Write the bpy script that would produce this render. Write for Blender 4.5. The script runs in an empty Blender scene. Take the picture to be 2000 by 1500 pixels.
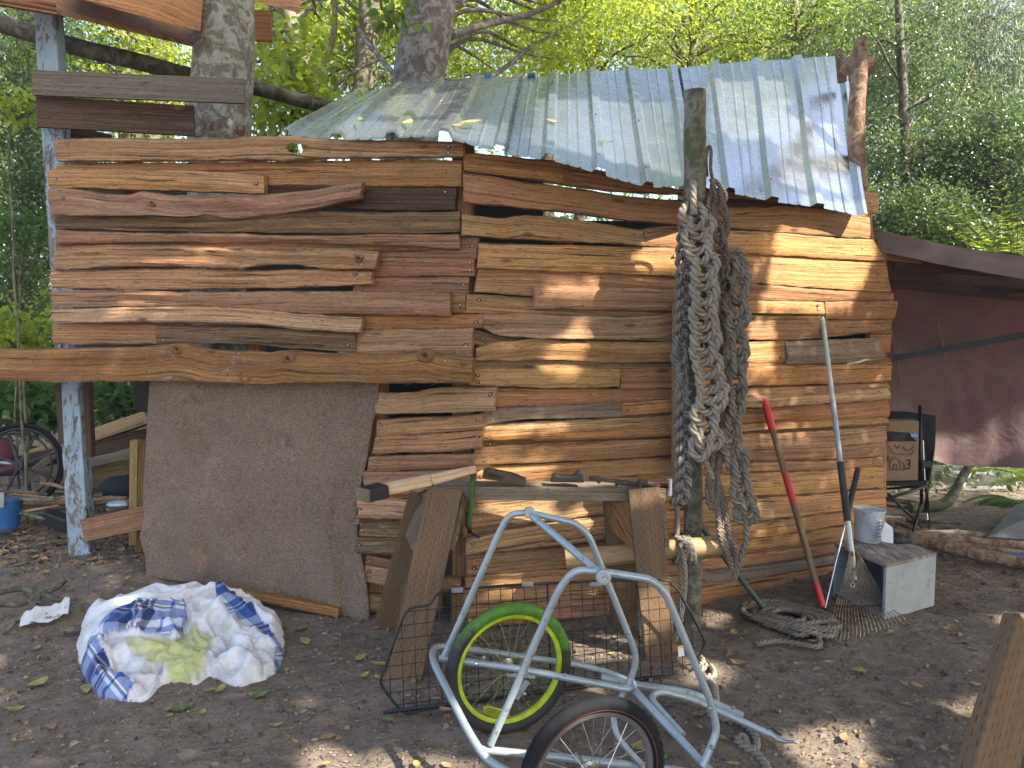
import bpy, bmesh, math, random, base64, zlib
import numpy as np
from mathutils import Vector, Matrix, noise

# ------------------------------------------------------------------ camera, world, sun, exposure
SC = bpy.context.scene
COL = SC.collection
F = 1444.0; CH = 1.55; TH = math.atan(110 / F)
cam_d = bpy.data.cameras.new('camera'); cam_d.sensor_width = 36; cam_d.lens = 36 * F / 2000
cam_d.clip_start = 0.05; cam_d.clip_end = 400
cam = bpy.data.objects.new('camera', cam_d); COL.objects.link(cam)
cam.location = (0, 0, CH); cam.rotation_euler = (math.pi / 2 - TH, 0, 0)
SC.camera = cam

SUN = Vector((0.62, -0.43, 0.66)).normalized()      # direction towards the sun
w = bpy.data.worlds.new('World'); SC.world = w; w.use_nodes = True
nt = w.node_tree; nt.nodes.clear()
sky = nt.nodes.new('ShaderNodeTexSky'); sky.sky_type = 'NISHITA'; sky.sun_disc = False
sky.sun_elevation = math.asin(SUN.z); sky.sun_rotation = math.atan2(SUN.x, SUN.y)
sky.air_density = 0.8; sky.dust_density = 3.5; sky.ozone_density = 0.5
bg = nt.nodes.new('ShaderNodeBackground'); bg.inputs['Strength'].default_value = 0.15
wo = nt.nodes.new('ShaderNodeOutputWorld')
nt.links.new(sky.outputs[0], bg.inputs[0]); nt.links.new(bg.outputs[0], wo.inputs[0])
sun_d = bpy.data.lights.new('sun', 'SUN'); sun_d.energy = 4.0; sun_d.angle = math.radians(0.53)
sun_d.color = (1.0, 0.92, 0.80)
sun = bpy.data.objects.new('sun', sun_d); COL.objects.link(sun)
sun.rotation_euler = SUN.to_track_quat('Z', 'Y').to_euler(); sun.location = (8, -6, 10)
SC.view_settings.view_transform = 'Standard'; SC.view_settings.look = 'None'
SC.view_settings.exposure = 1.98; SC.view_settings.gamma = 1.0
SC.view_settings.use_curve_mapping = False
SC.cycles.max_bounces = 8; SC.cycles.transparent_max_bounces = 8
SC.cycles.diffuse_bounces = 4; SC.cycles.glossy_bounces = 3; SC.cycles.transmission_bounces = 6
SC.cycles.sample_clamp_indirect = 6.0
SC.cycles.use_denoising = True

# ------------------------------------------------------------------ pixel to world helpers (photo is 2000 x 1500)
CAM = Vector((0, 0, CH))
def ray(u, v):
    dx = (u - 1000) / F; dz = (750 - v) / F
    return Vector((dx, math.cos(TH) + dz * math.sin(TH), -math.sin(TH) + dz * math.cos(TH)))
def at(u, v, Y):
    r = ray(u, v); return CAM + r * (Y / r.y)
def gd(u, v, z=0.0):
    r = ray(u, v); return CAM + r * ((z - CH) / r.z)
def onp(u, v, p0, n):
    r = ray(u, v); return CAM + r * (n.dot(p0 - CAM) / n.dot(r))
def sstep(a, b, x):
    t = min(1, max(0, (x - a) / (b - a))); return t * t * (3 - 2 * t)
def ground_z(x, y):
    z = 0.13 * sstep(-1.5, -2.4, x) * sstep(3.4, 4.3, y)
    z += 0.35 * sstep(5.2, 9.0, y) * (1 - sstep(1.2, 2.6, x)) + 0.5 * sstep(9, 20, y)
    return z

# ------------------------------------------------------------------ materials
class NT:
    def __init__(s, name):
        s.m = bpy.data.materials.new(name); s.m.use_nodes = True; s.t = s.m.node_tree; s.t.nodes.clear()
        s.out = s.t.nodes.new('ShaderNodeOutputMaterial')
    def n(s, typ, **kw):
        x = s.t.nodes.new('ShaderNode' + typ)
        for k, v in kw.items():
            if k.startswith('i_'):
                k2 = k[2:]; x.inputs[int(k2) if k2.isdigit() else k2.replace('_', ' ')].default_value = v
            else: setattr(x, k, v)
        return x
    def l(s, a, b): s.t.links.new(a, b)
    def noise(s, vec, scale, detail=4, rough=0.55, dist=0.0, dim='3D'):
        x = s.n('TexNoise'); x.inputs['Scale'].default_value = scale; x.inputs['Detail'].default_value = detail
        x.inputs['Roughness'].default_value = rough; x.inputs['Distortion'].default_value = dist
        if vec is not None: s.l(vec, x.inputs['Vector'])
        return x.outputs['Fac']
    def ramp(s, fac, stops, interp='LINEAR'):
        x = s.n('ValToRGB'); r = x.color_ramp; r.interpolation = interp
        while len(r.elements) > len(stops): r.elements.remove(r.elements[-1])
        while len(r.elements) < len(stops): r.elements.new(1)
        for e, (p, c) in zip(r.elements, stops):
            e.position = p; e.color = (c, c, c, 1) if isinstance(c, (int, float)) else (*c, 1)
        s.l(fac, x.inputs['Fac']); return x.outputs['Color']
    def mix(s, fac, a, b, mode='MIX'):
        x = s.n('Mix', data_type='RGBA', blend_type=mode)
        for k, val in ((0, fac), (6, a), (7, b)):
            sock = x.inputs[k]
            if hasattr(val, 'links'): s.l(val, sock)
            elif isinstance(val, (int, float)): sock.default_value = val if k == 0 else (val, val, val, 1)
            else: sock.default_value = (*val, 1)
        return x.outputs[2]
    def math(s, op, a, b=0.0, clamp=False):
        x = s.n('Math', operation=op, use_clamp=clamp)
        for sock, val in ((x.inputs[0], a), (x.inputs[1], b)):
            if hasattr(val, 'links'): s.l(val, sock)
            else: sock.default_value = val
        return x.outputs[0]
    def mapping(s, vec, scale=(1, 1, 1), loc=None, rot=(0, 0, 0)):
        x = s.n('Mapping'); x.inputs['Scale'].default_value = scale; x.inputs['Rotation'].default_value = rot
        s.l(vec, x.inputs['Vector'])
        if loc is not None:
            if hasattr(loc, 'links'): s.l(loc, x.inputs['Location'])
            else: x.inputs['Location'].default_value = loc
        return x.outputs[0]
    def bump(s, h, strength=0.4, dist=0.01, prev=None):
        x = s.n('Bump'); x.inputs['Strength'].default_value = strength; x.inputs['Distance'].default_value = dist
        s.l(h, x.inputs['Height'])
        if prev is not None: s.l(prev, x.inputs['Normal'])
        return x.outputs[0]
    def bsdf(s, col, rough=0.7, metal=0.0, normal=None, spec=0.5, **kw):
        x = s.n('BsdfPrincipled')
        for sock, val in (('Base Color', col), ('Roughness', rough), ('Metallic', metal), ('Specular IOR Level', spec)):
            i = x.inputs[sock]
            if hasattr(val, 'links'): s.l(val, i)
            elif sock == 'Base Color': i.default_value = (*val, 1)
            else: i.default_value = val
        for k, v in kw.items():
            i = x.inputs[k.replace('_', ' ')]
            if hasattr(v, 'links'): s.l(v, i)
            else: i.default_value = v
        if normal is not None: s.l(normal, x.inputs['Normal'])
        s.l(x.outputs[0], s.out.inputs[0]); return x
    def rnd(s):
        return s.n('ObjectInfo').outputs['Random']
    def objloc(s, k=37.0):
        c = s.n('CombineXYZ'); r = s.math('MULTIPLY', s.rnd(), k)
        for i in range(3): s.l(r, c.inputs[i])
        return c.outputs[0]

M = {}
def simple(name, col, rough=0.6, metal=0.0, var=0.25, nscale=12, bump=0.15, bscale=60, bd=0.002, spec=0.5, spots=None, coords='Object', **kw):
    t = NT(name); v = t.n('TexCoord').outputs[coords]
    v = t.mapping(v, loc=t.objloc())
    f = t.noise(v, nscale, 5, 0.6)
    lo = tuple(c * (1 - var) for c in col); hi = tuple(min(1, c * (1 + var)) for c in col)
    c = t.ramp(f, [(0.3, lo), (0.7, hi)])
    if spots:
        sc_, thr, scol = spots
        f2 = t.noise(v, sc_, 4, 0.65)
        c = t.mix(t.ramp(f2, [(thr, 0.0), (thr + 0.05, 1.0)]), c, scol)
    nb = t.bump(t.noise(v, bscale, 3, 0.6), bump, bd) if bump else None
    t.bsdf(c, rough, metal, nb, spec, **kw); M[name] = t.m; return t.m

def wood_mat(name, base, dark, light, grain=1.0, rough=0.78, edge=0.8, bark=(0.07, 0.05, 0.03), grey=0.0, greycol=(0.22, 0.2, 0.17), weather=0.5, bumps=1.0, paint=None):
    """timber: grain follows the UV (u along, v across, metres); uv2 holds 0..1 positions on the piece"""
    t = NT(name); base, dark, light = [(c[0] * 1.05, c[1] * 0.99, c[2] * 0.98) for c in (base, dark, light)]
    uv = t.n('UVMap', uv_map='uv').outputs[0]; e = t.n('UVMap', uv_map='uv01').outputs[0]
    loc = t.objloc(61.0)
    # slow warp so that the grain waves
    wv = t.noise(t.mapping(uv, (1.6, 3, 1), loc), 1.0, 2, 0.5)
    sx = t.n('SeparateXYZ'); t.l(uv, sx.inputs[0])
    vv = t.math('ADD', sx.outputs[1], t.math('MULTIPLY', wv, 0.015))
    cb = t.n('CombineXYZ'); t.l(sx.outputs[0], cb.inputs[0]); t.l(vv, cb.inputs[1]); t.l(t.math('MULTIPLY', sx.outputs[2], 1.0), cb.inputs[2])
    g = cb.outputs[0]
    fine = t.noise(t.mapping(g, (4, 240 * grain, 1), loc), 1.0, 4, 0.65)
    band = t.noise(t.mapping(g, (0.8, 85 * grain, 1), loc), 1.0, 5, 0.7, 0.12)
    broad = t.noise(t.mapping(g, (1.0, 14, 1), loc), 1.0, 3, 0.6)
    c = t.ramp(band, [(0.36, dark), (0.46, base), (0.60, light)])
    c = t.mix(t.ramp(fine, [(0.35, 0.55), (0.6, 0.0)]), c, tuple(x * 0.62 for x in dark))
    c = t.mix(t.ramp(broad, [(0.35, 0.6), (0.62, 0.0)]), c, tuple(x * 0.75 for x in base))
    # long thin cracks
    cr = t.noise(t.mapping(g, (1.3, 60, 1), loc), 1.0, 3, 0.6, 0.5)
    crack = t.ramp(cr, [(0.635, 0.0), (0.66, 1.0)])
    c = t.mix(t.math('MULTIPLY', crack, 0.85), c, (0.035, 0.02, 0.011))
    # per board tint
    h = t.n('HueSaturation'); rr = t.rnd()
    t.l(t.math('ADD', 0.492, t.math('MULTIPLY', rr, 0.016)), h.inputs['Hue'])
    t.l(t.math('ADD', 0.94, t.math('MULTIPLY', t.math('FRACT', t.math('MULTIPLY', rr, 7.3)), 0.22)), h.inputs['Saturation'])
    t.l(t.math('ADD', 0.78, t.math('MULTIPLY', t.math('FRACT', t.math('MULTIPLY', rr, 3.7)), 0.42)), h.inputs['Value'])
    t.l(c, h.inputs['Color']); c = h.outputs[0]
    # weathering blotches
    wf = t.noise(t.mapping(g, (2.2, 9, 1), loc), 1.0, 5, 0.7)
    c = t.mix(t.math('MULTIPLY', t.ramp(wf, [(0.52, 0.0), (0.72, 1.0)]), weather), c, tuple(x * 0.42 + 0.01 for x in base))
    if grey: c = t.mix(t.math('MULTIPLY', t.ramp(t.noise(t.mapping(g, (1.5, 12, 1), loc), 1.0, 4, 0.6), [(0.3, 0.3), (0.65, 1.0)]), grey), c, greycol)
    sp = t.noise(t.mapping(g, (22, 150, 1), loc), 1.0, 3, 0.7)
    c = t.mix(t.ramp(sp, [(0.57, 0.0), (0.64, 0.75)]), c, tuple(x * 0.45 for x in dark))
    ln = t.noise(t.mapping(g, (0.9, 170, 1), loc), 1.0, 2, 0.5)
    c = t.mix(t.ramp(ln, [(0.56, 0.0), (0.61, 0.6)]), c, tuple(x * 0.6 for x in dark))
    fl = t.noise(t.mapping(g, (70, 170, 1), loc), 1.0, 2, 0.6)
    c = t.mix(t.ramp(fl, [(0.66, 0.0), (0.72, 0.7)]), c, (0.04, 0.024, 0.014))
    sp2 = t.noise(t.mapping(g, (9, 120, 1), loc), 1.0, 3, 0.7)
    c = t.mix(t.ramp(sp2, [(0.60, 0.0), (0.70, 0.45)]), c, tuple(min(1, x * 1.25) for x in light))
    if paint:
        pm = t.noise(t.mapping(g, (16, 34, 1), loc), 1.0, 5, 0.7); sq = t.n('SeparateXYZ'); t.l(e, sq.inputs[0])
        win = t.math('MULTIPLY', t.math('GREATER_THAN', sq.outputs[0], 0.46), t.math('LESS_THAN', sq.outputs[0], 0.64))
        c = t.mix(t.math('MULTIPLY', win, t.ramp(pm, [(0.60, 0.0), (0.63, 0.8)])), c, (0.22, 0.27, 0.29))
    # bark and fibre left on the edges
    se = t.n('SeparateXYZ'); t.l(e, se.inputs[0])
    d = t.math('ABSOLUTE', t.math('SUBTRACT', se.outputs[1], 0.5))
    en = t.noise(t.mapping(uv, (5, 30, 1), loc), 1.0, 4, 0.7)
    ef = t.math('ADD', t.math('MULTIPLY', d, 2.0), t.math('MULTIPLY', t.math('SUBTRACT', en, 0.5), 0.9))
    c = t.mix(t.math('MULTIPLY', t.ramp(ef, [(0.93, 0.0), (1.10, 1.0)]), edge), c, bark)
    # knots, nail stains
    vo = t.n('TexVoronoi', feature='F1'); vo.inputs['Scale'].default_value = 1.0
    t.l(t.mapping(g, (2.3, 9, 1), loc), vo.inputs['Vector'])
    kn = t.ramp(vo.outputs['Distance'], [(0.05, 1.0), (0.11, 0.0)])
    c = t.mix(t.math('MULTIPLY', kn, 0.75), c, (0.06, 0.03, 0.015))
    hgt = t.math('ADD', t.math('MULTIPLY', fine, 0.35), t.math('MULTIPLY', band, 1.0))
    hgt = t.math('SUBTRACT', hgt, t.math('MULTIPLY', crack, 1.2))
    nb = t.bump(hgt, 0.75 * bumps, 0.006)
    t.bsdf(c, rough, 0.0, nb, 0.3); M[name] = t.m; return t.m

# ------------------------------------------------------------------ mesh helpers
def setp(o, label=None, cat=None, group=None, kind=None):
    if label: o['label'] = label
    if cat: o['category'] = cat
    if group: o['group'] = group
    if kind: o['kind'] = kind
    return o
def thing(name, label, cat, loc=(0, 0, 0), group=None):
    o = bpy.data.objects.new(name, None); o.empty_display_size = 0.1; COL.objects.link(o)
    o.location = loc; return setp(o, label, cat, group)
def wloc(o):
    v = Vector(o.location)
    while o.parent: o = o.parent; v = v + Vector(o.location)
    return v
def link(name, me, mat, parent=None, origin=None, smooth=True, pre=None):
    """me verts are in world coordinates unless pre; object origin at the middle of the piece"""
    if pre is None:
        n = len(me.vertices); co = np.empty(n * 3, dtype=np.float32); me.vertices.foreach_get('co', co); co = co.reshape(-1, 3)
        if origin is None:
            mn, mx = co.min(0), co.max(0); origin = Vector(((mn[0] + mx[0]) / 2, (mn[1] + mx[1]) / 2, mn[2]))
        co -= np.array(origin, dtype=np.float32); me.vertices.foreach_set('co', co.ravel()); me.update()
    else: origin = pre
    o = bpy.data.objects.new(name, me); COL.objects.link(o)
    if parent is not None:
        o.parent = parent; o.location = Vector(origin) - wloc(parent)
    else: o.location = origin
    for m_ in (mat if isinstance(mat, (list, tuple)) else [mat]): me.materials.append(m_)
    if smooth: me.polygons.foreach_set('use_smooth', [True] * len(me.polygons))
    return o
def fast_mesh(name, V, Fc):
    me = bpy.data.meshes.new(name); V = np.asarray(V, dtype=np.float32); Fc = np.asarray(Fc, dtype=np.int32)
    k = Fc.shape[1]; n = len(Fc)
    me.vertices.add(len(V)); me.vertices.foreach_set('co', V.ravel())
    me.loops.add(n * k); me.loops.foreach_set('vertex_index', Fc.ravel())
    me.polygons.add(n); me.polygons.foreach_set('loop_start', np.arange(0, n * k, k, dtype=np.int32))
    me.update(calc_edges=True); return me

class MB:
    """collects primitives in world coordinates; build() links them as one mesh object"""
    def __init__(s): s.v = []; s.f = []; s.uv = {}; s.c = 0
    def add(s, vs, fs, uvs=None, uv01=None):
        b = len(s.v); s.v += [tuple(x) for x in vs]
        for i, f in enumerate(fs):
            s.f.append(tuple(b + k for k in f))
            if uvs is not None: s.uv[len(s.f) - 1] = (uvs[i], uv01[i] if uv01 is not None else [(0.5, 0.5)] * len(f))
        return s
    def beam(s, p0, p1, w, h, up=(0, 0, 1), t=1.0, w1=None, h1=None):
        """bar from p0 to p1; w across, h along 'up'; grain along it"""
        p0 = Vector(p0); p1 = Vector(p1); d = p1 - p0; L = d.length; d.normalize(); up = Vector(up)
        sx = d.cross(up)
        if sx.length < 1e-5: sx = d.cross(Vector((0, 1, 0)))
        sx.normalize(); u = sx.cross(d).normalized()
        w1 = w if w1 is None else w1; h1 = h if h1 is None else h1
        vs = []
        for p, a, b in ((p0, w, h), (p1, w1, h1)):
            for i, j in ((-1, -1), (1, -1), (1, 1), (-1, 1)): vs.append(p + sx * (i * a / 2) + u * (j * b / 2))
        o = s.c * 0.37; s.c += 1
        fs = [(0, 1, 5, 4), (1, 2, 6, 5), (2, 3, 7, 6), (3, 0, 4, 7), (3, 2, 1, 0), (4, 5, 6, 7)]
        uvs = []
        for k, q in enumerate((w, h, w, h)): uvs.append([(0, o), (0, o + q), (L, o + q), (L, o)])
        uvs.append([(0, 0), (0, w * 0.2), (h * 0.2, w * 0.2), (h * 0.2, 0)]); uvs.append([(0, 0), (0, w * 0.2), (h * 0.2, w * 0.2), (h * 0.2, 0)])
        e = [[(0, .5), (0, .5), (1, .5), (1, .5)]] * 6
        return s.add(vs, fs, uvs, e)
    def box(s, c, size, rz=0.0, R=None):
        c = Vector(c); R = R or Matrix.Rotation(rz, 3, 'Z'); ax = Vector((size[0] / 2, 0, 0))
        a = R @ ax
        return s.beam(c - a, c + a, size[1], size[2], up=R @ Vector((0, 0, 1)))
    def tube(s, pts, r, n=10, caps=True, lobes=0, pitch=0.05, amp=0.18, flat=None, closed=False):
        P = np.array([tuple(p) for p in pts], dtype=float); m = len(P)
        if pitch is None: pitch = 7.0 * (r if isinstance(r, (int, float)) else r[0])
        R = np.full(m, r) if isinstance(r, (int, float)) else np.interp(np.linspace(0, 1, m), np.linspace(0, 1, len(r)), r)
        if closed: T = np.roll(P, -1, 0) - np.roll(P, 1, 0)
        else: T = np.gradient(P, axis=0)
        T /= np.maximum(1e-9, np.linalg.norm(T, axis=1))[:, None]
        a = np.array([0, 0, 1.0]) if abs(T[0][2]) < 0.9 else np.array([0, 1.0, 0])
        N = np.zeros_like(P); N[0] = np.cross(T[0], a); N[0] /= np.linalg.norm(N[0])
        for i in range(1, m):
            v = N[i - 1] - T[i] * np.dot(N[i - 1], T[i]); l = np.linalg.norm(v); N[i] = v / l if l > 1e-8 else N[i - 1]
        B = np.cross(T, N)
        L = np.concatenate([[0], np.cumsum(np.linalg.norm(np.diff(P, axis=0), axis=1))])
        ph = np.arange(n) * 2 * math.pi / n
        V = []
        for i in range(m):
            rr = R[i] * (1 + (amp * np.abs(np.cos(lobes * 0.5 * (ph + L[i] * 2 * math.pi / pitch))) * 2 - amp if lobes else 0))
            rr = np.broadcast_to(rr, ph.shape)
            fx = flat if flat else 1.0
            V.append(P[i] + np.outer(rr * np.cos(ph), N[i]) + np.outer(rr * np.sin(ph) * fx, B[i]))
        V = np.concatenate(V); fs = []; uvs = []; e = []
        mm = m if closed else m - 1
        for i in range(mm):
            i2 = (i + 1) % m
            for j in range(n):
                j2 = (j + 1) % n
                fs.append((i * n + j, i * n + j2, i2 * n + j2, i2 * n + j))
                c0 = j / n * 2 * math.pi * R[i]; c1 = (j + 1) / n * 2 * math.pi * R[i]
                la = L[i]; lb = L[i2] if i2 else L[i] + 0.01
                uvs.append([(la, c0), (la, c1), (lb, c1), (lb, c0)]); e.append([(la / pitch, j / n), (la / pitch, (j + 1) / n), (lb / pitch, (j + 1) / n), (lb / pitch, j / n)] if lobes else [(0.5, 0.5)] * 4)
        if caps and not closed:
            fs.append(tuple(range(n - 1, -1, -1))); fs.append(tuple((m - 1) * n + j for j in range(n)))
            for _ in range(2): uvs.append([(0.01 * math.cos(p), 0.01 * math.sin(p)) for p in ph]); e.append([(0.5, 0.5)] * n)
        return s.add(V, fs, uvs, e)
    def lathe(s, c, prof, axis=(0, 0, 1), n=32):
        c = Vector(c); ax = Vector(axis).normalized(); a = ax.orthogonal().normalized(); b = ax.cross(a)
        vs = []; fs = []
        for (r, h) in prof:
            for j in range(n):
                t = j * 2 * math.pi / n; vs.append(c + ax * h + (a * math.cos(t) + b * math.sin(t)) * r)
        for i in range(len(prof) - 1):
            for j in range(n):
                j2 = (j + 1) % n; fs.append((i * n + j, i * n + j2, (i + 1) * n + j2, (i + 1) * n + j))
        return s.add(vs, fs)
    def torus(s, c, ax, R, prof, n=72):
        """prof: list of (dr, dh) closed section round radius R"""
        c = Vector(c); ax = Vector(ax).normalized(); a = ax.orthogonal().normalized(); b = ax.cross(a); k = len(prof)
        vs = []; fs = []
        for j in range(n):
            t = j * 2 * math.pi / n; d = a * math.cos(t) + b * math.sin(t)
            for (dr, dh) in prof: vs.append(c + d * (R + dr) + ax * dh)
        for j in range(n):
            j2 = (j + 1) % n
            for i in range(k):
                i2 = (i + 1) % k; fs.append((j * k + i, j * k + i2, j2 * k + i2, j2 * k + i))
        return s.add(vs, fs)
    def sphere(s, c, r, n=10, sc=(1, 1, 1)):
        c = Vector(c); vs = []; fs = []; h = n // 2
        for i in range(h + 1):
            p = math.pi * i / h
            for j in range(n):
                t = 2 * math.pi * j / n; vs.append(c + Vector((r * sc[0] * math.sin(p) * math.cos(t), r * sc[1] * math.sin(p) * math.sin(t), r * sc[2] * math.cos(p))))
        for i in range(h):
            for j in range(n):
                j2 = (j + 1) % n; fs.append((i * n + j, i * n + j2, (i + 1) * n + j2, (i + 1) * n + j))
        return s.add(vs, fs)
    def prism(s, poly, off, n):
        """flat outline (world points) extruded by off along n"""
        n = Vector(n); k = len(poly); vs = [Vector(p) for p in poly] + [Vector(p) + n * off for p in poly]
        fs = [tuple(range(k)), tuple(range(2 * k - 1, k - 1, -1))] + [(i, i + k, (i + 1) % k + k, (i + 1) % k) for i in range(k)]
        o = Vector(poly[0]); d = (Vector(poly[1]) - o).normalized(); q = n.cross(d)
        def uvf(p): p = Vector(p) - o; return (p.dot(d), p.dot(q) + p.dot(n))
        uvs = [[uvf(vs[i]) for i in f] for f in fs]
        return s.add(vs, fs, uvs, [[(0.5, 0.5)] * len(f) for f in fs])
    def build(s, name, mat, parent=None, smooth=False, bev=0.0, origin=None, auto=None):
        me = bpy.data.meshes.new(name); me.from_pydata(s.v, [], s.f); me.update()
        l1 = me.uv_layers.new(name='uv'); l2 = me.uv_layers.new(name='uv01')
        if s.uv:
            a = np.zeros((len(me.loops), 2), dtype=np.float32); b = np.full((len(me.loops), 2), 0.5, dtype=np.float32)
            for p in me.polygons:
                q = s.uv.get(p.index)
                if q:
                    for k in range(p.loop_total): a[p.loop_start + k] = q[0][k]; b[p.loop_start + k] = q[1][k]
            l1.data.foreach_set('uv', a.ravel()); l2.data.foreach_set('uv', b.ravel())
        o = link(name, me, mat, parent, origin=origin, smooth=smooth)
        if smooth and auto: 
            me.set_sharp_from_angle(angle=math.radians(auto))
        if bev:
            m = o.modifiers.new('bevel', 'BEVEL'); m.width = bev; m.segments = 2; m.limit_method = 'ANGLE'; m.angle_limit = math.radians(40)
        return o
def spline(pts, n=8, closed=False):
    """Catmull-Rom through the points"""
    P = [Vector(p) for p in pts]; m = len(P); out = []
    rng = range(m) if closed else range(m - 1)
    for i in rng:
        if closed: a, b, c, d = P[(i - 1) % m], P[i], P[(i + 1) % m], P[(i + 2) % m]
        else: a, b, c, d = P[max(0, i - 1)], P[i], P[i + 1], P[min(m - 1, i + 2)]
        for k in range(n):
            t = k / n; t2 = t * t; t3 = t2 * t
            out.append(0.5 * ((2 * b) + (c - a) * t + (2 * a - 5 * b + 4 * c - d) * t2 + (3 * b - a - 3 * c + d) * t3))
    if not closed: out.append(P[-1])
    return out
def resample(pts, step):
    P = np.array([tuple(p) for p in pts]); L = np.concatenate([[0], np.cumsum(np.linalg.norm(np.diff(P, axis=0), axis=1))])
    n = max(2, int(L[-1] / step) + 1); q = np.linspace(0, L[-1], n)
    return [Vector((np.interp(t, L, P[:, 0]), np.interp(t, L, P[:, 1]), np.interp(t, L, P[:, 2]))) for t in q]
def fillet(pts, r=0.06, n=6):
    """polyline with rounded corners (bent tubing)"""
    P = [Vector(p) for p in pts]; out = [P[0]]
    for i in range(1, len(P) - 1):
        a = (P[i - 1] - P[i]); b = (P[i + 1] - P[i]); rr = min(r, a.length * 0.45, b.length * 0.45)
        A = P[i] + a.normalized() * rr; B = P[i] + b.normalized() * rr
        for k in range(n + 1):
            t = k / n; out.append(A * (1 - t) ** 2 + P[i] * 2 * t * (1 - t) + B * t * t)
    out.append(P[-1]); return out
def text_mesh(name, body, loc, right, up, size, mat, parent=None, depth=0.001):
    cu = bpy.data.curves.new(name, 'FONT'); cu.body = body; cu.size = size; cu.extrude = depth; cu.align_x = 'CENTER'; cu.align_y = 'CENTER'
    t = bpy.data.objects.new('t', cu); COL.objects.link(t); bpy.context.view_layer.update()
    me = bpy.data.meshes.new_from_object(t.evaluated_get(bpy.context.evaluated_depsgraph_get())); bpy.data.objects.remove(t)
    r = Vector(right).normalized(); u = Vector(up).normalized(); n = r.cross(u)
    me.transform(Matrix(((r.x, u.x, n.x, loc[0]), (r.y, u.y, n.y, loc[1]), (r.z, u.z, n.z, loc[2]), (0, 0, 0, 1))))
    me.materials.clear()
    return link(name, me, mat, parent, smooth=False)

# ------------------------------------------------------------------ wood and surface materials
wood_mat('wood_tan', (0.43, 0.245, 0.115), (0.25, 0.125, 0.052), (0.54, 0.345, 0.18))
wood_mat('wood_yellow', (0.47, 0.28, 0.135), (0.28, 0.15, 0.065), (0.57, 0.38, 0.21), weather=0.45)
wood_mat('wood_red', (0.40, 0.215, 0.10), (0.22, 0.105, 0.046), (0.50, 0.30, 0.155))
wood_mat('wood_pink', (0.47, 0.295, 0.145), (0.28, 0.155, 0.07), (0.58, 0.40, 0.215), weather=0.35)
wood_mat('wood_brown', (0.34, 0.185, 0.085), (0.19, 0.09, 0.04), (0.43, 0.255, 0.125))
wood_mat('wood_moss', (0.25, 0.155, 0.07), (0.11, 0.065, 0.03), (0.40, 0.26, 0.12), edge=1.0, weather=0.8, bumps=1.4)
wood_mat('wood_dark', (0.085, 0.055, 0.033), (0.045, 0.028, 0.018), (0.14, 0.09, 0.055))
wood_mat('wood_grey', (0.26, 0.19, 0.13), (0.15, 0.10, 0.065), (0.34, 0.26, 0.18), grey=0.45, greycol=(0.23, 0.19, 0.15), edge=0.2, bumps=0.6)
wood_mat('wood_board', (0.20, 0.165, 0.115), (0.12, 0.095, 0.065), (0.27, 0.225, 0.16), grey=0.3, greycol=(0.19, 0.175, 0.135), edge=0.1, bumps=0.4)
wood_mat('wood_old', (0.095, 0.062, 0.04), (0.05, 0.032, 0.022), (0.15, 0.10, 0.065), edge=0.1, bumps=0.4)
wood_mat('wood_lumber', (0.42, 0.30, 0.14), (0.31, 0.21, 0.09), (0.52, 0.40, 0.21), edge=0.1, bumps=0.3, weather=0.3)
wood_mat('wood_handle', (0.62, 0.46, 0.27), (0.50, 0.35, 0.19), (0.72, 0.57, 0.37), edge=0.0, bumps=0.2, weather=0.15)
wood_mat('wood_haft', (0.22, 0.155, 0.095), (0.13, 0.09, 0.055), (0.31, 0.23, 0.15), edge=0.0, bumps=0.3, weather=0.4)

wood_mat('wood_beam', (0.30, 0.155, 0.07), (0.15, 0.07, 0.032), (0.40, 0.225, 0.11), paint=True, weather=0.8)
def treated_mat():      # pressure treated lumber with rows of small incisions
    t = NT('wood_treated'); uv = t.n('UVMap', uv_map='uv').outputs[0]; loc = t.objloc(11)
    g = t.noise(t.mapping(uv, (3, 90, 1), loc), 1.0, 4, 0.6)
    c = t.ramp(g, [(0.3, (0.12, 0.068, 0.034)), (0.7, (0.22, 0.13, 0.065))])
    b = t.noise(t.mapping(uv, (1.6, 9, 1), loc), 1.0, 4, 0.6)
    c = t.mix(t.ramp(b, [(0.4, 0.6), (0.65, 0.0)]), c, (0.11, 0.078, 0.045))
    s = t.n('SeparateXYZ'); t.l(uv, s.inputs[0])
    row = t.math('MULTIPLY', s.outputs[1], 62.0)
    ri = t.math('FLOOR', row); rf = t.math('ABSOLUTE', t.math('SUBTRACT', t.math('FRACT', row), 0.5))
    col = t.math('ADD', t.math('MULTIPLY', s.outputs[0], 26.0), t.math('MULTIPLY', ri, 0.5))
    cf = t.math('ABSOLUTE', t.math('SUBTRACT', t.math('FRACT', col), 0.5))
    m = t.math('MULTIPLY', t.math('LESS_THAN', rf, 0.09), t.math('LESS_THAN', cf, 0.24)); m = t.math('MULTIPLY', m, t.ramp(t.noise(t.mapping(uv, (14, 30, 1), loc), 1.0, 3, 0.6), [(0.40, 0.0), (0.52, 1.0)]))
    c = t.mix(t.math('MULTIPLY', m, 0.8), c, (0.035, 0.022, 0.014))
    nb = t.bump(t.math('SUBTRACT', g, m), 0.5, 0.003)
    t.bsdf(c, 0.75, 0, nb, 0.3); M['wood_treated'] = t.m
treated_mat()

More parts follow.
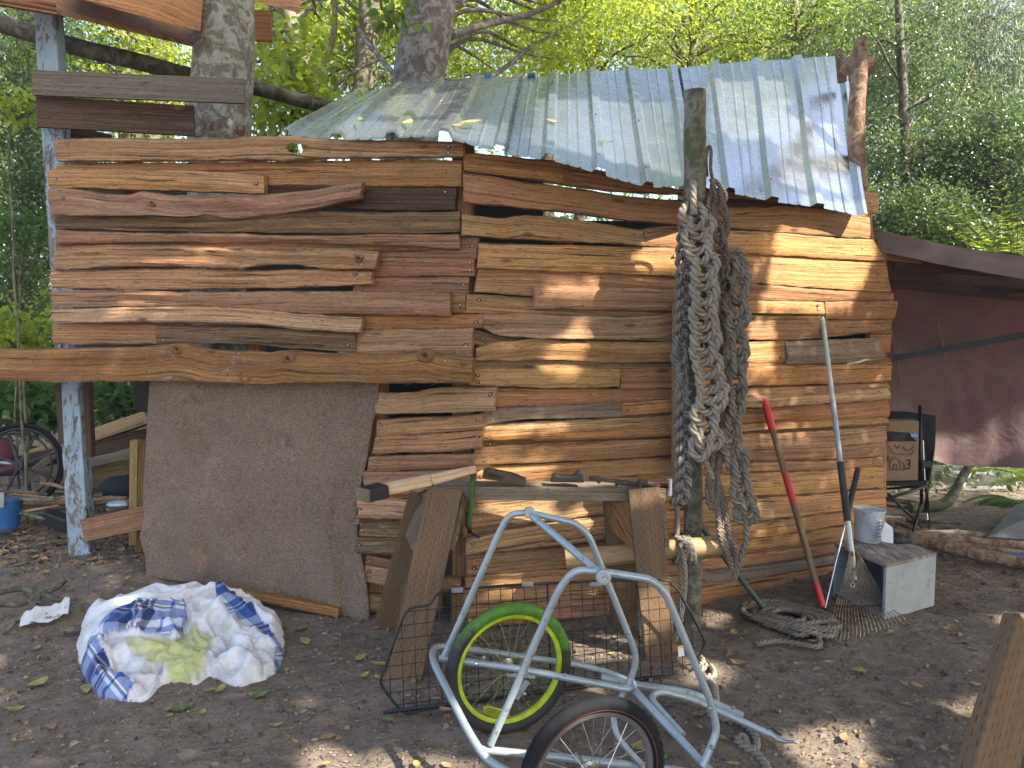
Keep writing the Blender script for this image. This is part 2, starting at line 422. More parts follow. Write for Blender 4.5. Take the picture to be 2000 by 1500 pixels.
def bark_mat(name, c0, c1, lichen, scale=1.0, lic=0.5, moss=None):
    t = NT(name); v = t.mapping(t.n('TexCoord').outputs['Object'], loc=t.objloc())
    a = t.noise(t.mapping(v, (7 * scale, 7 * scale, 2.4 * scale)), 2.0, 6, 0.65, 0.4)
    c = t.ramp(a, [(0.3, c0), (0.7, c1)])
    l = t.noise(v, 9 * scale, 6, 0.65, 0.6)
    c = t.mix(t.math('MULTIPLY', t.ramp(l, [(0.47, 0.0), (0.56, 1.0)]), lic), c, lichen)
    d = t.noise(v, 24 * scale, 4, 0.6, 0.3)
    c = t.mix(t.ramp(d, [(0.60, 0.0), (0.68, 0.75)]), c, tuple(x * 0.45 for x in c0))
    if moss: c = t.mix(t.ramp(t.noise(v, 3.2, 4, 0.6), [(0.52, 0.0), (0.62, 0.8)]), c, moss)
    h = t.math('ADD', a, t.math('MULTIPLY', d, -0.6))
    t.bsdf(c, 0.85, 0, t.bump(h, 0.6, 0.012), 0.2); M[name] = t.m
bark_mat('bark_alder', (0.13, 0.115, 0.08), (0.26, 0.235, 0.175), (0.43, 0.42, 0.34), 1.6, 0.75)
bark_mat('bark_mottled', (0.08, 0.068, 0.055), (0.18, 0.15, 0.125), (0.33, 0.30, 0.27), 1.3, 0.65)
bark_mat('bark_dark', (0.045, 0.036, 0.026), (0.12, 0.10, 0.075), (0.22, 0.22, 0.17), 1.2, 0.5)
bark_mat('bark_pole', (0.075, 0.065, 0.045), (0.17, 0.155, 0.115), (0.27, 0.27, 0.21), 2.2, 0.6, moss=(0.09, 0.10, 0.035))
bark_mat('bark_red', (0.085, 0.05, 0.034), (0.27, 0.165, 0.105), (0.40, 0.30, 0.21), 2.0, 0.6)
bark_mat('bark_far', (0.07, 0.06, 0.04), (0.17, 0.145, 0.10), (0.25, 0.24, 0.17), 1.2, 0.6, moss=(0.10, 0.11, 0.03))
def peeled_mat():
    t = NT('wood_peeled'); v = t.mapping(t.n('UVMap', uv_map='uv').outputs[0], loc=t.objloc())
    a = t.noise(t.mapping(v, (3, 45, 1)), 1.0, 5, 0.6, 0.5)
    c = t.ramp(a, [(0.3, (0.26, 0.15, 0.06)), (0.7, (0.52, 0.36, 0.18))])
    b = t.noise(t.mapping(v, (9, 30, 1)), 1.0, 4, 0.6); c = t.mix(t.ramp(b, [(0.62, 0), (0.7, 0.8)]), c, (0.10, 0.06, 0.03))
    t.bsdf(c, 0.6, 0, t.bump(a, 0.35, 0.004), 0.4); M['wood_peeled'] = t.m
peeled_mat()
simple('nail_stain', (0.07, 0.043, 0.028), 0.9, bump=0)
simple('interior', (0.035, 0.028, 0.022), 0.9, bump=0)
simple('black_plastic', (0.012, 0.013, 0.014), 0.45, var=0.2)
simple('dark_iron', (0.035, 0.032, 0.03), 0.5, 0.7, var=0.4, spots=(40, 0.58, (0.12, 0.055, 0.03)))
simple('wire_black', (0.018, 0.019, 0.022), 0.4, 0.3)
simple('screw_steel', (0.55, 0.53, 0.48), 0.35, 0.9, bump=0)

def paint_mat():        # pale blue chalky paint worn off a timber post
    t = NT('blue_paint'); v = t.mapping(t.n('TexCoord').outputs['Object'], loc=t.objloc())
    n1 = t.noise(t.mapping(v, (1, 1, 0.35)), 34, 6, 0.7, 0.3); n2 = t.noise(v, 2.2, 3, 0.5)
    f = t.math('ADD', n1, t.math('MULTIPLY', t.math('SUBTRACT', n2, 0.5), 0.55))
    m = t.ramp(f, [(0.49, 0.0), (0.56, 1.0)])
    p = t.ramp(t.noise(v, 7, 4, 0.6), [(0.3, (0.22, 0.31, 0.37)), (0.7, (0.33, 0.43, 0.49))])
    wd = t.ramp(t.noise(t.mapping(v, (60, 60, 3)), 1, 4, 0.6), [(0.3, (0.07, 0.055, 0.04)), (0.7, (0.24, 0.21, 0.17))])
    c = t.mix(m, p, wd)
    t.bsdf(c, 0.75, 0, t.bump(t.math('MULTIPLY', m, -1.0), 0.4, 0.004), 0.3); M['blue_paint'] = t.m
paint_mat()

# ------------------------------------------------------------------ ground
def ground():
    t = NT('forest_dirt'); v = t.n('TexCoord').outputs['Object']
    a = t.noise(v, 1.3, 5, 0.6); b = t.noise(v, 9, 6, 0.7); f = t.noise(v, 70, 4, 0.7)
    c = t.ramp(a, [(0.35, (0.170, 0.134, 0.103)), (0.65, (0.250, 0.202, 0.158))])
    c = t.mix(t.ramp(b, [(0.35, 0.6), (0.6, 0.0)]), c, (0.085, 0.063, 0.047))
    c = t.mix(t.ramp(f, [(0.62, 0), (0.72, 0.7)]), c, (0.32, 0.25, 0.18))
    g = t.noise(v, 150, 3, 0.7); c = t.mix(t.ramp(g, [(0.3, 0.55), (0.45, 0.0)]), c, (0.06, 0.045, 0.035))
    t.n('TexVoronoi')
    vo = t.n('TexVoronoi', feature='DISTANCE_TO_EDGE'); vo.inputs['Scale'].default_value = 38; t.l(t.mapping(v, (1, 0.6, 1)), vo.inputs['Vector'])
    vr = t.ramp(vo.outputs['Distance'], [(0.0, 0.0), (0.25, 1.0)])
    c = t.mix(t.math('MULTIPLY', t.ramp(t.noise(v, 5, 3, 0.6), [(0.5, 0.0), (0.65, 0.4)]), vr), c, (0.26, 0.20, 0.15))
    n0 = t.bump(t.noise(v, 4.5, 3, 0.6, 0.8), 0.7, 0.07); n1 = t.bump(b, 0.6, 0.03, n0); n2 = t.bump(f, 0.6, 0.01, n1); n3 = t.bump(g, 0.5, 0.004, n2)
    t.bsdf(c, 0.92, 0, n3, 0.2); M['forest_dirt'] = t.m
    def axis(lo, hi, a, b, fine, coarse):
        xs = list(np.arange(a, b, fine)); x = a
        while x > lo: x -= coarse; coarse *= 1.25; xs.insert(0, x)
        coarse = 0.3; x = b
        while x < hi: xs.append(x); x += coarse; coarse *= 1.25
        return xs
    X = axis(-60, 60, -3.6, 4.0, 0.035, 0.3); Y = axis(-30, 80, 1.8, 6.2, 0.035, 0.3)
    V = []
    for y in Y:
        for x in X:
            near = 1.0 if (-4 < x < 4.4 and 1.5 < y < 6.6) else 0.3
            n = noise.noise(Vector((x * 1.1, y * 1.1, 0))) * 0.018 + noise.noise(Vector((x * 4.5, y * 4.5, 5))) * 0.016 + noise.noise(Vector((x * 13, y * 13, 8))) * 0.006
            V.append((x, y, ground_z(x, y) + n * near))
    nx = len(X); Fc = [(j * nx + i, j * nx + i + 1, (j + 1) * nx + i + 1, (j + 1) * nx + i) for j in range(len(Y) - 1) for i in range(nx - 1)]
    me = fast_mesh('ground', V, Fc)
    o = link('ground', me, M['forest_dirt'], pre=(0, 0, 0)); setp(o, 'dark brown trodden forest soil in front of the shed', kind='structure')
ground()

# ------------------------------------------------------------------ shed: facets in plan (metres), each a vertical plane
A0 = Vector((-0.6233 * 4.45, 4.45, 0)); A1 = Vector((-0.0554 * 3.75, 3.75, 0))
M1 = Vector((0.2355 * 4.05, 4.05, 0)); R1 = Vector((0.5125 * 4.95, 4.95, 0))
FAC = {}
for k, (p, q) in {'A': (A0, A1), 'M': (A1, M1), 'R': (M1, R1)}.items():
    d = (q - p).normalized(); FAC[k] = (p, Vector((d.y, -d.x, 0)), d)     # point, normal towards the camera, direction
def fp(f, u, v, off=0.0):
    p, n, d = FAC[f]; return onp(u, v, p + n * off, n)

shed = thing('shed', 'shed clad in rough split planks under a bent corrugated metal roof', 'shed', (0.0, 4.2, 0.0))
rs = random.Random(7)
SCREWS = MB(); STAINS = MB()
def plank(f, lay, tone, top, bot, thick=0.03, wav=0.004, bulge=0.005, name='plank', label=None, parent=None, screws=True, hole=None, seed=None):
    """top/bot: flat lists x,y,... of the outline in photo pixels, put on facet f, lay metres proud of it"""
    parent = parent or shed; lay = lay + rs.uniform(0, 0.012)
    T = [(top[i], top[i + 1]) for i in range(0, len(top), 2)]; B = [(bot[i], bot[i + 1]) for i in range(0, len(bot), 2)]
    tp = resample(spline([(x, y, 0) for x, y in T], 6), 0.5) if False else spline([(x, y, 0) for x, y in T], 8)
    bp = spline([(x, y, 0) for x, y in B], 8)
    def par(c, s):
        xs = [q.x for q in c]; ys = [q.y for q in c]; x = xs[0] + (xs[-1] - xs[0]) * s
        return x, float(np.interp(x, xs, ys)) if xs[-1] > xs[0] else ys[0]
    a = fp(f, T[0][0], T[0][1], lay); b = fp(f, T[-1][0], T[-1][1], lay); L = (b - a).length
    n = max(6, min(64, int(L / 0.028))); m = 7
    if hole: n, m = 170, 22
    sd = seed if seed is not None else rs.random() * 1000
    nor = FAC[f][1]; V = []; UV = []; E = []
    tilt = rs.uniform(-0.004, 0.012)
    for i in range(n + 1):
        s = i / n; xt, yt = par(tp, s); xb, yb = par(bp, s)
        P = fp(f, xt, yt, lay + thick); Q = fp(f, xb, yb, lay + thick)
        # ragged edges
        e1 = wav * noise.noise(Vector((s * L * 7, sd, 0))) + wav * 0.7 * noise.noise(Vector((s * L * 24, sd, 3)))
        e2 = wav * noise.noise(Vector((s * L * 7, sd, 9))) + wav * 0.7 * noise.noise(Vector((s * L * 24, sd, 12)))
        for j in range(m + 1):
            w_ = j / m; q = P.lerp(Q, w_)
            q = q + Vector((0, 0, 1)) * (e1 * (1 - w_) + e2 * w_)
            rnd = -0.006 * (abs(w_ - 0.5) * 2) ** 8
            out = bulge * (noise.noise(Vector((s * L * 1.3, w_ * 2.0 + sd, 1))) * 1.2 + 0.55 * noise.noise(Vector((s * L * 2.4, w_ * 7 + sd, 7))) + 0.25 * noise.noise(Vector((s * L * 7, w_ * 12 + sd, 4))))
            if i in (0, n): 
                q = q + (b - a).normalized() * (0.004 * noise.noise(Vector((w_ * 9, sd, i))))
            V.append(q + nor * (out + rnd + tilt * (w_ - 0.5) * 2)); UV.append((s * L + sd % 5, w_ * (P - Q).length)); E.append((s, w_))
    K = (n + 1) * (m + 1); fs = []; fu = []; fe = []
    hw = []
    for i in range(n):
        for j in range(m):
            q = [i * (m + 1) + j, i * (m + 1) + j + 1, (i + 1) * (m + 1) + j + 1, (i + 1) * (m + 1) + j]
            if hole:
                hx, hy, hr = hole; s0 = (i + 0.5) / n; w0 = (j + 0.5) / m; xt, yt = par(tp, s0); xb, yb = par(bp, s0)
                if ((xt - hx) / (hr * 1.35)) ** 2 + ((yt + (yb - yt) * w0 - hy) / (hr * 0.75)) ** 2 < 1: continue
            fs.append(q)
    if hole:
        used = {k for q in fs for k in q}; hx, hy, hr = hole
        for k in used:
            s0 = E[k][0]; xt, yt = par(tp, s0); xb, yb = par(bp, s0); dx0 = (xt - hx) / (hr * 1.25); dy0 = (yt + (yb - yt) * E[k][1] - hy) / (hr * 0.68); r0 = math.hypot(dx0, dy0)
            if r0 < 1.16 and r0 > 0.01: V[k] = fp(f, hx + dx0 / r0 * hr * 1.25, hy + dy0 / r0 * hr * 0.68, lay + thick - (0.0 if r0 > 1.08 else 0.012))
    # rim: outline pushed back
    rim = [i * (m + 1) for i in range(n + 1)] + [n * (m + 1) + j for j in range(1, m + 1)] + [i * (m + 1) + m for i in range(n - 1, -1, -1)] + [j for j in range(m - 1, 0, -1)]
    mid = {}
    for r_ in rim:
        V.append(V[r_] - nor * (thick + 0.006)); UV.append((UV[r_][0], UV[r_][1] + (thick if UV[r_][1] > 0.01 else -thick))); E.append((E[r_][0], 0.5)); mid[r_] = len(V) - 1
    for k in range(len(rim)):
        r0, r1 = rim[k], rim[(k + 1) % len(rim)]; fs.append([r0, mid[r0], mid[r1], r1])
    if not hole: fs.append([mid[r_] for r_ in rim])
    me = bpy.data.meshes.new(name); me.from_pydata([tuple(v) for v in V], [], fs); me.update()
    l1 = me.uv_layers.new(name='uv'); l2 = me.uv_layers.new(name='uv01')
    li = np.empty(len(me.loops), dtype=np.int32); me.loops.foreach_get('vertex_index', li)
    l1.data.foreach_set('uv', np.array(UV, dtype=np.float32)[li].ravel()); l2.data.foreach_set('uv', np.array(E, dtype=np.float32)[li].ravel())
    o = link(name, me, M['wood_' + tone], parent, smooth=True); me.set_sharp_from_angle(angle=math.radians(38))
    if hole:
        pass
    if label: o['label'] = label
    if screws and rs.random() < 0.8:
        for s in (0.035 + rs.random() * 0.02, 0.965 - rs.random() * 0.02):
            for w_ in ([0.3, 0.7] if rs.random() < 0.6 else [0.5]):
                xt, yt = par(tp, s); xb, yb = par(bp, s)
                c = fp(f, xt, yt + (yb - yt) * (w_ + rs.uniform(-0.1, 0.1)), lay + thick + 0.002)
                c0_ = c - nor * 0.0008; sr = rs.uniform(0.007, 0.015); STAINS.add([c0_ + FAC[f][2] * (sr * rs.uniform(.6, 1.3) * math.cos(q * 0.785)) + Vector((0, 0, 1)) * (sr * rs.uniform(.45, 1.0) * math.sin(q * 0.785)) for q in range(8)], [tuple(range(8))])
                SCREWS.lathe(c - nor * 0.004, [(0.0001, 0.006), (0.0038, 0.005), (0.0042, 0.0)], nor, 7)
    return o

P = plank
# left section, top to bottom
P('A', 0.00, 'brown', [108,320, 440,316, 700,312, 901,312], [112,366, 500,364, 901,364])
P('A', 0.00, 'dark', [500,360, 700,362, 890,366], [500,380, 700,408, 890,411], bulge=0.014)
P('A', 0.035, 'tan', [103,272, 200,268, 350,270, 480,266, 560,264, 640,270, 905,276], [110,314, 300,313, 500,312, 560,314, 640,308, 905,305], hole=(578,290,13), label='topmost plank of the left section with a knot hole showing leaves')
P('A', 0.04, 'tan', [92,330, 340,332, 515,341], [94,366, 350,372, 515,378])
P('A', 0.085, 'tan', [92,369, 150,369, 200,377, 250,380, 280,375, 350,381, 420,382, 520,378, 600,372, 650,362, 706,354], [97,418, 180,422, 300,421, 360,424, 410,418, 450,427, 520,420, 600,410, 650,397, 706,387], bulge=0.02, wav=0.006)
P('A', 0.035, 'moss', [108,421, 400,424, 560,415, 897,413], [108,448, 400,452, 700,456, 897,453], bulge=0.018)
P('A', 0.05, 'red', [110,450, 300,455, 440,455, 600,460, 895,456], [112,477, 400,473, 700,478, 895,485], bulge=0.012)
P('A', 0.03, 'moss', [112,470, 400,470, 700,474, 895,474], [112,488, 400,490, 700,492, 890,487], bulge=0.012, screws=False)
P('A', 0.085, 'tan', [103,482, 200,478, 350,479, 450,484, 560,489, 640,484, 690,486, 735,491], [110,527, 200,522, 320,519, 440,524, 560,516, 640,525, 700,524, 733,526], bulge=0.022, wav=0.006)
P('A', 0.005, 'brown', [690,466, 932,464], [690,502, 930,505])
P('A', 0.01, 'red', [690,500, 926,504], [690,541, 925,538])
P('A', 0.05, 'yellow', [98,529, 200,527, 320,524, 440,528, 600,525, 725,530], [100,562, 300,565, 500,562, 600,561, 725,554], bulge=0.012)
P('A', 0.0, 'red', [690,539, 915,541], [690,574, 914,573])
P('A', 0.045, 'tan', [99,567, 250,566, 400,570, 600,568, 878,570], [103,602, 300,597, 500,607, 600,612, 700,613, 878,617], bulge=0.012)
P('A', 0.0, 'brown', [640,571, 910,572], [640,612, 908,612])
P('A', 0.07, 'pink', [97,605, 200,600, 350,598, 450,600, 550,609, 650,617, 705,620], [100,628, 200,629, 350,632, 500,635, 600,645, 702,650], bulge=0.016)
P('A', 0.0, 'brown', [600,612, 943,613], [600,645, 942,641])
P('A', 0.01, 'red', [102,630, 300,632, 400,636], [103,673, 250,673, 400,672])
P('A', 0.04, 'moss', [303,634, 400,636, 500,640, 620,646, 695,650], [306,672, 450,671, 500,673, 560,679, 695,687], bulge=0.02)
P('A', 0.02, 'tan', [660,645, 790,641, 923,640], [660,697, 800,698, 922,697])
beam_o = P('A', 0.12, 'beam', [-260,684, 0,681, 150,680, 300,675, 350,671, 420,684, 520,687, 560,683, 600,689, 700,690, 780,688, 830,685, 860,693, 922,699], [-260,742, 0,743, 200,745, 300,745, 500,750, 600,748, 700,748, 922,748], thick=0.05, bulge=0.02, wav=0.007, label='long knotty horizontal beam above the carpet doorway')
# door jamb column and below
P('A', 0.03, 'tan', [730,768, 800,767, 860,757, 966,757], [735,808, 800,808, 965,803])
P('A', 0.02, 'red', [735,820, 900,812, 940,808], [737,850, 850,846, 945,837])
P('A', 0.025, 'red', [733,852, 850,847, 940,841], [727,887, 850,883, 940,876])
P('A', 0.02, 'brown', [722,892, 830,888, 927,886], [715,922, 830,918, 927,911])
P('A', 0.012, 'red', [708,922, 820,920, 927,912], [711,950, 820,949, 930,944])
P('A', 0.018, 'red', [708,951, 930,946], [706,973, 930,972])
P('A', 0.03, 'yellow', [696,973, 760,974, 850,982], [700,1012, 760,1014, 850,1016])
P('A', 0.02, 'moss', [700,1015, 760,1016, 850,1020], [704,1045, 790,1048, 850,1048], bulge=0.02)
P('A', 0.02, 'moss', [693,1050, 785,1048, 850,1048], [694,1080, 780,1084, 850,1082], bulge=0.02)
P('A', 0.00, 'brown', [716,1083, 765,1095, 850,1105], [713,1102, 760,1110, 850,1122])
P('A', 0.015, 'pink', [713,1104, 760,1112, 850,1120], [715,1136, 760,1145, 850,1150])
P('A', 0.0, 'moss', [716,1162, 800,1160, 860,1156], [718,1196, 800,1196, 860,1192])
P('A', 0.0, 'brown', [760,1125, 900,1130], [760,1160, 900,1158])
P('A', 0.06, 'red', [440,1150, 550,1168, 660,1191], [440,1166, 550,1184, 660,1208], screws=False, label='reddish plank lying along the bottom of the carpet')
# middle section
P('M', 0.00, 'tan', [907,297, 1000,306, 1100,316, 1200,338, 1338,372], [907,334, 1000,345, 1100,359, 1200,372, 1338,379])
P('M', 0.01, 'red', [1100,330, 1200,345, 1338,372], [1100,352, 1200,366, 1300,378, 1338,376], screws=False)
P('M', 0.02, 'tan', [907,335, 1000,349, 1100,363, 1180,375, 1250,384, 1338,390], [907,395, 1000,404, 1100,414, 1200,427, 1338,441], label='widest plank of the middle section just under the roof')
P('M', 0.01, 'yellow', [903,417, 980,424, 1020,419, 1100,424, 1200,440, 1256,448], [902,460, 1000,466, 1100,471, 1200,476, 1258,481], bulge=0.012)
P('M', 0.01, 'pink', [1258,446, 1300,440, 1338,442], [1259,480, 1338,484], bulge=0.014)
P('M', 0.015, 'yellow', [935,472, 1050,478, 1200,481, 1338,484], [932,524, 1100,530, 1200,534, 1338,541], bulge=0.012)
P('M', 0.005, 'tan', [935,523, 1000,524, 1200,532, 1338,541], [927,570, 1000,575, 1100,583, 1338,590])
P('M', 0.045, 'yellow', [1044,559, 1200,561, 1338,563], [1043,602, 1150,604, 1338,607])
P('M', 0.01, 'tan', [913,573, 1040,581, 1200,590, 1338,596], [910,611, 1050,615, 1338,620])
P('M', 0.05, 'yellow', [943,614, 1000,611, 1100,614, 1200,618, 1290,614, 1338,602], [945,640, 975,655, 1050,661, 1200,663, 1338,669], bulge=0.018)
P('M', 0.0, 'moss', [925,640, 1030,660, 1338,662], [925,672, 1030,684, 1338,690])
P('M', 0.04, 'yellow', [930,681, 958,669, 1000,666, 1040,662, 1100,664, 1200,668, 1338,668], [932,704, 1000,705, 1100,703, 1200,708, 1338,707], bulge=0.012)
P('M', 0.0, 'moss', [925,702, 1338,704], [925,726, 1338,726])  # darker filler plank stands in for the shade of the gap
P('M', 0.035, 'pink', [922,721, 1100,720, 1212,720], [920,753, 1100,758, 1210,755], hole=None)
P('M', 0.02, 'brown', [1212,720, 1338,718], [1212,759, 1338,758])
P('M', 0.01, 'tan', [955,758, 1150,759, 1338,757], [955,795, 1100,792, 1338,777])
P('M', 0.02, 'grey', [945,798, 1080,790, 1220,782, 1338,779], [945,830, 1050,818, 1200,815, 1338,810])
P('M', 0.05, 'tan', [1219,787, 1338,780], [1218,813, 1338,804])
P('M', 0.01, 'pink', [935,830, 1100,822, 1338,808], [938,858, 1050,852, 1145,842, 1338,832], bulge=0.015)
P('M', 0.035, 'tan', [940,850, 1050,845, 1140,838, 1338,829], [940,863, 1050,860, 1140,858, 1338,850], bulge=0.014, wav=0.008)
P('M', 0.0, 'moss', [940,860, 1338,850], [940,878, 1338,860])
P('M', 0.02, 'tan', [928,873, 1100,865, 1338,854], [925,909, 1100,902, 1338,888])
P('M', 0.01, 'pink', [925,912, 1100,904, 1338,890], [925,962, 1100,954, 1338,944])
P('M', 0.0, 'tan', [915,960, 1338,945], [915,984, 1338,968])
P('M', 0.03, 'pink', [925,988, 1050,976, 1192,962], [920,1030, 1050,1018, 1192,1004], bulge=0.014)
P('M', 0.0, 'brown', [905,1028, 1192,1005], [905,1052, 1192,1040])
P('M', 0.045, 'pink', [912,1056, 960,1042, 1000,1034, 1192,1006], [910,1087, 1050,1071, 1193,1052], bulge=0.018)
P('M', 0.01, 'tan', [912,1088, 1050,1074, 1230,1056], [912,1124, 1050,1114, 1230,1100], bulge=0.012)
P('M', 0.02, 'tan', [910,1126, 1100,1112, 1230,1106], [912,1152, 1100,1140, 1230,1132], bulge=0.014)
P('M', 0.0, 'pink', [905,1152, 1100,1140, 1340,1124], [905,1182, 1100,1172, 1340,1158])
P('M', 0.015, 'brown', [915,1184, 1100,1174, 1205,1168], [915,1226, 1100,1212, 1205,1206], bulge=0.014)
P('M', 0.01, 'tan', [1192,1004, 1340,996], [1192,1050, 1340,1040])
P('M', 0.005, 'tan', [1192,960, 1340,948], [1192,1003, 1340,994])
P('M', 0.0, 'brown', [1192,1100, 1340,1090], [1192,1128, 1340,1122])
P('M', 0.0, 'tan', [1192,1052, 1340,1042], [1192,1096, 1340,1086])
P('M', 0.01, 'brown', [1192,1160, 1345,1150], [1192,1206, 1345,1192])
# right section
P('R', 0.0, 'red', [1342,366, 1420,372, 1520,388, 1640,408, 1690,420], [1342,384, 1420,386, 1500,393, 1600,404, 1690,424])
P('R', 0.0, 'dark', [1395,380, 1530,392, 1640,404], [1395,408, 1540,410, 1640,412], screws=False)  # dark-toned plank put in where the gap under the eave is only shade
P('R', 0.02, 'tan', [1342,404, 1480,404, 1540,402, 1620,410, 1700,424], [1342,441, 1415,444, 1520,452, 1650,463, 1700,465])
P('R', 0.01, 'yellow', [1342,444, 1415,449, 1530,453, 1650,464, 1706,467], [1342,492, 1415,493, 1520,498, 1600,503, 1730,510])
P('R', 0.0, 'tan', [1342,494, 1440,494, 1600,503, 1733,508], [1342,552, 1440,552, 1600,562, 1738,572])
P('R', 0.015, 'tan', [1342,556, 1440,553, 1600,565, 1745,572], [1342,585, 1440,586, 1600,588, 1746,588])
P('R', 0.02, 'tan', [1342,584, 1450,586, 1612,590], [1342,612, 1450,612, 1613,614])
P('R', 0.02, 'tan', [1613,589, 1700,588, 1755,588], [1613,624, 1700,624, 1748,623])
P('R', 0.01, 'moss', [1342,612, 1613,614], [1342,634, 1613,628])
P('R', 0.02, 'tan', [1342,634, 1450,628, 1600,625, 1745,622], [1342,662, 1450,662, 1560,664, 1738,646])
P('R', 0.015, 'pink', [1342,668, 1450,668, 1536,664], [1342,708, 1538,709])
P('R', 0.03, 'grey', [1537,667, 1620,664, 1718,660], [1538,712, 1640,708, 1729,702], bulge=0.012, label='greyish plank level with the knife')
P('R', 0.0, 'moss', [1342,706, 1740,698], [1342,722, 1740,712])
P('R', 0.015, 'tan', [1342,718, 1455,716, 1600,713, 1741,709], [1342,756, 1455,755, 1741,746])
P('R', 0.0, 'tan', [1342,757, 1455,757, 1738,747], [1342,778, 1455,775, 1738,762])
P('R', 0.03, 'pink', [1342,778, 1455,774, 1600,765, 1737,757], [1342,800, 1455,797, 1600,789, 1740,779])
P('R', 0.01, 'brown', [1342,800, 1455,799, 1738,780], [1342,832, 1455,829, 1738,815], bulge=0.014)
P('R', 0.03, 'tan', [1342,835, 1600,822, 1736,816], [1342,846, 1600,835, 1736,826])
P('R', 0.0, 'moss', [1342,844, 1736,824], [1342,856, 1736,834])
P('R', 0.01, 'tan', [1342,852, 1600,842, 1732,832], [1342,880, 1600,874, 1730,862])
P('R', 0.02, 'tan', [1342,881, 1600,874, 1722,863], [1342,903, 1600,898, 1722,892])
P('R', 0.005, 'tan', [1342,905, 1600,899, 1726,893], [1342,926, 1600,918, 1726,908])
P('R', 0.02, 'tan', [1342,928, 1455,925, 1600,920, 1726,911], [1342,972, 1500,968, 1600,963, 1726,951])
P('R', 0.035, 'pink', [1368,981, 1440,978, 1513,975], [1368,1031, 1440,1026, 1516,1014])
P('R', 0.01, 'tan', [1342,974, 1515,970, 1730,955], [1342,1030, 1515,1012, 1730,990])
P('R', 0.02, 'brown', [1342,1036, 1515,1016, 1728,992], [1342,1062, 1515,1045, 1722,1012])
P('R', 0.01, 'tan', [1342,1064, 1515,1046, 1722,1014], [1342,1094, 1515,1074, 1722,1048])
P('R', 0.02, 'tan', [1342,1096, 1515,1077, 1722,1050], [1342,1116, 1515,1100, 1722,1066])
P('R', 0.01, 'grey', [1342,1116, 1515,1100, 1722,1068], [1342,1150, 1515,1122, 1722,1084])
P('R', 0.02, 'tan', [1342,1150, 1515,1124, 1660,1100, 1722,1088], [1342,1196, 1440,1186, 1515,1166, 1630,1128, 1722,1110])
P('R', -0.04, 'tan', [1640,370, 1716,373], [1640,405, 1715,418], screws=False, label='short board sticking out behind the right roof corner')
P('R', -0.03, 'tan', [1655,372, 1700,380], [1670,470, 1708,470], screws=False)
P('R', -0.035, 'brown', [1700,640, 1742,640], [1700,700, 1740,690], screws=False)
def knot(par_o, f, u, v, off, r, dark=True):
    c = fp(f, u, v, off); n = FAC[f][1]; b = MB()
    b.lathe(c, [(r * 1.5, -0.012), (r * 1.15, 0.004), (r * 0.8, 0.009), (r * 0.55, 0.004), (r * 0.3, -0.003), (0.0001, -0.006)], n, 18)
    b.v = [tuple(Vector(p) + n * (0.3 * r * noise.noise(Vector(p) * 60)) + Vector((1, 0, 0)) * (Vector(p) - c).x * 0.35 + Vector((0, 0, 0.25 * r * noise.noise(Vector(p) * 35 + Vector((3, 1, 2)))))) for p in b.v]
    o = b.build('knot', M['wood_brown'], par_o, smooth=True); MB().lathe(c + n * 0.0005, [(r * 0.42, 0.002), (r * 0.3, 0.004), (0.0001, -0.001)], n, 10).build('knot_core', M['interior'], par_o, smooth=True)
for u, v, r in ((345, 682, 0.022), (480, 735, 0.028), (562, 700, 0.022), (830, 694, 0.026)): knot(beam_o, 'A', u, v, 0.172, r)
knot(shed, 'A', 297, 397, 0.120, 0.014); knot(shed, 'A', 158, 283, 0.068, 0.010); knot(shed, 'A', 700, 505, 0.118, 0.016); knot(shed, 'M', 990, 745, 0.066, 0.007)
# frayed fibres standing off the split wood
fb = MB(); rf = random.Random(31)
for k in range(150):
    f, u, v, o_ = rf.choice([('A', rf.uniform(110, 900), rf.uniform(275, 750), 0.12), ('A', rf.uniform(200, 900), rf.choice([748, 690, 485, 617]), 0.17), ('M', rf.uniform(930, 1300), rf.uniform(350, 940), 0.07), ('R', rf.uniform(1450, 1720), rf.uniform(420, 1080), 0.055), ('A', rf.uniform(710, 920), rf.uniform(770, 1100), 0.065)])
    c = fp(f, u, v, o_); d = FAC[f][2]; a_ = rf.uniform(-0.5, 0.5); L_ = rf.uniform(0.02, 0.10); q = d * math.cos(a_) + Vector((0, 0, 1)) * math.sin(a_)
    fb.tube(spline([c - q * L_ / 2, c + FAC[f][1] * rf.uniform(0.002, 0.012) + Vector((0, 0, rf.uniform(-.012, .006))), c + q * L_ / 2 + Vector((0, 0, rf.uniform(-.02, .005)))], 3), [0.0012, 0.0005], 3, caps=False)
fb.build('wood_fibres', M['wood_yellow'], shed)['kind'] = 'stuff'
MB().beam(fp('A', 672, 1022, 0.03), fp('A', 702, 1018, 0.04), 0.01, 0.022, h1=0.03, w1=0.012).beam(fp('A', 680, 1010, 0.03), fp('A', 702, 1008, 0.04), 0.008, 0.008, h1=0.02).build('splinter', M['wood_red'], shed)
# upright board behind the ropes
MB().beam(fp('M', 1329, 590, 0.10), fp('M', 1327, 930, 0.10), 0.085, 0.03, up=FAC['M'][1]).build('plank', M['wood_tan'], shed, bev=0.002)

# studs and dark inside of the shed
def stud(f, u, v0, v1, off=-0.06, w_=0.09, mat='wood_brown', d=0.06):
    MB().beam(fp(f, u, v0, off), fp(f, u, v1, off), w_, d, up=FAC[f][1]).build('stud', M[mat], shed)
stud('A', 905, 275, 1215, w_=0.10); stud('A', 740, 400, 1205); stud('A', 500, 300, 700); stud('A', 260, 300, 690)
stud('M', 1310, 400, 1195); stud('M', 1100, 430, 1200); stud('R', 1600, 420, 1110); stud('R', 1715, 470, 1080)
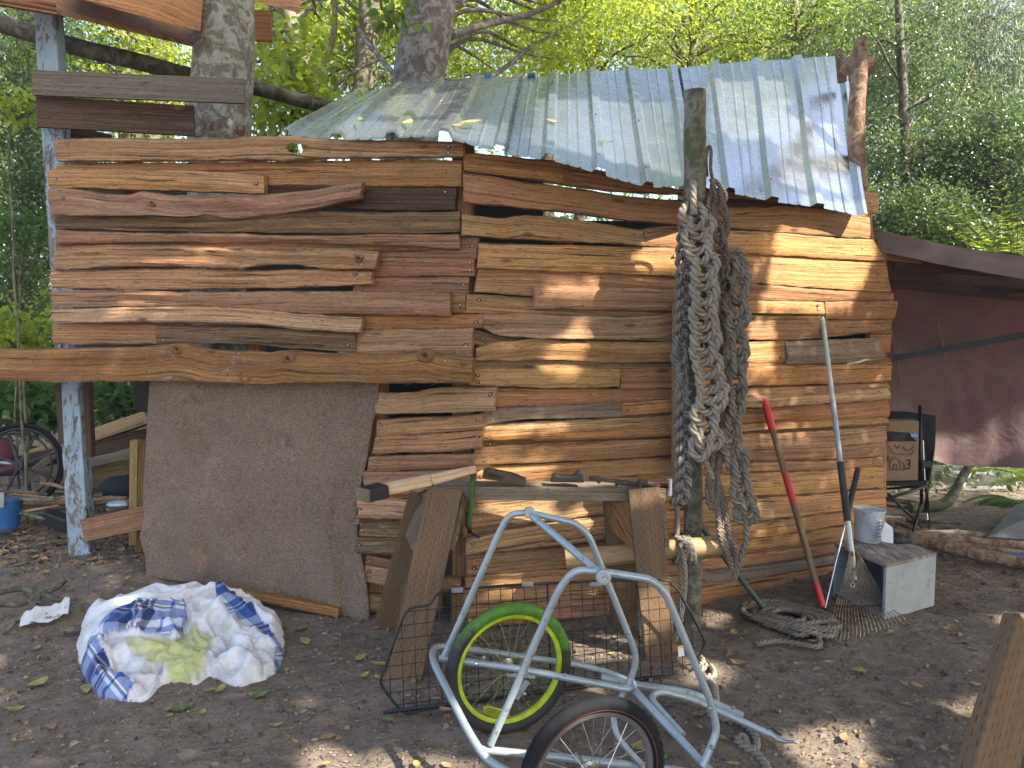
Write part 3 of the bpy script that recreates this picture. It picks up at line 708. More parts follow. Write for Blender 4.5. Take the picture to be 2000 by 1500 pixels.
# side walls, and dark rear sheets added so the plank gaps show dark
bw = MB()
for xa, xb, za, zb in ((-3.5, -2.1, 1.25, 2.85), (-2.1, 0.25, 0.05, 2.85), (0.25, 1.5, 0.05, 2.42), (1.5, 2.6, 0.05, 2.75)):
    ya, yb = 6.10 + xa * 0.04, 6.10 + xb * 0.04; MB().beam((xa, ya, (za + zb) / 2), (xb, yb, (za + zb) / 2), 0.03, zb - za).build('rear_backing', M['interior'], shed)
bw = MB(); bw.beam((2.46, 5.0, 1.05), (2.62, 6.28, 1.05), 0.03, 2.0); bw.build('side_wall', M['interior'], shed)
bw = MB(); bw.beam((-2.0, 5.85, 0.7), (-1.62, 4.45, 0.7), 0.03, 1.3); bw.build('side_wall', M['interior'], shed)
STAINS.build('nail_stains', M['nail_stain'], shed)['kind'] = 'stuff'
SCREWS.build('screw_heads', M['screw_steel'], shed, smooth=False)['kind'] = 'stuff'

# blue post and its battens
MB().beam(at(167, 1165, 4.56), at(86, -120, 4.62), 0.128, 0.09, up=(0, -1, 0)).build('post', M['blue_paint'], shed, bev=0.006)['label'] = 'leaning post with worn pale blue paint'
MB().beam(at(117, 748, 4.55), at(124, 866, 4.55), 0.03, 0.05, up=(0, -1, 0)).build('batten', M['wood_old'], shed)
MB().beam(at(170, 746, 4.60), at(176, 890, 4.60), 0.045, 0.05, up=(0, -1, 0)).build('batten', M['wood_old'], shed)
MB().beam(at(164, 1036, 4.44), at(300, 1006, 4.40), 0.035, 0.135, up=(0, 0, 1)).build('rail', M['wood_red'], shed, bev=0.003)['label'] = 'short reddish rail from the blue post to the carpet'
MB().beam(at(265, 860, 4.75), at(262, 1090, 4.8), 0.05, 0.05, up=(0, -1, 0)).build('stud', M['wood_lumber'], shed)
MB().beam(at(285, 860, 4.6), at(277, 1090, 4.6), 0.06, 0.04, up=(0, -1, 0)).build('stud', M['wood_moss'], shed)
# grey boards nailed to the post and the tree
MB().beam(at(64, 162, 4.40), at(478, 179, 4.50), 0.025, 0.142, up=(0, 0, 1)).build('board', M['wood_board'], shed, bev=0.002)['label'] = 'grey planed board between blue post and tree, the upper one'
MB().beam(at(72, 218, 4.46), at(380, 237, 4.62), 0.025, 0.180, up=(0, 0, 1)).build('board', M['wood_old'], shed, bev=0.002)['label'] = 'dark brown board below the grey one'
MB().beam(at(132, 256, 4.70), at(215, 274, 4.70), 0.025, 0.07, up=(0, 0, 1)).build('board', M['wood_old'], shed)

# ------------------------------------------------------------------ roof: two corrugated sheets, bent
def roof_mat():
    t = NT('roof_metal'); v = t.mapping(t.n('TexCoord').outputs['Object'], loc=t.objloc(3))
    f = t.noise(v, 90, 4, 0.7); c = t.ramp(f, [(0.3, (0.39, 0.42, 0.43)), (0.7, (0.47, 0.50, 0.51))])
    b = t.noise(v, 5, 5, 0.65); c = t.mix(t.ramp(b, [(0.60, 0.0), (0.80, 0.2)]), c, (0.40, 0.39, 0.34))
    d = t.noise(v, 60, 3, 0.6); c = t.mix(t.ramp(d, [(0.745, 0.0), (0.77, 0.7)]), c, (0.09, 0.07, 0.04))
    vo = t.n('TexNoise'); vo.inputs['Scale'].default_value = 3.5; t.l(t.mapping(v, (18, 1, 1), rot=(0, 0, 0.5)), vo.inputs['Vector']); vo.inputs['Detail'].default_value = 5
    r = t.ramp(t.noise(v, 7, 4, 0.6), [(0.3, 0.17), (0.7, 0.33)])
    sc = t.ramp(vo.outputs['Fac'], [(0.64, 0.0), (0.68, 1.0)])
    n1 = t.bump(t.noise(v, 2.2, 2, 0.4), 0.22, 0.03); n2 = t.bump(sc, 0.015, 0.001, n1)
    t.bsdf(c, r, 0.88, n2, 0.5); M['roof_metal'] = t.m
roof_mat()
RB = [555, 657, 765, 867, 975, 1070, 1171, 1266, 1345, 1422, 1510, 1594, 1683]        # rib feet at the eave (px)
RBy = [266, 272, 274, 276, 296, 312, 338, 366, 366, 378, 390, 406, 428]
RT = [702, 783, 860, 933, 1010, 1080, 1157, 1231, 1315, 1394, 1477, 1555, 1645]      # their upper ends
RTy = [180, 167, 158, 152, 151, 146, 141, 137, 134, 126, 121, 114, 110]
def dep(u, k):
    if k == 0: return float(np.interp(u, [555, 950, 1340, 1683], [3.98, 3.50, 3.72, 4.55]))
    return float(np.interp(u, [555, 950, 1340, 1683], [6.2, 5.6, 5.7, 6.1]))
def roof_pt(s, w_):
    """s in rib units 0..12 along the eave, w_ 0 at the eave .. 1 at the upper edge"""
    i = np.arange(13); b = at(float(np.interp(s, i, RB)), float(np.interp(s, i, RBy)), dep(float(np.interp(s, i, RB)), 0))
    t = at(float(np.interp(s, i, RT)), float(np.interp(s, i, RTy)), dep(float(np.interp(s, i, RB)), 1))
    return b.lerp(t, w_)
def roof_sheet(s0, s1, lift=0.0, name='roof_sheet', label=None):
    prof = [(0, 1.0), (0.075, 1.0), (0.145, 0.0), (0.36, 0.0), (0.375, 0.16), (0.40, 0.16), (0.425, 0.0), (0.575, 0.0), (0.60, 0.16), (0.625, 0.16), (0.65, 0.0), (0.855, 0.0), (0.925, 1.0)]
    S = []
    k = int(math.floor(s0))
    while k < s1:
        for a, h in prof:
            if s0 <= k + a <= s1: S.append((k + a, h))
        k += 1
    S.append((s1, 1.0)); nw = 22; V = []; V2 = []
    for w_i in range(nw + 1):
        w_ = w_i / nw
        for s, h in S:
            p = roof_pt(s, w_); d = roof_pt(min(12, s + 0.05), w_) - roof_pt(max(0, s - 0.05), w_); e = roof_pt(s, 1) - roof_pt(s, 0)
            n = d.cross(e).normalized()
            if n.z < 0: n = -n
            sag = 0.022 * noise.noise(Vector((s * 0.55, w_ * 2.2, 4))) + 0.002 * noise.noise(Vector((s * 2.5, w_ * 5, 1)))
            if w_i == 0: p = p + (roof_pt(s, 1) - roof_pt(s, 0)).normalized() * (0.008 * noise.noise(Vector((s * 3, 0, 2))))
            V.append(p + n * (h * 0.031 + sag + lift))
            V2.append(V[-1] - n * 0.0015)
    m = len(S); nn = len(V); fs = []
    for j in range(nw):
        for i in range(m - 1):
            fs.append((j * m + i, j * m + i + 1, (j + 1) * m + i + 1, (j + 1) * m + i)); fs.append((nn + j * m + i, nn + (j + 1) * m + i, nn + (j + 1) * m + i + 1, nn + j * m + i + 1))
    for i in range(m - 1): fs.append((i, nn + i, nn + i + 1, i + 1)); b = nw * m; fs.append((b + i, b + i + 1, nn + b + i + 1, nn + b + i))
    for j in range(nw): fs.append((j * m, (j + 1) * m, nn + (j + 1) * m, nn + j * m)); fs.append((j * m + m - 1, nn + j * m + m - 1, nn + (j + 1) * m + m - 1, (j + 1) * m + m - 1))
    me = bpy.data.meshes.new(name); me.from_pydata([tuple(v) for v in V + V2], [], fs); me.update()
    o = link(name, me, M['roof_metal'], shed, smooth=True); me.set_sharp_from_angle(angle=math.radians(22)); o['label'] = label
roof_sheet(0, 4.2, 0.004, label='left corrugated roof sheet, flatter and tilted left')
roof_sheet(4.1, 8.15, 0.0, label='middle corrugated roof sheet with a bent lower edge')
roof_sheet(8.1, 12, 0.004, label='right corrugated roof sheet, steep')
# screws along the ribs, rafters below
ms = MB()
for k in range(13):
    for w_ in (0.08, 0.42, 0.78):
        p = roof_pt(k * 0.999, w_); ms.lathe(p + Vector((0, -0.008, 0.028)), [(0.0001, 0.006), (0.0035, 0.005), (0.005, 0.0)], (0, -0.45, 0.9), 6)
ms.build('roof_screws', M['dark_iron'], shed)['kind'] = 'stuff'
for s, w0, w1 in ((0.3, 0.5, 0.5), (0.3, 0.95, 0.95)):
    MB().tube([roof_pt(x, w0) + Vector((0, 0, -0.07)) for x in np.linspace(s, 11.8, 14)], 0.035, 8).build('purlin', M['bark_red'], shed, smooth=True)
# bent flap of blue tarp under the upper edge
simple('blue_tarp', (0.03, 0.12, 0.30), 0.5)
for a, b in ((3.2, 3.35), (4.3, 4.5)):
    MB().beam(roof_pt(a, 1.0) + Vector((0, .02, 0.01)), roof_pt(b, 1.0) + Vector((0, .02, 0.015)), 0.05, 0.02).build('tarp_edge', M['blue_tarp'], shed)
# round post at the right of the roof
rp = MB(); rp.tube(spline([at(1684, 640, 4.95), at(1680, 420, 4.95), at(1672, 250, 4.98), at(1679, 140, 5.0), at(1682, 75, 5.0)], 6), [0.062, 0.055, 0.055, 0.048, 0.04], 14)
rp.build('roof_post', M['bark_red'], shed, smooth=True, auto=50)['label'] = 'peeling round post standing behind the right roof corner'
MB().tube([at(1640, 100, 5.6), at(1645, 160, 5.6)], 0.035, 8).build('roof_post', M['bark_red'], shed, smooth=True)
MB().tube([at(1655, 130, 5.3), at(1692, 128, 5.1)], [0.06, 0.07], 10).build('rafter', M['bark_red'], shed, smooth=True, auto=50)

# ------------------------------------------------------------------ high planks at the top left (edge of another roof)
lean = thing('plank_canopy', 'reddish rough plank canopy cut off by the top left of the picture above the log', 'canopy', at(300, 20, 4.6))
def slab(poly, Y, th, mat, label=None):
    pts = [at(u, v, y) for (u, v, y) in poly]
    o = MB().prism(pts, th, Vector((0, 0.05, 0.95))).build('plank', M[mat], lean, bev=0.003)
    if label: o['label'] = label
slab([(-60, -25, 4.2), (10, 3, 4.2), (120, 30, 4.5), (385, 94, 5.0), (400, 55, 5.4), (130, -30, 5.2)], 0, 0.035, 'wood_red')
slab([(120, -10, 4.35), (300, 38, 4.6), (392, 60, 4.8), (400, -40, 4.9), (150, -60, 4.9)], 0, 0.03, 'wood_tan')
slab([(430, -12, 4.3), (500, 4, 4.3), (586, 26, 4.3), (600, -80, 4.7), (420, -80, 4.8)], 0, 0.03, 'wood_tan')
MB().beam(at(498, 50, 4.9), at(531, 52, 4.92), 0.03, 0.19, up=(0, 0, 1)).build('plank', M['wood_red'], lean, bev=0.002)
MB().beam(at(-40, -15, 4.1), at(110, 12, 4.3), 0.03, 0.10, up=(0, 0, 1)).build('plank', M['wood_brown'], lean, bev=0.002)

# ------------------------------------------------------------------ carpet hung in the doorway
def carpet():
    t = NT('carpet_pile'); v = t.n('TexCoord').outputs['Object']
    a = t.noise(v, 2.6, 5, 0.65); f = t.noise(v, 105, 4, 0.75); f2 = t.noise(t.mapping(v, (1, 1, 1.6)), 70, 3, 0.6)
    c = t.ramp(a, [(0.32, (0.20, 0.138, 0.092)), (0.66, (0.31, 0.222, 0.155))])
    c = t.mix(t.ramp(f, [(0.38, 0.75), (0.56, 0)]), c, (0.080, 0.056, 0.042)); c = t.mix(t.ramp(t.noise(v, 55, 4, 0.7), [(0.54, 0.0), (0.68, 0.5)]), c, (0.34, 0.26, 0.20))
    b = t.noise(v, 5.5, 4, 0.6); c = t.mix(t.ramp(b, [(0.60, 0), (0.72, 0.6)]), c, (0.07, 0.052, 0.042))
    n = t.bump(f2, 0.9, 0.012, t.bump(f, 0.7, 0.004)); t.bsdf(c, 0.97, 0, n, 0.1, Sheen_Weight=0.15); M['carpet_pile'] = t.m
    rows = [(738, 292, 740), (790, 289, 738), (830, 287, 726), (900, 283, 716), (960, 279, 702), (1010, 281, 695), (1050, 272, 698), (1085, 283, 704), (1120, 285, 712), (1165, 285, 718), (1180, 286, 720)]
    bot = [(285, 1128), (400, 1142), (520, 1168), (600, 1182), (660, 1197), (690, 1218), (722, 1236)]
    ys = [r[0] for r in rows]; nu, nv = 104, 96; V = []
    n = FAC['A'][1]
    for j in range(nv + 1):
        for i in range(nu + 1):
            s = i / nu; w_ = j / nv
            yb = float(np.interp(285 + s * 437, [b[0] for b in bot], [b[1] for b in bot])); y = 738 + (yb - 738) * w_
            x = float(np.interp(y, ys, [r[1] for r in rows])) * (1 - s) + float(np.interp(y, ys, [r[2] for r in rows])) * s
            q = Vector((s * 2.4, w_ * 1.6, 0))
            off = 0.055 - 0.02 * w_ + 0.030 * w_ * noise.noise(Vector((s * 5.5, w_ * 0.9, 2))) + 0.02 * noise.noise(q * 2.2) + 0.0035 * noise.noise(Vector((i * 0.9, j * 0.9, 1))) + 0.0035 * noise.noise(Vector((i * 0.37, j * 0.37, 5)))
            off += 0.045 * sstep(0.88, 1.0, s) * sstep(0.5, 1.0, w_) + 0.035 * w_ * w_ * noise.noise(Vector((s * 11, w_ * 1.3, 6)))
            off += 0.02 * sstep(0.80, 0.86, s) * (1 - sstep(0.86, 0.9, s)) * w_
            V.append(fp('A', x, y, off))
    K = len(V); V2 = [p - n * 0.012 for p in V]; w1 = nu + 1
    fs = [(j * w1 + i, (j + 1) * w1 + i, (j + 1) * w1 + i + 1, j * w1 + i + 1) for j in range(nv) for i in range(nu)]
    fs += [tuple(K + k for k in reversed(f)) for f in fs]
    for i in range(nu): fs.append((i, i + 1, K + i + 1, K + i)); b = nv * w1; fs.append((b + i, K + b + i, K + b + i + 1, b + i + 1))
    for j in range(nv): fs.append((j * w1, K + j * w1, K + (j + 1) * w1, (j + 1) * w1)); fs.append((j * w1 + nu, (j + 1) * w1 + nu, K + (j + 1) * w1 + nu, K + j * w1 + nu))
    me = bpy.data.meshes.new('carpet_curtain'); me.from_pydata([tuple(p) for p in V + V2], [], fs)
    setp(link('carpet_curtain', me, M['carpet_pile']), 'dirty brown carpet hanging as a curtain in the low doorway of the shed', 'carpet')
carpet()

# ------------------------------------------------------------------ front pole, cross log, hanging ropes
def upright_log(name, pts, r, mat, label, cat, n=16, rough=0.006, parent=None):
    sp = resample(spline(pts, 8), 0.05); b = MB(); b.tube(sp, r, n); o = b.build(name, M[mat], parent, smooth=True, auto=60)
    for v in o.data.vertices:
        q = v.co; d = noise.noise(q * 7) * rough + noise.noise(q * 22) * rough * 0.5
        c = Vector((q.x, q.y, 0)); v.co += (c.normalized() if c.length > 1e-4 else Vector()) * d
    if label: setp(o, label, cat)
    return o
upright_log('support_pole', [at(1350, 1262, 3.72), at(1354, 1000, 3.70), at(1352, 800, 3.70), at(1357, 500, 3.68), at(1357, 178, 3.66)], [0.047, 0.046, 0.050, 0.055, 0.053], 'bark_pole', 'lichen covered round pole standing in front of the shed with ropes hung on it', 'pole')
b = MB(); b.tube([at(1105, 1092, 3.62), at(1180, 1086, 3.61), at(1320, 1072, 3.60), at(1418, 1064, 3.60)], [0.052, 0.05, 0.047, 0.050], 18)
setp(b.build('cross_log', M['wood_peeled'], smooth=True, auto=50), 'short peeled log lashed level across the front pole behind the sawhorse', 'log')

def rope_mat(name, c0, c1, rough=0.85, fleck=None):
    t = NT(name); uv = t.n('UVMap', uv_map='uv').outputs[0]; v = t.n('TexCoord').outputs['Object']
    a = t.noise(v, 14, 4, 0.6); c = t.ramp(a, [(0.3, c0), (0.7, c1)])
    f = t.noise(t.mapping(v, (1, 1, 0.6)), 260, 3, 0.7); c = t.mix(t.ramp(f, [(0.3, 0.5), (0.5, 0)]), c, tuple(x * 0.45 for x in c0))
    if fleck: c = t.mix(t.ramp(t.noise(t.mapping(uv, (60, 300, 1)), 1, 2, 0.5), [(0.66, 0), (0.7, 0.9)]), c, fleck)
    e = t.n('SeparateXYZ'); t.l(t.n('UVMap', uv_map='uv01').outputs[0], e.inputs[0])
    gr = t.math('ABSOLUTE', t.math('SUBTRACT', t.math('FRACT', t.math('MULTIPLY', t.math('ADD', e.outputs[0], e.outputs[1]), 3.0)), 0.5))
    c = t.mix(t.ramp(gr, [(0.02, 0.55), (0.20, 0.0)]), c, tuple(x * 0.35 for x in c0))  # strand grooves painted darker so the twist reads as shaded
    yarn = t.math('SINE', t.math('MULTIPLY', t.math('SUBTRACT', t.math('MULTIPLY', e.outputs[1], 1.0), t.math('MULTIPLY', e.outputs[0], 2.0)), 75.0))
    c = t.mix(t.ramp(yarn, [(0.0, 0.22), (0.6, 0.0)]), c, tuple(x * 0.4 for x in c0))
    t.bsdf(c, rough, 0, t.bump(t.ramp(gr, [(0.0, 0.0), (0.3, 1.0)]), 0.9, 0.004, t.bump(f, 0.5, 0.002)), 0.2); M[name] = t.m
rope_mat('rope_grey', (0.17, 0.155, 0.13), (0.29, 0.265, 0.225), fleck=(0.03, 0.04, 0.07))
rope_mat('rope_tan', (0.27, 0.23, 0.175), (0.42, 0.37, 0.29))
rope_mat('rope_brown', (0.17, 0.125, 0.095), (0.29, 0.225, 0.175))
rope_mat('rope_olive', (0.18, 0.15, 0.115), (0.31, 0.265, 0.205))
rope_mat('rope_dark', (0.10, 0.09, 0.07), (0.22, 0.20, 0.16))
def frame_at(path, i):
    a = path[max(0, i - 2)]; b = path[min(len(path) - 1, i + 2)]; d = (b - a).normalized()
    n = Vector((0.12, -1, 0.05)); n = (n - d * n.dot(d)).normalized(); s = d.cross(n); return d, n, s
def chain_rope(b, path, w_, r, p, seed=1, jit=0.25, h=2.1, lobes=3, pitch=None):
    """crocheted rope: every bight comes through the one above it"""
    rr = random.Random(seed); L = len(path); st = (path[1] - path[0]).length; k = 0.0
    while k / st < L - 1:
        i = int(k / st); d, n, s = frame_at(path, i); O = path[i]; ww = w_ * rr.uniform(1 - jit, 1 + jit); hh = p * h * rr.uniform(1 - jit * .5, 1 + jit * .7); sh = rr.uniform(-.2, .2) * w_; tw = rr.uniform(-jit, jit) * 1.6
        c_, s_ = math.cos(tw), math.sin(tw)
        pts = [(-.10, 0, -1.4), (-.34, .22, .3), (-.46, .52, 1.3), (-.36, .82, 1.1), (0, 1.0, .1), (.36, .82, 1.1), (.46, .52, 1.3), (.34, .22, .3), (.10, 0, -1.4)]
        q = []
        for x, y, z in pts:
            X = x * ww + sh * math.sin(y * 3) ; Z = z * r
            q.append(O + s * (X * c_ - Z * s_) + n * (X * s_ + Z * c_) + d * (y * hh) + Vector((rr.uniform(-1, 1), 0, rr.uniform(-1, 1))) * r * jit * .8)
        b.tube(resample(spline(q, 8), r * 0.42), r, 12, lobes=lobes, pitch=pitch, amp=0.34)
        k += p
def braid_rope(b, path, w_, r, per, strands=3, seed=1, jit=0.15):
    L = len(path); st = (path[1] - path[0]).length
    for q in range(strands):
        P_ = []
        for i in range(L):
            d, n, s = frame_at(path, i); t = i * st / per * 2 * math.pi + q * 2 * math.pi / strands
            k = 1 + jit * noise.noise(Vector((i * st * 6, q, seed)))
            P_.append(path[i] + s * (w_ * 0.5 * k * math.sin(t)) + n * (r * 1.15 * math.sin(2 * t) + r))
        b.tube(resample(P_, r * 0.45), r, 12, lobes=3, pitch=None, amp=0.30)
def rp(lst, step=0.005): return resample(spline([at(u, v, y) for u, v, y in lst], 8), step)
b = MB(); pa = rp([(1343, 425, 3.62), (1334, 500, 3.60), (1333, 600, 3.60), (1328, 680, 3.60), (1331, 780, 3.60), (1333, 860, 3.60), (1332, 930, 3.58), (1325, 985, 3.56)])
half = int(len(pa) * 0.42)
braid_rope(b, pa[:half], 0.060, 0.012, 0.17, seed=3); chain_rope(b, pa[int(len(pa) * .40):int(len(pa) * .62)], 0.055, 0.012, 0.055, seed=5); braid_rope(b, pa[int(len(pa) * .6):], 0.066, 0.014, 0.19, seed=9)
b.tube(rp([(1322, 985, 3.56), (1323, 1010, 3.56), (1322, 1044, 3.56)]), 0.013, 9)
b.tube([at(1338, 440, 3.62), at(1345, 405, 3.63), at(1352, 375, 3.64)], 0.012, 8)
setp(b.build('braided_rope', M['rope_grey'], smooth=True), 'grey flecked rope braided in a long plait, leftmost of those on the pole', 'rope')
b = MB(); pb = rp([(1354, 395, 3.62), (1362, 450, 3.59), (1373, 540, 3.56), (1377, 640, 3.55), (1381, 740, 3.55), (1381, 820, 3.55), (1376, 850, 3.55)])
chain_rope(b, pb, 0.122, 0.0165, 0.060, seed=11, jit=0.12, h=2.2, pitch=None)
b.tube(rp([(1356, 355, 3.62), (1354, 380, 3.60), (1356, 420, 3.58)]), 0.015, 9, lobes=3, pitch=None)
b.tube(rp([(1366, 845, 3.56), (1352, 862, 3.55), (1353, 885, 3.54), (1370, 896, 3.53), (1384, 878, 3.53), (1390, 850, 3.54)]), 0.018, 9, lobes=3, pitch=None)
b.tube(rp([(1374, 895, 3.56), (1384, 915, 3.58), (1392, 936, 3.58)]), 0.013, 9, lobes=3, pitch=None)
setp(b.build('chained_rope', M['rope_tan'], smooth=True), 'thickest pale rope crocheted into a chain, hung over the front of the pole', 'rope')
b = MB(); pc = rp([(1396, 350, 3.66), (1402, 420, 3.65), (1402, 540, 3.64), (1404, 660, 3.64), (1404, 780, 3.63), (1398, 860, 3.62), (1395, 930, 3.60), (1406, 1000, 3.58), (1420, 1060, 3.56)])
chain_rope(b, pc[:int(len(pc) * .70)], 0.075, 0.0085, 0.05, seed=21, jit=0.4, h=2.3, pitch=None)
chain_rope(b, pc[:int(len(pc) * .62)], 0.10, 0.0085, 0.075, seed=22, jit=0.5, h=2.0, pitch=None)
chain_rope(b, pc[int(len(pc) * .60):], 0.075, 0.0095, 0.075, seed=27, jit=0.35, h=1.9, pitch=None)
chain_rope(b, pc[int(len(pc) * .66):], 0.045, 0.0095, 0.11, seed=28, jit=0.35, h=1.7, pitch=None)
b.tube(rp([(1381, 345, 3.67), (1379, 310, 3.66), (1384, 286, 3.65), (1389, 296, 3.65), (1388, 330, 3.65), (1392, 350, 3.65)]), 0.0075, 8, lobes=3, pitch=None)
b.tube(rp([(1428, 1070, 3.56), (1434, 1100, 3.56), (1420, 1112, 3.57), (1395, 1118, 3.58), (1378, 1112, 3.6)]), 0.007, 8, lobes=3, pitch=None)
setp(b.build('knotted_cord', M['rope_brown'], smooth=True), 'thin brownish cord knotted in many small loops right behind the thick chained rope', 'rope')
b = MB(); pd = rp([(1444, 500, 3.66), (1441, 560, 3.64), (1436, 650, 3.63), (1436, 760, 3.62), (1428, 840, 3.61), (1436, 890, 3.60), (1446, 950, 3.58), (1452, 985, 3.58)])
chain_rope(b, pd, 0.085, 0.0145, 0.058, seed=31, jit=0.3, h=2.0, pitch=None)
b.tube(rp([(1420, 486, 3.66), (1432, 490, 3.65), (1440, 488, 3.64), (1449, 500, 3.64), (1450, 540, 3.64)]), 0.0135, 9, lobes=3, pitch=None)
b.tube(rp([(1414, 505, 3.66), (1430, 502, 3.65), (1446, 505, 3.64)]), 0.012, 9, lobes=3, pitch=None)
b.tube(rp([(1452, 990, 3.58), (1458, 1030, 3.57), (1456, 1060, 3.57), (1444, 1095, 3.57), (1434, 1130, 3.57)]), 0.0135, 9, lobes=3, pitch=None)
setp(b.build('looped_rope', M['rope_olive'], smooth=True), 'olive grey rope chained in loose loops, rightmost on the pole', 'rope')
b = MB(); pe = rp([(1418, 500, 3.74), (1420, 600, 3.72), (1415, 720, 3.72), (1412, 800, 3.71)])
chain_rope(b, pe, 0.06, 0.010, 0.05, seed=41, jit=0.5, pitch=None)
setp(b.build('dark_rope', M['rope_dark'], smooth=True), 'dark thin rope in shade between the brown cord and the rightmost rope', 'rope')
# lashing and its two tails
b = MB()
for k in range(4):
    u = 1316 + k * 9; c = at(u + 6, 1074, 3.60)
    b.tube([c + Vector((0.012 * math.sin(t + k), -0.062 * math.cos(t), 0.062 * math.sin(t))) for t in np.linspace(-0.5, 5.9, 28)], 0.011, 9, lobes=3, pitch=None)
b.tube(rp([(1318, 1048, 3.53), (1335, 1058, 3.51), (1346, 1075, 3.51), (1330, 1078, 3.52)]), 0.011, 9, lobes=3, pitch=None)
b.tube(rp([(1336, 1076, 3.53), (1328, 1110, 3.55), (1330, 1160, 3.55), (1331, 1215, 3.53)]), 0.010, 9, lobes=3, pitch=None)
b.tube(rp([(1332, 1078, 3.52), (1338, 1110, 3.52), (1337, 1160, 3.50), (1329, 1210, 3.47), (1318, 1255, 3.46)]), 0.011, 9, lobes=3, pitch=None)
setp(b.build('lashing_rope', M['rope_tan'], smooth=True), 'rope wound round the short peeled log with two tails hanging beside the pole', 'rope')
b = MB()
g = lambda u, v, z=0.014: gd(u, v, z + ground_z(*gd(u, v).xy))
b.tube(resample(spline([g(1356, 1275), g(1372, 1290), g(1364, 1310), g(1385, 1300), g(1394, 1318), g(1378, 1325), g(1392, 1335), g(1398, 1360), g(1396, 1382), g(1384, 1392), g(1400, 1400), g(1440, 1408), g(1466, 1425), g(1478, 1450), g(1470, 1466), g(1450, 1455), g(1440, 1445), g(1452, 1440), g(1462, 1460), g(1480, 1475), g(1494, 1492), g(1504, 1512)], 8), 0.006), 0.0125, 9, lobes=3, pitch=None, amp=0.34)
setp(b.build('ground_rope', M['rope_tan'], smooth=True), 'knotted twisted rope lying on the dirt right of the bicycle trailer frame', 'rope')
b = MB(); b.tube(rp([(1256, 1180, 3.70), (1250, 1215, 3.62), (1254, 1240, 3.56), (1262, 1260, 3.52)]), 0.012, 9, lobes=3, pitch=None)
setp(b.build('short_rope', M['rope_tan'], smooth=True), 'short bit of rope hanging between the right sawhorse legs', 'rope')

# coil of rope on the ground
b = MB(); rr = random.Random(5); c0 = gd(1542, 1216); pts = []
for k in range(12 * 22):
    t = k / 22 * 2 * math.pi; lap = k / 22
    ax = 0.235 - 0.10 * abs(math.sin(lap * 1.9)); bx = 0.155 - 0.05 * abs(math.sin(lap * 2.7))
    o = Vector((0.04 * math.sin(lap * 1.3), 0.05 * math.cos(lap * 1.7), 0))
    rot = -0.62 + 0.22 * math.sin(lap * 0.9)
    x = ax * math.cos(t) + 0.012 * math.sin(3 * t + lap); y = bx * math.sin(t) + 0.012 * math.cos(2 * t + lap * 2)
    pts.append(c0 + o + Vector((x * math.cos(rot) - y * math.sin(rot), x * math.sin(rot) + y * math.cos(rot), 0.014 + 0.026 * (0.5 + 0.5 * math.sin(lap * 2.1 + t)))))
pts += [g(1600, 1262), g(1560, 1258), g(1520, 1252), g(1475, 1258)]
b.tube(resample(spline(pts, 4), 0.007), 0.0115, 9, lobes=3, pitch=None, amp=0.28)
setp(b.build('rope_coil', M['rope_olive'], smooth=True), 'loose oval coil of grey rope lying on the dirt beside the rakes', 'rope')

# ------------------------------------------------------------------ sawhorse and the tools on it
saw = thing('sawhorse', 'wooden sawhorse of incised treated lumber in front of the shed with tools on top', 'sawhorse', gd(1030, 1290))
def leg(p0, p1, w_, label=None, th=0.038):
    d = (Vector(p1) - Vector(p0)); MB().beam(p0, p1, w_, th, up=(0.0, -1, 0.15)).build('leg', M['wood_treated'], saw, bev=0.003)
leg(at(783, 1350, 3.16), at(870, 953, 3.36), 0.158); leg(at(752, 1240, 3.74), at(826, 968, 3.50), 0.135)
leg(at(1293, 1314, 3.33), at(1256, 953, 3.44), 0.145); leg(at(1222, 1236, 3.76), at(1205, 965, 3.56), 0.14)
MB().beam(at(838, 957, 3.47), at(1292, 960, 3.56), 0.15, 0.062).build('top_rail', M['wood_board'], saw, bev=0.004)
def plate(poly, y, th=0.018, mat='wood_brown'):
    MB().prism([at(u, v, y + (k if isinstance(k, (int, float)) else 0)) for u, v, k in poly], th, Vector((0, 1, 0))).build('gusset', M[mat], saw, bev=0.002)
plate([(834, 955, 0), (806, 968, .1), (790, 1005, .12), (788, 1038, .12), (806, 1078, 0.02), (818, 1070, 0), (852, 955, 0)], 3.44, mat='wood_haft')
plate([(905, 962, 0), (912, 975, 0), (888, 1076, -0.06), (878, 1074, -.06)], 3.40, 0.09, 'wood_haft')
plate([(1186, 968, .1), (1232, 975, 0), (1246, 1078, -.04), (1232, 1070, 0), (1196, 1040, .12), (1188, 1005, .12)], 3.46, mat='wood_brown')
plate([(1289, 972, 0), (1298, 976, 0), (1308, 1068, -.04), (1300, 1070, -.04)], 3.42, 0.09, 'wood_haft')
# hammer / froe maul
h = thing('mallet', 'pale wooden mallet handle with black square head, resting on the left end of the sawhorse', 'mallet', at(830, 945, 3.38))
MB().beam(at(736, 959, 3.28), at(842, 937, 3.34), 0.050, 0.052, h1=0.050).beam(at(842, 937, 3.34), at(930, 916, 3.39), 0.045, 0.048, h1=0.034, w1=0.03).build('handle', M['wood_handle'], h, bev=0.008)
MB().beam(at(925, 917, 3.39), at(955, 909, 3.41), 0.03, 0.030, h1=0.008, w1=0.02).build('handle_tip', M['wood_red'], h, bev=0.001)
MB().beam(at(712, 966, 3.22), at(750, 957, 3.29), 0.085, 0.060).build('head', M['black_plastic'], h, bev=0.005)
simple('brass', (0.20, 0.16, 0.09), 0.5, 0.5)
MB().beam(at(706, 967, 3.205), at(712, 966, 3.218), 0.08, 0.056).build('striking_face', M['brass'], h, bev=0.003)
wd = thing('splitting_wedge', 'dark rusty wedge with a long slot lying on the sawhorse', 'wedge', at(985, 945, 3.46))
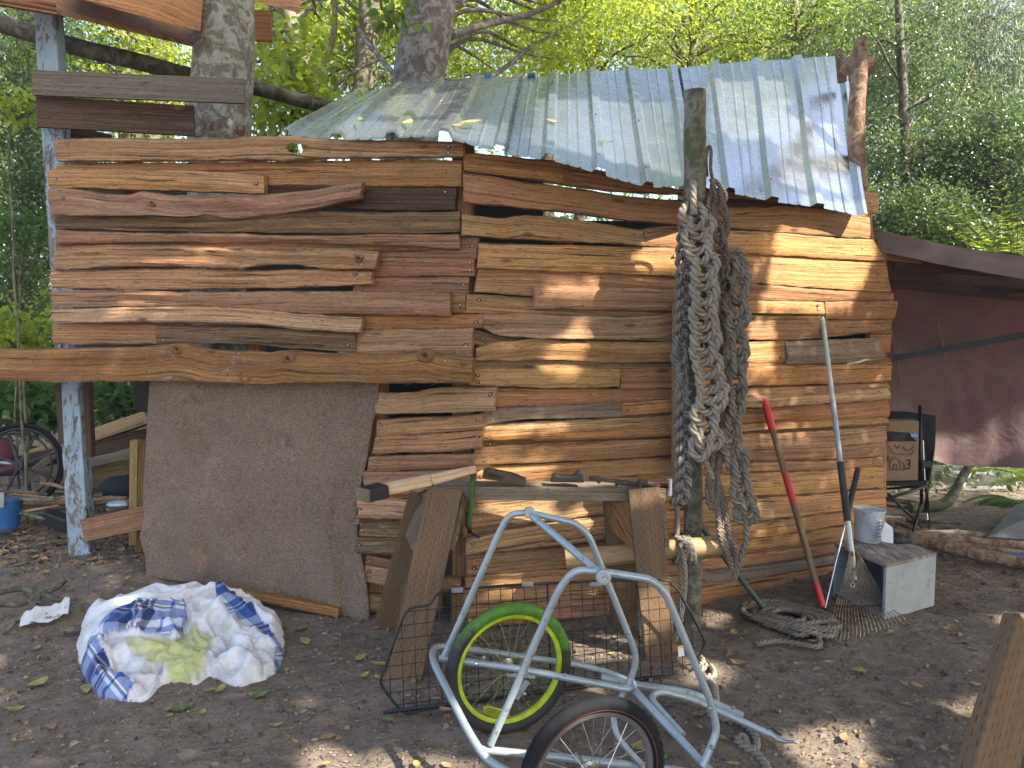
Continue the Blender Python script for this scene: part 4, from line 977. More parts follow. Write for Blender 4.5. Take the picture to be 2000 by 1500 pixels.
simple('rust_dark', (0.075, 0.055, 0.045), 0.7, 0.3, spots=(30, 0.55, (0.14, 0.08, 0.05)))
MB().prism([at(u, v, 3.44) for u, v in [(944, 914), (956, 917), (1000, 926), (1028, 937), (1027, 943), (1020, 949), (985, 942), (942, 935)]], 0.055, Vector((0, 1, 0))).build('wedge_body', M['rust_dark'], wd, bev=0.004)
MB().prism([at(u, v, 3.437) for u, v in [(953, 924), (975, 928), (984, 934), (955, 933)]], 0.002, Vector((0, 1, 0))).build('slot', M['interior'], wd)
gk = MB().prism([at(u, v, 3.45) for u, v in [(1075, 942), (1079, 930), (1084, 927), (1094, 930), (1116, 931), (1124, 929), (1128, 922), (1134, 920), (1139, 924), (1141, 943)]], 0.06, Vector((0, 1, 0)))
setp(gk.build('plane_guide', M['black_plastic'], bev=0.004), 'small black moulded plastic tool part sitting mid top of the sawhorse', 'tool')
cl = thing('bar_clamp', 'rusty bar clamp with a threaded screw at the right end of the sawhorse', 'clamp', at(1230, 950, 3.45))
MB().beam(at(1152, 934, 3.40), at(1250, 946, 3.46), 0.02, 0.018).prism([at(u, v, 3.40) for u, v in [(1150, 931), (1170, 930), (1174, 944), (1168, 945), (1162, 938), (1152, 935)]], 0.02, Vector((0, 1, 0))).beam(at(1246, 941, 3.45), at(1262, 945, 3.46), 0.04, 0.035).build('bar', M['rust_dark'], cl, bev=0.003)
MB().tube([at(1202, 943, 3.44), at(1306, 951, 3.44)], 0.0085, 8, lobes=0).build('screw', M['dark_iron'], cl, smooth=True)
MB().lathe(at(1203, 943, 3.44), [(0.0001, -0.004), (0.018, -0.003), (0.018, 0.004), (0.0001, 0.006)], (1, 0, 0), 12).build('pad', M['dark_iron'], cl)
simple('grey_metal', (0.36, 0.38, 0.40), 0.4, 0.6)
MB().tube([at(1308, 936, 3.42), at(1309, 951, 3.42), at(1308, 968, 3.42)], [0.012, 0.008, 0.012], 10).build('handle', M['grey_metal'], cl, smooth=True, auto=40)
simple('green_enamel', (0.045, 0.11, 0.02), 0.4, 0.0, spots=(25, 0.6, (0.02, 0.02, 0.015)))
gc = thing('c_clamp', 'green painted clamp gripping the sawhorse rail beside the left leg', 'clamp', at(920, 1020, 3.38))
MB().tube([at(928, 930, 3.50), at(924, 925, 3.42), at(922, 945, 3.375), at(921, 990, 3.375), at(916, 1022, 3.38)], 0.0125, 8, flat=1.4).build('frame', M['green_enamel'], gc, smooth=True, auto=40)
MB().tube([at(913, 1000, 3.40), at(913, 1028, 3.40), at(920, 1040, 3.40)], 0.008, 8).tube([at(914, 1038, 3.40), at(936, 1050, 3.36)], 0.006, 8).build('screw', M['dark_iron'], gc, smooth=True)

# foreground sawhorse leg at the right edge
s2 = thing('sawhorse', 'close foreground sawhorse with one leg at the bottom right corner', 'sawhorse', (1.9, 1.4, 0))
MB().beam(at(1890, 1640, 1.42), at(2004, 1236, 1.72), 0.14, 0.038, up=(0.3, -1, 0.1)).build('leg', M['wood_treated'], s2, bev=0.003)
MB().beam(at(2250, 1640, 2.0), at(2150, 1232, 1.9), 0.14, 0.038, up=(0.3, -1, 0.1)).build('leg', M['wood_treated'], s2, bev=0.003)
MB().beam(at(2070, 1215, 1.80), at(2500, 1215, 1.9), 0.14, 0.04).build('top_rail', M['wood_board'], s2, bev=0.003)

# ------------------------------------------------------------------ wire panel
wp = thing('wire_panel', 'black wire mesh panel with cut corners leaning on the sawhorse', 'wire panel', gd(1050, 1370))
g0 = gd(790, 1396); g1 = gd(1350, 1316); dx_ = (g1 - g0).normalized(); wn = Vector((dx_.y, -dx_.x, 0)); wn = (wn * math.cos(0.12) + Vector((0, 0, 1)) * math.sin(0.12)).normalized()
wpp = lambda u, v, o=0: onp(u, v, g0 + wn * o, wn)
out = [(802, 1188), (838, 1181), (856, 1158), (880, 1153), (1010, 1142), (1150, 1136), (1292, 1133), (1312, 1142), (1330, 1162), (1374, 1248), (1374, 1262), (1360, 1290), (1345, 1314), (1300, 1320), (1100, 1343), (832, 1386), (800, 1393), (780, 1384), (748, 1342), (745, 1322), (757, 1290), (785, 1212)]
ring = spline([wpp(u, v) for u, v in out], 5, closed=True)
MB().tube(ring, 0.0055, 8, closed=True).build('rim', M['wire_black'], wp, smooth=True)
MB().tube([wpp(748, 1392, 0.012), wpp(900, 1372, 0.012), wpp(1100, 1346, 0.012), wpp(1300, 1322, 0.012)], 0.007, 6).build('rim', M['wire_black'], wp, smooth=True)
ux = (g1 - g0).normalized(); uy = wn.cross(ux); uy = -uy if uy.z < 0 else uy
R2 = [((p - g0).dot(ux), (p - g0).dot(uy)) for p in ring]
def clip(axis, c):
    hits = []
    for k in range(len(R2)):
        a, q = R2[k], R2[(k + 1) % len(R2)]; o = 1 - axis
        if (a[axis] - c) * (q[axis] - c) < 0: t = (c - a[axis]) / (q[axis] - a[axis]); hits.append(a[o] + (q[o] - a[o]) * t)
    return (min(hits), max(hits)) if len(hits) > 1 else None
xs = [r[0] for r in R2]; ysr = [r[1] for r in R2]; sp = 0.052; kx = min(xs) + sp * 0.7
wires = []
tmp = MB(); i = 0
def wire(a, q, r=0.0018, off=0.0):
    o = MB().tube([a + wn * off, a.lerp(q, 0.5) + wn * (off + 0.001), q + wn * off], r, 5).build('wire', M['wire_black'], wp, smooth=True)
while kx < max(xs):
    c = clip(0, kx)
    if c: thick_ = i in (5, 13); wire(g0 + ux * kx + uy * c[0], g0 + ux * kx + uy * c[1], 0.0045 if thick_ else 0.0019)
    kx += sp; i += 1
ky = min(ysr) + sp * 0.8
while ky < max(ysr):
    c = clip(1, ky)
    if c: wire(g0 + ux * c[0] + uy * ky, g0 + ux * c[1] + uy * ky, 0.0019, 0.0035)
    ky += sp
for u in (1030, 1163, 893):
    MB().beam(wpp(u - 11, 1141 if u > 1000 else 1153, 0.004), wpp(u + 11, 1140 if u > 1000 else 1152, 0.004), 0.016, 0.018).build('clip', M['grey_metal'], wp, bev=0.002)
simple('paper_white', (0.70, 0.71, 0.72), 0.6, var=0.06, bump=0.05)
simple('orange_print', (0.85, 0.35, 0.03), 0.6, bump=0)
MB().prism([wpp(u, v, 0.008) for u, v in [(1323, 1262), (1334, 1260), (1337, 1280), (1325, 1283)]], 0.001, wn).build('tag', M['paper_white'], wp)
MB().prism([wpp(u, v, 0.010) for u, v in [(1323, 1262), (1334, 1260), (1334.6, 1265), (1323.6, 1267)]], 0.001, wn).build('tag_print', M['orange_print'], wp)

# ------------------------------------------------------------------ bicycle trailer
tr = thing('bicycle_trailer', 'stripped silver tube bicycle trailer frame with one green and one black wheel', 'bicycle trailer', gd(1060, 1500))
simple('silver_paint', (0.34, 0.40, 0.43), 0.33, 0.40, var=0.14, nscale=18, spots=(45, 0.64, (0.16, 0.15, 0.14)), spec=0.6)
simple('rubber', (0.013, 0.014, 0.016), 0.85, spec=0.2, var=0.3, bscale=200, bump=0.4, spots=(14, 0.62, (0.04, 0.037, 0.034)))
def tyre_green():
    t = NT('rubber_green'); v = t.n('TexCoord').outputs['Object']; s = t.n('SeparateXYZ'); t.l(v, s.inputs[0])
    n = t.noise(v, 9, 4, 0.6); h = t.math('ADD', t.math('ADD', s.outputs[2], t.math('MULTIPLY', s.outputs[0], 0.25)), t.math('MULTIPLY', t.math('SUBTRACT', n, 0.5), 0.35))
    m = t.ramp(h, [(0.08, 0.0), (0.15, 1.0)]); gcol = t.ramp(t.noise(v, 40, 4, 0.7), [(0.3, (0.05, 0.15, 0.012)), (0.7, (0.10, 0.27, 0.025))])
    c = t.mix(t.math('MULTIPLY', m, 0.9), (0.03, 0.03, 0.032), gcol); t.bsdf(c, 0.6, 0, t.bump(t.noise(v, 160, 3, 0.6), 0.3, 0.002), 0.4); M['rubber_green'] = t.m
tyre_green()
def frame_mat():
    t = NT('silver_paint'); v = t.mapping(t.n('TexCoord').outputs['Object'], loc=t.objloc())
    c = t.ramp(t.noise(v, 6, 4, 0.6), [(0.3, (0.29, 0.35, 0.37)), (0.7, (0.40, 0.46, 0.49))])
    c = t.mix(t.ramp(t.noise(v, 30, 5, 0.7), [(0.60, 0), (0.66, 0.75)]), c, (0.15, 0.12, 0.095))
    s_ = t.noise(v, 120, 3, 0.7); c = t.mix(t.ramp(s_, [(0.66, 0), (0.72, 0.7)]), c, (0.58, 0.60, 0.60))
    d_ = t.noise(v, 3.0, 4, 0.7); c = t.mix(t.ramp(d_, [(0.52, 0), (0.68, 0.4)]), c, (0.21, 0.175, 0.14))
    t.bsdf(c, t.ramp(d_, [(0.4, 0.28), (0.65, 0.55)]), 0.35, t.bump(s_, 0.1, 0.001), 0.5); M['silver_paint'] = t.m
frame_mat()
simple('lime_rim', (0.42, 0.55, 0.02), 0.35, 0.1, var=0.25, nscale=20)
simple('steel_rim', (0.20, 0.195, 0.185), 0.4, 0.6, var=0.2)
simple('spoke_steel', (0.42, 0.41, 0.38), 0.3, 0.9, bump=0)
simple('spoke_green', (0.20, 0.25, 0.06), 0.4, 0.5, bump=0)
simple('reflector', (0.36, 0.40, 0.02), 0.25, 0.0, spec=0.8, Transmission_Weight=0.2)
simple('red_line', (0.10, 0.02, 0.02), 0.6, bump=0)
def wheel(parent, c, ax, R, tyre, rim, spk, ns=28, seed=0, tube_r=0.023, hubr=0.016, label=None, line=False):
    c = Vector(c); ax = Vector(ax).normalized()
    w_ = bpy.data.objects.new('wheel', None); w_.empty_display_size = 0.1; COL.objects.link(w_); w_.parent = parent; w_.location = c - wloc(parent)
    if label: w_['label'] = label
    Rt = R - tube_r; b = MB(); n = 168; k = 14
    a = ax.orthogonal().normalized(); a = (Vector((0, 0, 1)) - ax * ax.z).normalized(); bb = ax.cross(a); vs = []
    for j in range(n):
        t = j * 2 * math.pi / n; d = a * math.cos(t) + bb * math.sin(t)
        for i in range(k):
            p = 2 * math.pi * i / k; r_ = tube_r * (1.0 + (0.13 if (j // 2 + i) % 2 and math.cos(p) > 0.2 else 0.0))
            vs.append(c + d * (Rt + r_ * math.cos(p)) + ax * (r_ * 0.95 * math.sin(p)))
    b.add(vs, [(j * k + i, j * k + (i + 1) % k, ((j + 1) % n) * k + (i + 1) % k, ((j + 1) % n) * k + i) for j in range(n) for i in range(k)])
    b.build('tyre', M[tyre], w_, smooth=True, origin=c, auto=50)
    rr_ = Rt - tube_r * 0.85
    MB().torus(c, ax, rr_, [(0.010, -0.013), (0.010, 0.013), (-0.001, 0.012), (-0.014, 0.007), (-0.014, -0.007), (-0.001, -0.012)], 84).build('rim', M[rim], w_, smooth=True, origin=c, auto=40)
    if line: MB().torus(c, ax, Rt - tube_r * 0.35, [(-.0015, -tube_r * .93), (.0015, -tube_r * .93), (.0015, tube_r * .93), (-.0015, tube_r * .93)], 84).build('pinstripe', M['red_line'], w_)
    MB().lathe(c, [(0.0001, -0.055), (0.006, -0.055), (0.006, -0.035), (0.026, -0.034), (0.026, -0.029), (hubr, -0.026), (hubr, 0.026), (0.026, 0.029), (0.026, 0.034), (0.006, 0.035), (0.006, 0.055), (0.0001, 0.055)], ax, 20).build('hub', M['spoke_steel'], w_, smooth=True, origin=c, auto=40)
    b = MB()
    for q in range(ns):
        t = 2 * math.pi * q / ns; sgn = 1 if q % 2 else -1; t2 = t + (0.42 if (q // 2) % 2 else -0.42)
        p = c + (a * math.cos(t) + bb * math.sin(t)) * (rr_ - 0.012); h_ = c + (a * math.cos(t2 * 1.0) + bb * math.sin(t2)) * 0.022 + ax * sgn * 0.031
        b.tube([p, h_], 0.0012, 4, caps=False)
    b.build('spokes', M[spk], w_, origin=c)['kind'] = 'stuff'
    return w_
wax = Vector((0.35, -0.936, 0.0)).normalized(); 
def wheel_fit(u, vt, vc):
    s_ = lambda v: ray(u, v).z / ray(u, v).y
    Y_ = CH / (s_(vt) - 2 * s_(vc)); return at(u, vc, Y_), CH + Y_ * s_(vc)
gw, gR = wheel_fit(996, 1179, 1305); fw, fR = wheel_fit(1159, 1363, 1514)
w1 = wheel(tr, gw, wax, gR, 'rubber_green', 'lime_rim', 'spoke_green', label='rear wheel with yellow green rim and green overspray on the tyre')
w2 = wheel(tr, fw, wax, fR, 'rubber', 'steel_rim', 'spoke_steel', label='near black wheel with a thin red line and steel rim', line=True)
sx_ = wax.cross(Vector((0, 0, 1))).normalized()
if sx_.x < 0: sx_ = -sx_
o_ = MB(); pp = [gw + sx_ * x + Vector((0, 0, z)) - wax * -0.02 for x, z in [(-0.120, -0.118), (-0.10, -0.112), (-0.015, -0.150), (-0.015, -0.178), (-0.065, -0.168), (-0.118, -0.142)]]
MB().prism(pp, 0.018, wax).build('reflector', M['reflector'], w1, bev=0.004)
TR = 0.0130
def tubeobj(pts, name='frame_tube', r=TR, fr=0.07, label=None, parent=None):
    P_ = fillet([at(*p) for p in pts], fr, 7); o = MB().tube(P_, r, 12).build(name, M['silver_paint'], parent or tr, smooth=True, auto=40)
    if label: o['label'] = label
    return o
# lower rails
tubeobj([(1000, 1512, 2.14), (950, 1485, 2.20), (915, 1430, 2.30), (842, 1285, 2.70), (850, 1260, 2.86), (930, 1270, 2.92), (1130, 1298, 2.95), (1195, 1315, 2.95), (1238, 1336, 2.93)], fr=0.10, label='bent rear rail of the trailer')
tubeobj([(858, 1285, 2.72), (1000, 1304, 2.68), (1225, 1346, 2.66), (1240, 1345, 2.66)])
tubeobj([(940, 1464, 2.32), (1100, 1480, 2.32), (1300, 1502, 2.32), (1420, 1520, 2.32)])
tubeobj([(1000, 1512, 2.14), (1100, 1560, 2.05), (1420, 1600, 2.03)])
tubeobj([(1236, 1345, 2.66), (1285, 1398, 2.52), (1400, 1520, 2.28)], r=0.0145)
tubeobj([(1174, 1323, 2.80), (1240, 1338, 2.80), (1345, 1352, 2.80), (1400, 1376, 2.78), (1450, 1398, 2.76)], r=0.015, label='open ended rail pointing right')
tubeobj([(1334, 1436, 2.46), (1268, 1362, 2.62), (1290, 1350, 2.68), (1350, 1364, 2.70), (1430, 1400, 2.66), (1528, 1445, 2.60)], r=0.0125, fr=0.05, label='trailer tongue ending in the hitch')
MB().tube([at(1500, 1428, 2.62), at(1518, 1444, 2.60), at(1536, 1449, 2.59)], [0.013, 0.012, 0.008], 10).tube([at(1536, 1449, 2.59), at(1552, 1448, 2.57)], 0.006, 8).build('hitch', M['grey_metal'], tr, smooth=True, auto=40)
MB().tube([at(1504, 1422, 2.62), at(1526, 1436, 2.60)], 0.004, 6).build('hitch_pin', M['dark_iron'], tr)
# uprights
tubeobj([(868, 1282, 2.72), (975, 1040, 2.72), (995, 1004, 2.72), (1032, 1001, 2.72), (1125, 1022, 2.72), (1150, 1045, 2.72), (1228, 1240, 2.74), (1244, 1285, 2.75), (1234, 1322, 2.75), (1210, 1366, 2.70)], r=0.0125, fr=0.06, label='far upright hoop of the trailer')
tubeobj([(958, 1454, 2.32), (1092, 1150, 2.32), (1122, 1112, 2.32), (1178, 1117, 2.32), (1272, 1131, 2.32), (1300, 1158, 2.32), (1390, 1375, 2.33), (1400, 1425, 2.33), (1392, 1450, 2.32), (1372, 1496, 2.30)], r=0.0125, fr=0.06, label='near upright hoop of the trailer')
tubeobj([(1037, 1006, 2.70), (1180, 1126, 2.35)], r=0.0135, label='cross tube joining the two hoops')
for c, r_ in ((at(1178, 1127, 2.295), 0.0235), (at(1034, 1001, 2.70), 0.021)):
    MB().lathe(c, [(0.0001, 0.014), (0.005, 0.016), (0.006, 0.012), (0.012, 0.012), (0.013, 0.016), (0.017, 0.016), (0.018, 0.012), (r_, 0.011), (r_, -0.012), (0.0001, -0.012)], (0.1, -1, 0.1), 24).build('hub_cap', M['silver_paint'], tr, smooth=True, auto=30)
tubeobj([(1198, 1400, 2.40), (1202, 1432, 2.36), (1222, 1460, 2.34), (1256, 1496, 2.30)], r=0.010)
MB().tube([at(1232, 1318, 2.64), at(1242, 1340, 2.62), at(1236, 1352, 2.62)], 0.006, 8).build('clamp_ring', M['grey_metal'], tr, smooth=True)
MB().tube([gw - wax * 0.12, gw + wax * 0.12], 0.005, 8).build('axle', M['spoke_steel'], tr); MB().tube([fw - wax * 0.12, fw + wax * 0.12], 0.005, 8).build('axle', M['spoke_steel'], tr)
for u, v, y in ((1012, 1354, 2.64), (1027, 1316, 2.64), (898, 1293, 2.68), (945, 1284, 2.65), (1104, 1318, 2.64), (1386, 1383, 2.31), (1390, 1460, 2.29), (1300, 1352, 2.76), (930, 1296, 2.30), (1228, 1242, 2.72), (905, 1195, 2.70), (1432, 1382, 2.75), (1025, 1355, 2.62)):
    MB().lathe(at(u, v, y), [(0.0001, 0.010), (0.005, 0.009), (0.007, 0.003), (0.007, -0.004)], (0, -1, 0.2), 8).build('bolt', M['spoke_steel'], tr, smooth=True)
MB().beam(at(1008, 1365, 2.63), at(1030, 1330, 2.63), 0.02, 0.006, up=(0, -1, 0)).build('bracket', M['silver_paint'], tr, bev=0.001)
MB().beam(at(990, 1318, 2.66), at(1045, 1322, 2.66), 0.004, 0.012).build('bracket', M['silver_paint'], tr)

# ------------------------------------------------------------------ garden tools
simple('red_paint', (0.45, 0.015, 0.015), 0.42, var=0.15, spots=(60, 0.68, (0.14, 0.06, 0.04)))
simple('pole_white', (0.50, 0.56, 0.53), 0.35, 0.2, var=0.12); simple('pole_grey', (0.34, 0.39, 0.40), 0.35, 0.3, var=0.12)
simple('grip_foam', (0.028, 0.035, 0.037), 0.8); simple('tine_brass', (0.42, 0.35, 0.24), 0.5, 0.6, spots=(40, 0.55, (0.10, 0.055, 0.025)))
simple('green_rod', (0.05, 0.07, 0.06), 0.5, 0.3); simple('chrome_rod', (0.75, 0.75, 0.76), 0.25, 0.8, bump=0)
def rsec(parent, name, p, q, r, mat, n=12, r1=None): return MB().tube([p, p.lerp(q, 0.5), q], [r, (r + (r1 or r)) / 2, r1 or r], n).build(name, M[mat], parent, smooth=True, auto=40)
T = thing('bow_rake', 'bow rake with red banded wooden shaft leaning on the plank wall', 'rake', gd(1612, 1245))
a = fp('R', 1492, 780, 0.06); q = at(1607, 1184, 3.88)
Lp = lambda v: a.lerp(q, (v - 780) / 404)
for (v0, v1, m_, r_) in ((780, 846, 'red_paint', 0.0225), (846, 930, 'wood_haft', 0.0185), (930, 989, 'red_paint', 0.0195), (989, 1139, 'wood_haft', 0.0185), (1139, 1184, 'red_paint', 0.018)):
    rsec(T, 'grip' if m_ == 'red_paint' else 'shaft', Lp(v0), Lp(v1), r_, m_)
rh = gd(1612, 1262, 0.03)
b = MB(); tp_ = at(1609, 1186, 3.87); b.tube([tp_, at(1612, 1200, 3.85)], 0.006, 8)
b.tube(fillet([at(1612, 1198, 3.85), at(1600, 1208, 3.82), at(1588, 1222, 3.78), at(1592, 1250, 3.66)], 0.03), 0.0045, 8); b.tube(fillet([at(1612, 1198, 3.85), at(1636, 1206, 3.82), at(1668, 1222, 3.80), at(1650, 1246, 3.68)], 0.03), 0.0045, 8)
b.beam(at(1590, 1250, 3.66), at(1652, 1243, 3.70), 0.012, 0.014)
for k in range(12):
    p_ = at(1590, 1250, 3.66).lerp(at(1652, 1243, 3.70), (k + .5) / 12); b.beam(p_, p_ + Vector((0.004, -0.02, -0.045)), 0.007, 0.007, w1=0.003, h1=0.003)
b.build('head', M['dark_iron'], T)
T = thing('leaf_rake', 'wire leaf rake on a long white pole with black grips leaning on the plank wall', 'rake', gd(1680, 1245))
a = fp('R', 1606, 618, 0.035); q = at(1668, 1118, 3.90); Lp = lambda v: a.lerp(q, (v - 618) / 500)
for (v0, v1, m_, r_, nm) in ((618, 795, 'pole_white', 0.0135, 'pole'), (795, 812, 'pole_grey', 0.0165, 'joint'), (812, 918, 'pole_grey', 0.0150, 'pole'), (918, 1028, 'grip_foam', 0.0195, 'grip'), (1028, 1082, 'pole_white', 0.0150, 'pole'), (1082, 1118, 'tine_brass', 0.0160, 'ferrule')):
    rsec(T, nm, Lp(v0), Lp(v1), r_, m_)
hd = at(1673, 1140, 3.87); rsec(T, 'ferrule', Lp(1116), hd, 0.016, 'tine_brass', r1=0.010)
b = MB(); tips = []
for k in range(20):
    s = k / 19; tp = gd(1616 + s * 152, 1250 - 40 * (s ** 2.2) , 0.01); bar = at(1632 + s * 98, 1184 - 4 * s, 3.86 + 0.02 * s)
    st_ = at(1660 + 16 * s, 1080 + 55 * (1 - abs(s - .5) * 2), 3.88)
    b.tube(spline([st_, st_.lerp(bar, 0.55) + Vector((0, -.012, 0)), bar, bar.lerp(tp, 0.75) + Vector((0, -0.01, 0.005)), tp], 3), 0.0022, 4, caps=False)
b.build('tines', M['tine_brass'], T)['kind'] = 'stuff'
b = MB(); cb_ = [at(1624 + s * 108, 1183 - 4 * s + 3 * math.sin(s * 3.1), 3.85 + 0.02 * s) for s in np.linspace(0, 1, 120)]
cb_ = [p + Vector((0, 0.006 * math.sin(i * 1.3), 0.006 * math.cos(i * 1.3))) for i, p in enumerate(cb_)]
b.tube(cb_, 0.0026, 5).build('spacer_spring', M['rust_dark'], T, smooth=True)
MB().torus(at(1665, 1142, 3.84), (0.2, -1, 0.2), 0.012, [(0.003, 0), (0, 0.003), (-0.003, 0), (0, -0.003)], 20).build('ring', M['spoke_steel'], T, smooth=True)
T = thing('weed_hook', 'thin bright steel rod with a dark foam handle crossing behind the leaf rake', 'garden tool', gd(1615, 1200))
a = at(1676, 915, 4.22); q = at(1612, 1188, 3.95)
rsec(T, 'handle', a, a.lerp(q, 0.35), 0.0165, 'grip_foam', r1=0.0145); rsec(T, 'rod', a.lerp(q, 0.35), q, 0.0045, 'chrome_rod', 8)
MB().tube([q, at(1609, 1196, 3.94), at(1613, 1206, 3.92)], 0.006, 8).sphere(at(1612, 1216, 3.90), 0.04, 12, (0.8, 0.7, 0.75)).build('scoop', M['black_plastic'], T, smooth=True)
b = MB(); b.tube([at(1368, 1026, 3.98), at(1430, 1108, 3.93), at(1490, 1186, 3.88)], 0.0165, 12)
setp(b.build('metal_rod', M['green_rod'], smooth=True, auto=40), 'dark green metal tube slanting down behind the ropes to the rope coil', 'tube')
T = thing('knife', 'small knife with a pale curved handle stuck in the right plank wall', 'knife', fp('R', 1680, 708, 0.08))
simple('bone', (0.60, 0.52, 0.36), 0.5)
MB().tube(spline([fp('R', 1665, 709, 0.07), fp('R', 1678, 707, 0.09), fp('R', 1690, 703, 0.11), fp('R', 1700, 703, 0.12)], 5), [0.007, 0.011, 0.012, 0.010, 0.007], 10, flat=0.6).build('handle', M['bone'], T, smooth=True)
MB().beam(fp('R', 1644, 714, 0.02), fp('R', 1665, 709, 0.07), 0.003, 0.014).build('blade', M['grey_metal'], T)

# ------------------------------------------------------------------ grey cabinet box with things on it
def crate_mat():
    t = NT('grey_laminate'); v = t.n('TexCoord').outputs['Object']
    a = t.noise(v, 5, 5, 0.65); c = t.ramp(a, [(0.3, (0.26, 0.285, 0.29)), (0.7, (0.36, 0.385, 0.39))])
    d = t.noise(v, 26, 5, 0.65, 0.4); c = t.mix(t.ramp(d, [(0.63, 0.0), (0.68, 0.85)]), c, (0.07, 0.06, 0.05))
    s = t.n('SeparateXYZ'); t.l(v, s.inputs[0])
    t.bsdf(c, 0.6, 0, t.bump(a, 0.2, 0.004), 0.4); M['grey_laminate'] = t.m
    t = NT('delaminated'); v = t.n('TexCoord').outputs['Object']
    g_ = t.noise(t.mapping(v, (22, 5, 5), rot=(0, 0, -0.5)), 1.6, 6, 0.7, 0.8); c = t.ramp(g_, [(0.32, (0.06, 0.045, 0.035)), (0.5, (0.22, 0.19, 0.165)), (0.7, (0.40, 0.38, 0.35))])
    t.bsdf(c, 0.8, 0, t.bump(g_, 0.6, 0.006), 0.3); M['delaminated'] = t.m
crate_mat()
Fp = gd(1727, 1212); Rp = gd(1824, 1183); Lp_ = gd(1627, 1160); Bp = Rp + Lp_ - Fp; H = 0.302; th = 0.016; Z = Vector((0, 0, 1))
cr = thing('cabinet_box', 'grey worn cabinet box open to the left beside the shed end', 'box', Fp)
def panel(a, b_, z0, z1, t_, mat, name, label=None):
    a = Vector(a); b_ = Vector(b_); o = MB().beam(Vector((a.x, a.y, (z0 + z1) / 2)), Vector((b_.x, b_.y, (z0 + z1) / 2)), t_, z1 - z0).build(name, M[mat], cr, bev=0.0015)
    if label: o['label'] = label
ux_ = (Rp - Fp).normalized(); uy_ = (Lp_ - Fp).normalized()
panel(Fp + uy_ * 0.008, Rp + uy_ * 0.008, 0.0, H - th, 0.016, 'grey_laminate', 'side_panel', 'pale grey side panel with specks and a chipped top edge')
panel(Lp_ - uy_ * 0.008, Bp - uy_ * 0.008, 0.0, H - th, 0.016, 'grey_laminate', 'side_panel')
panel(Rp - ux_ * 0.008 + uy_ * 0.018, Bp - ux_ * 0.008 - uy_ * 0.018, 0.0, H - th, 0.014, 'grey_laminate', 'back_panel')
def hpanel(z, mat, name, ex=0.0):
    MB().prism([p + Z * z for p in (Fp - ux_ * ex - uy_ * ex, Rp + ux_ * ex - uy_ * ex, Bp + ux_ * ex + uy_ * ex, Lp_ - ux_ * ex + uy_ * ex)], th, Z).build(name, M[mat], cr, bev=0.0015)
hpanel(H - th + 0.0005, 'delaminated', 'top_panel', 0.003)
MB().prism([p + Z * 0.012 for p in (Fp + uy_ * .018, Rp + uy_ * .018 - ux_ * .02, Bp - uy_ * .018 - ux_ * .02, Lp_ - uy_ * .018)], th, Z).build('bottom_panel', M['grey_laminate'], cr)
# tub
tub = thing('measuring_tub', 'translucent white plastic tub with a printed grid label on top of the grey box', 'tub', at(1690, 1058, 4.12))
simple('milky_plastic', (0.62, 0.70, 0.74), 0.35, Transmission_Weight=0.25, IOR=1.4, bump=0)
simple('white_plastic', (0.68, 0.72, 0.78), 0.4, bump=0.05, var=0.08); simple('ink_dark', (0.06, 0.09, 0.14), 0.6, bump=0)
tc = gd(1694, 1056, H); tax = Vector((0.05, 0.02, 1)).normalized()
MB().lathe(tc, [(0.0001, 0.003), (0.066, 0.0), (0.073, 0.01), (0.082, 0.17), (0.088, 0.185), (0.088, 0.192), (0.080, 0.188), (0.078, 0.17), (0.068, 0.014), (0.0001, 0.008)], tax, 40).build('tub_body', M['milky_plastic'], tub, smooth=True, auto=40)
MB().tube([tc + Vector((-0.06, -0.05, 0.185)), tc + Vector((-0.045, -0.085, 0.175)), tc + Vector((-0.01, -0.09, 0.178)), tc + Vector((0.0, -0.08, 0.188))], 0.004, 6).build('spout_lip', M['milky_plastic'], tub, smooth=True)
def curved_label(z0, z1, a0, a1, r0, mat, name, n=8):
    b = MB(); vs = []
    for k in range(n + 1):
        a_ = a0 + (a1 - a0) * k / n
        for z in (z0, z1): rr_ = r0 + 0.009 * (z / 0.17); vs.append(tc + Vector((rr_ * math.cos(a_), rr_ * math.sin(a_), z)))
    b.add(vs, [(2 * k, 2 * k + 2, 2 * k + 3, 2 * k + 1) for k in range(n)]); return b.build(name, M[mat], tub)
curved_label(0.03, 0.145, -1.30, -0.55, 0.0745, 'paper_white', 'label')
for i in range(3):
    for j in range(5):
        a0 = -1.26 + i * 0.22; curved_label(0.038 + j * 0.021, 0.050 + j * 0.021, a0, a0 + 0.13 + 0.03 * ((i * 7 + j * 3) % 3), 0.0752, 'ink_dark', 'label_print', 2)
b = MB().prism([at(u, v, 4.12) for u, v in [(1722, 1058), (1720, 1042), (1728, 1022), (1744, 1034), (1745, 1062)]], 0.05, Vector((0.4, 0.9, 0)))
setp(b.build('white_holder', M['white_plastic'], bev=0.003), 'small white slanted plastic holder right of the tub', 'holder')
b = MB(); rg = random.Random(3)
for k in range(9): b.sphere(gd(1752 + k * 3, 1056 - (k % 3) * 2, H + 0.018), 0.02 + 0.008 * rg.random(), 8, (1.3, 1.0, 0.7))
setp(b.build('work_glove', M['grip_foam'], smooth=True), 'black crumpled work glove at the right back of the grey box top', 'glove')

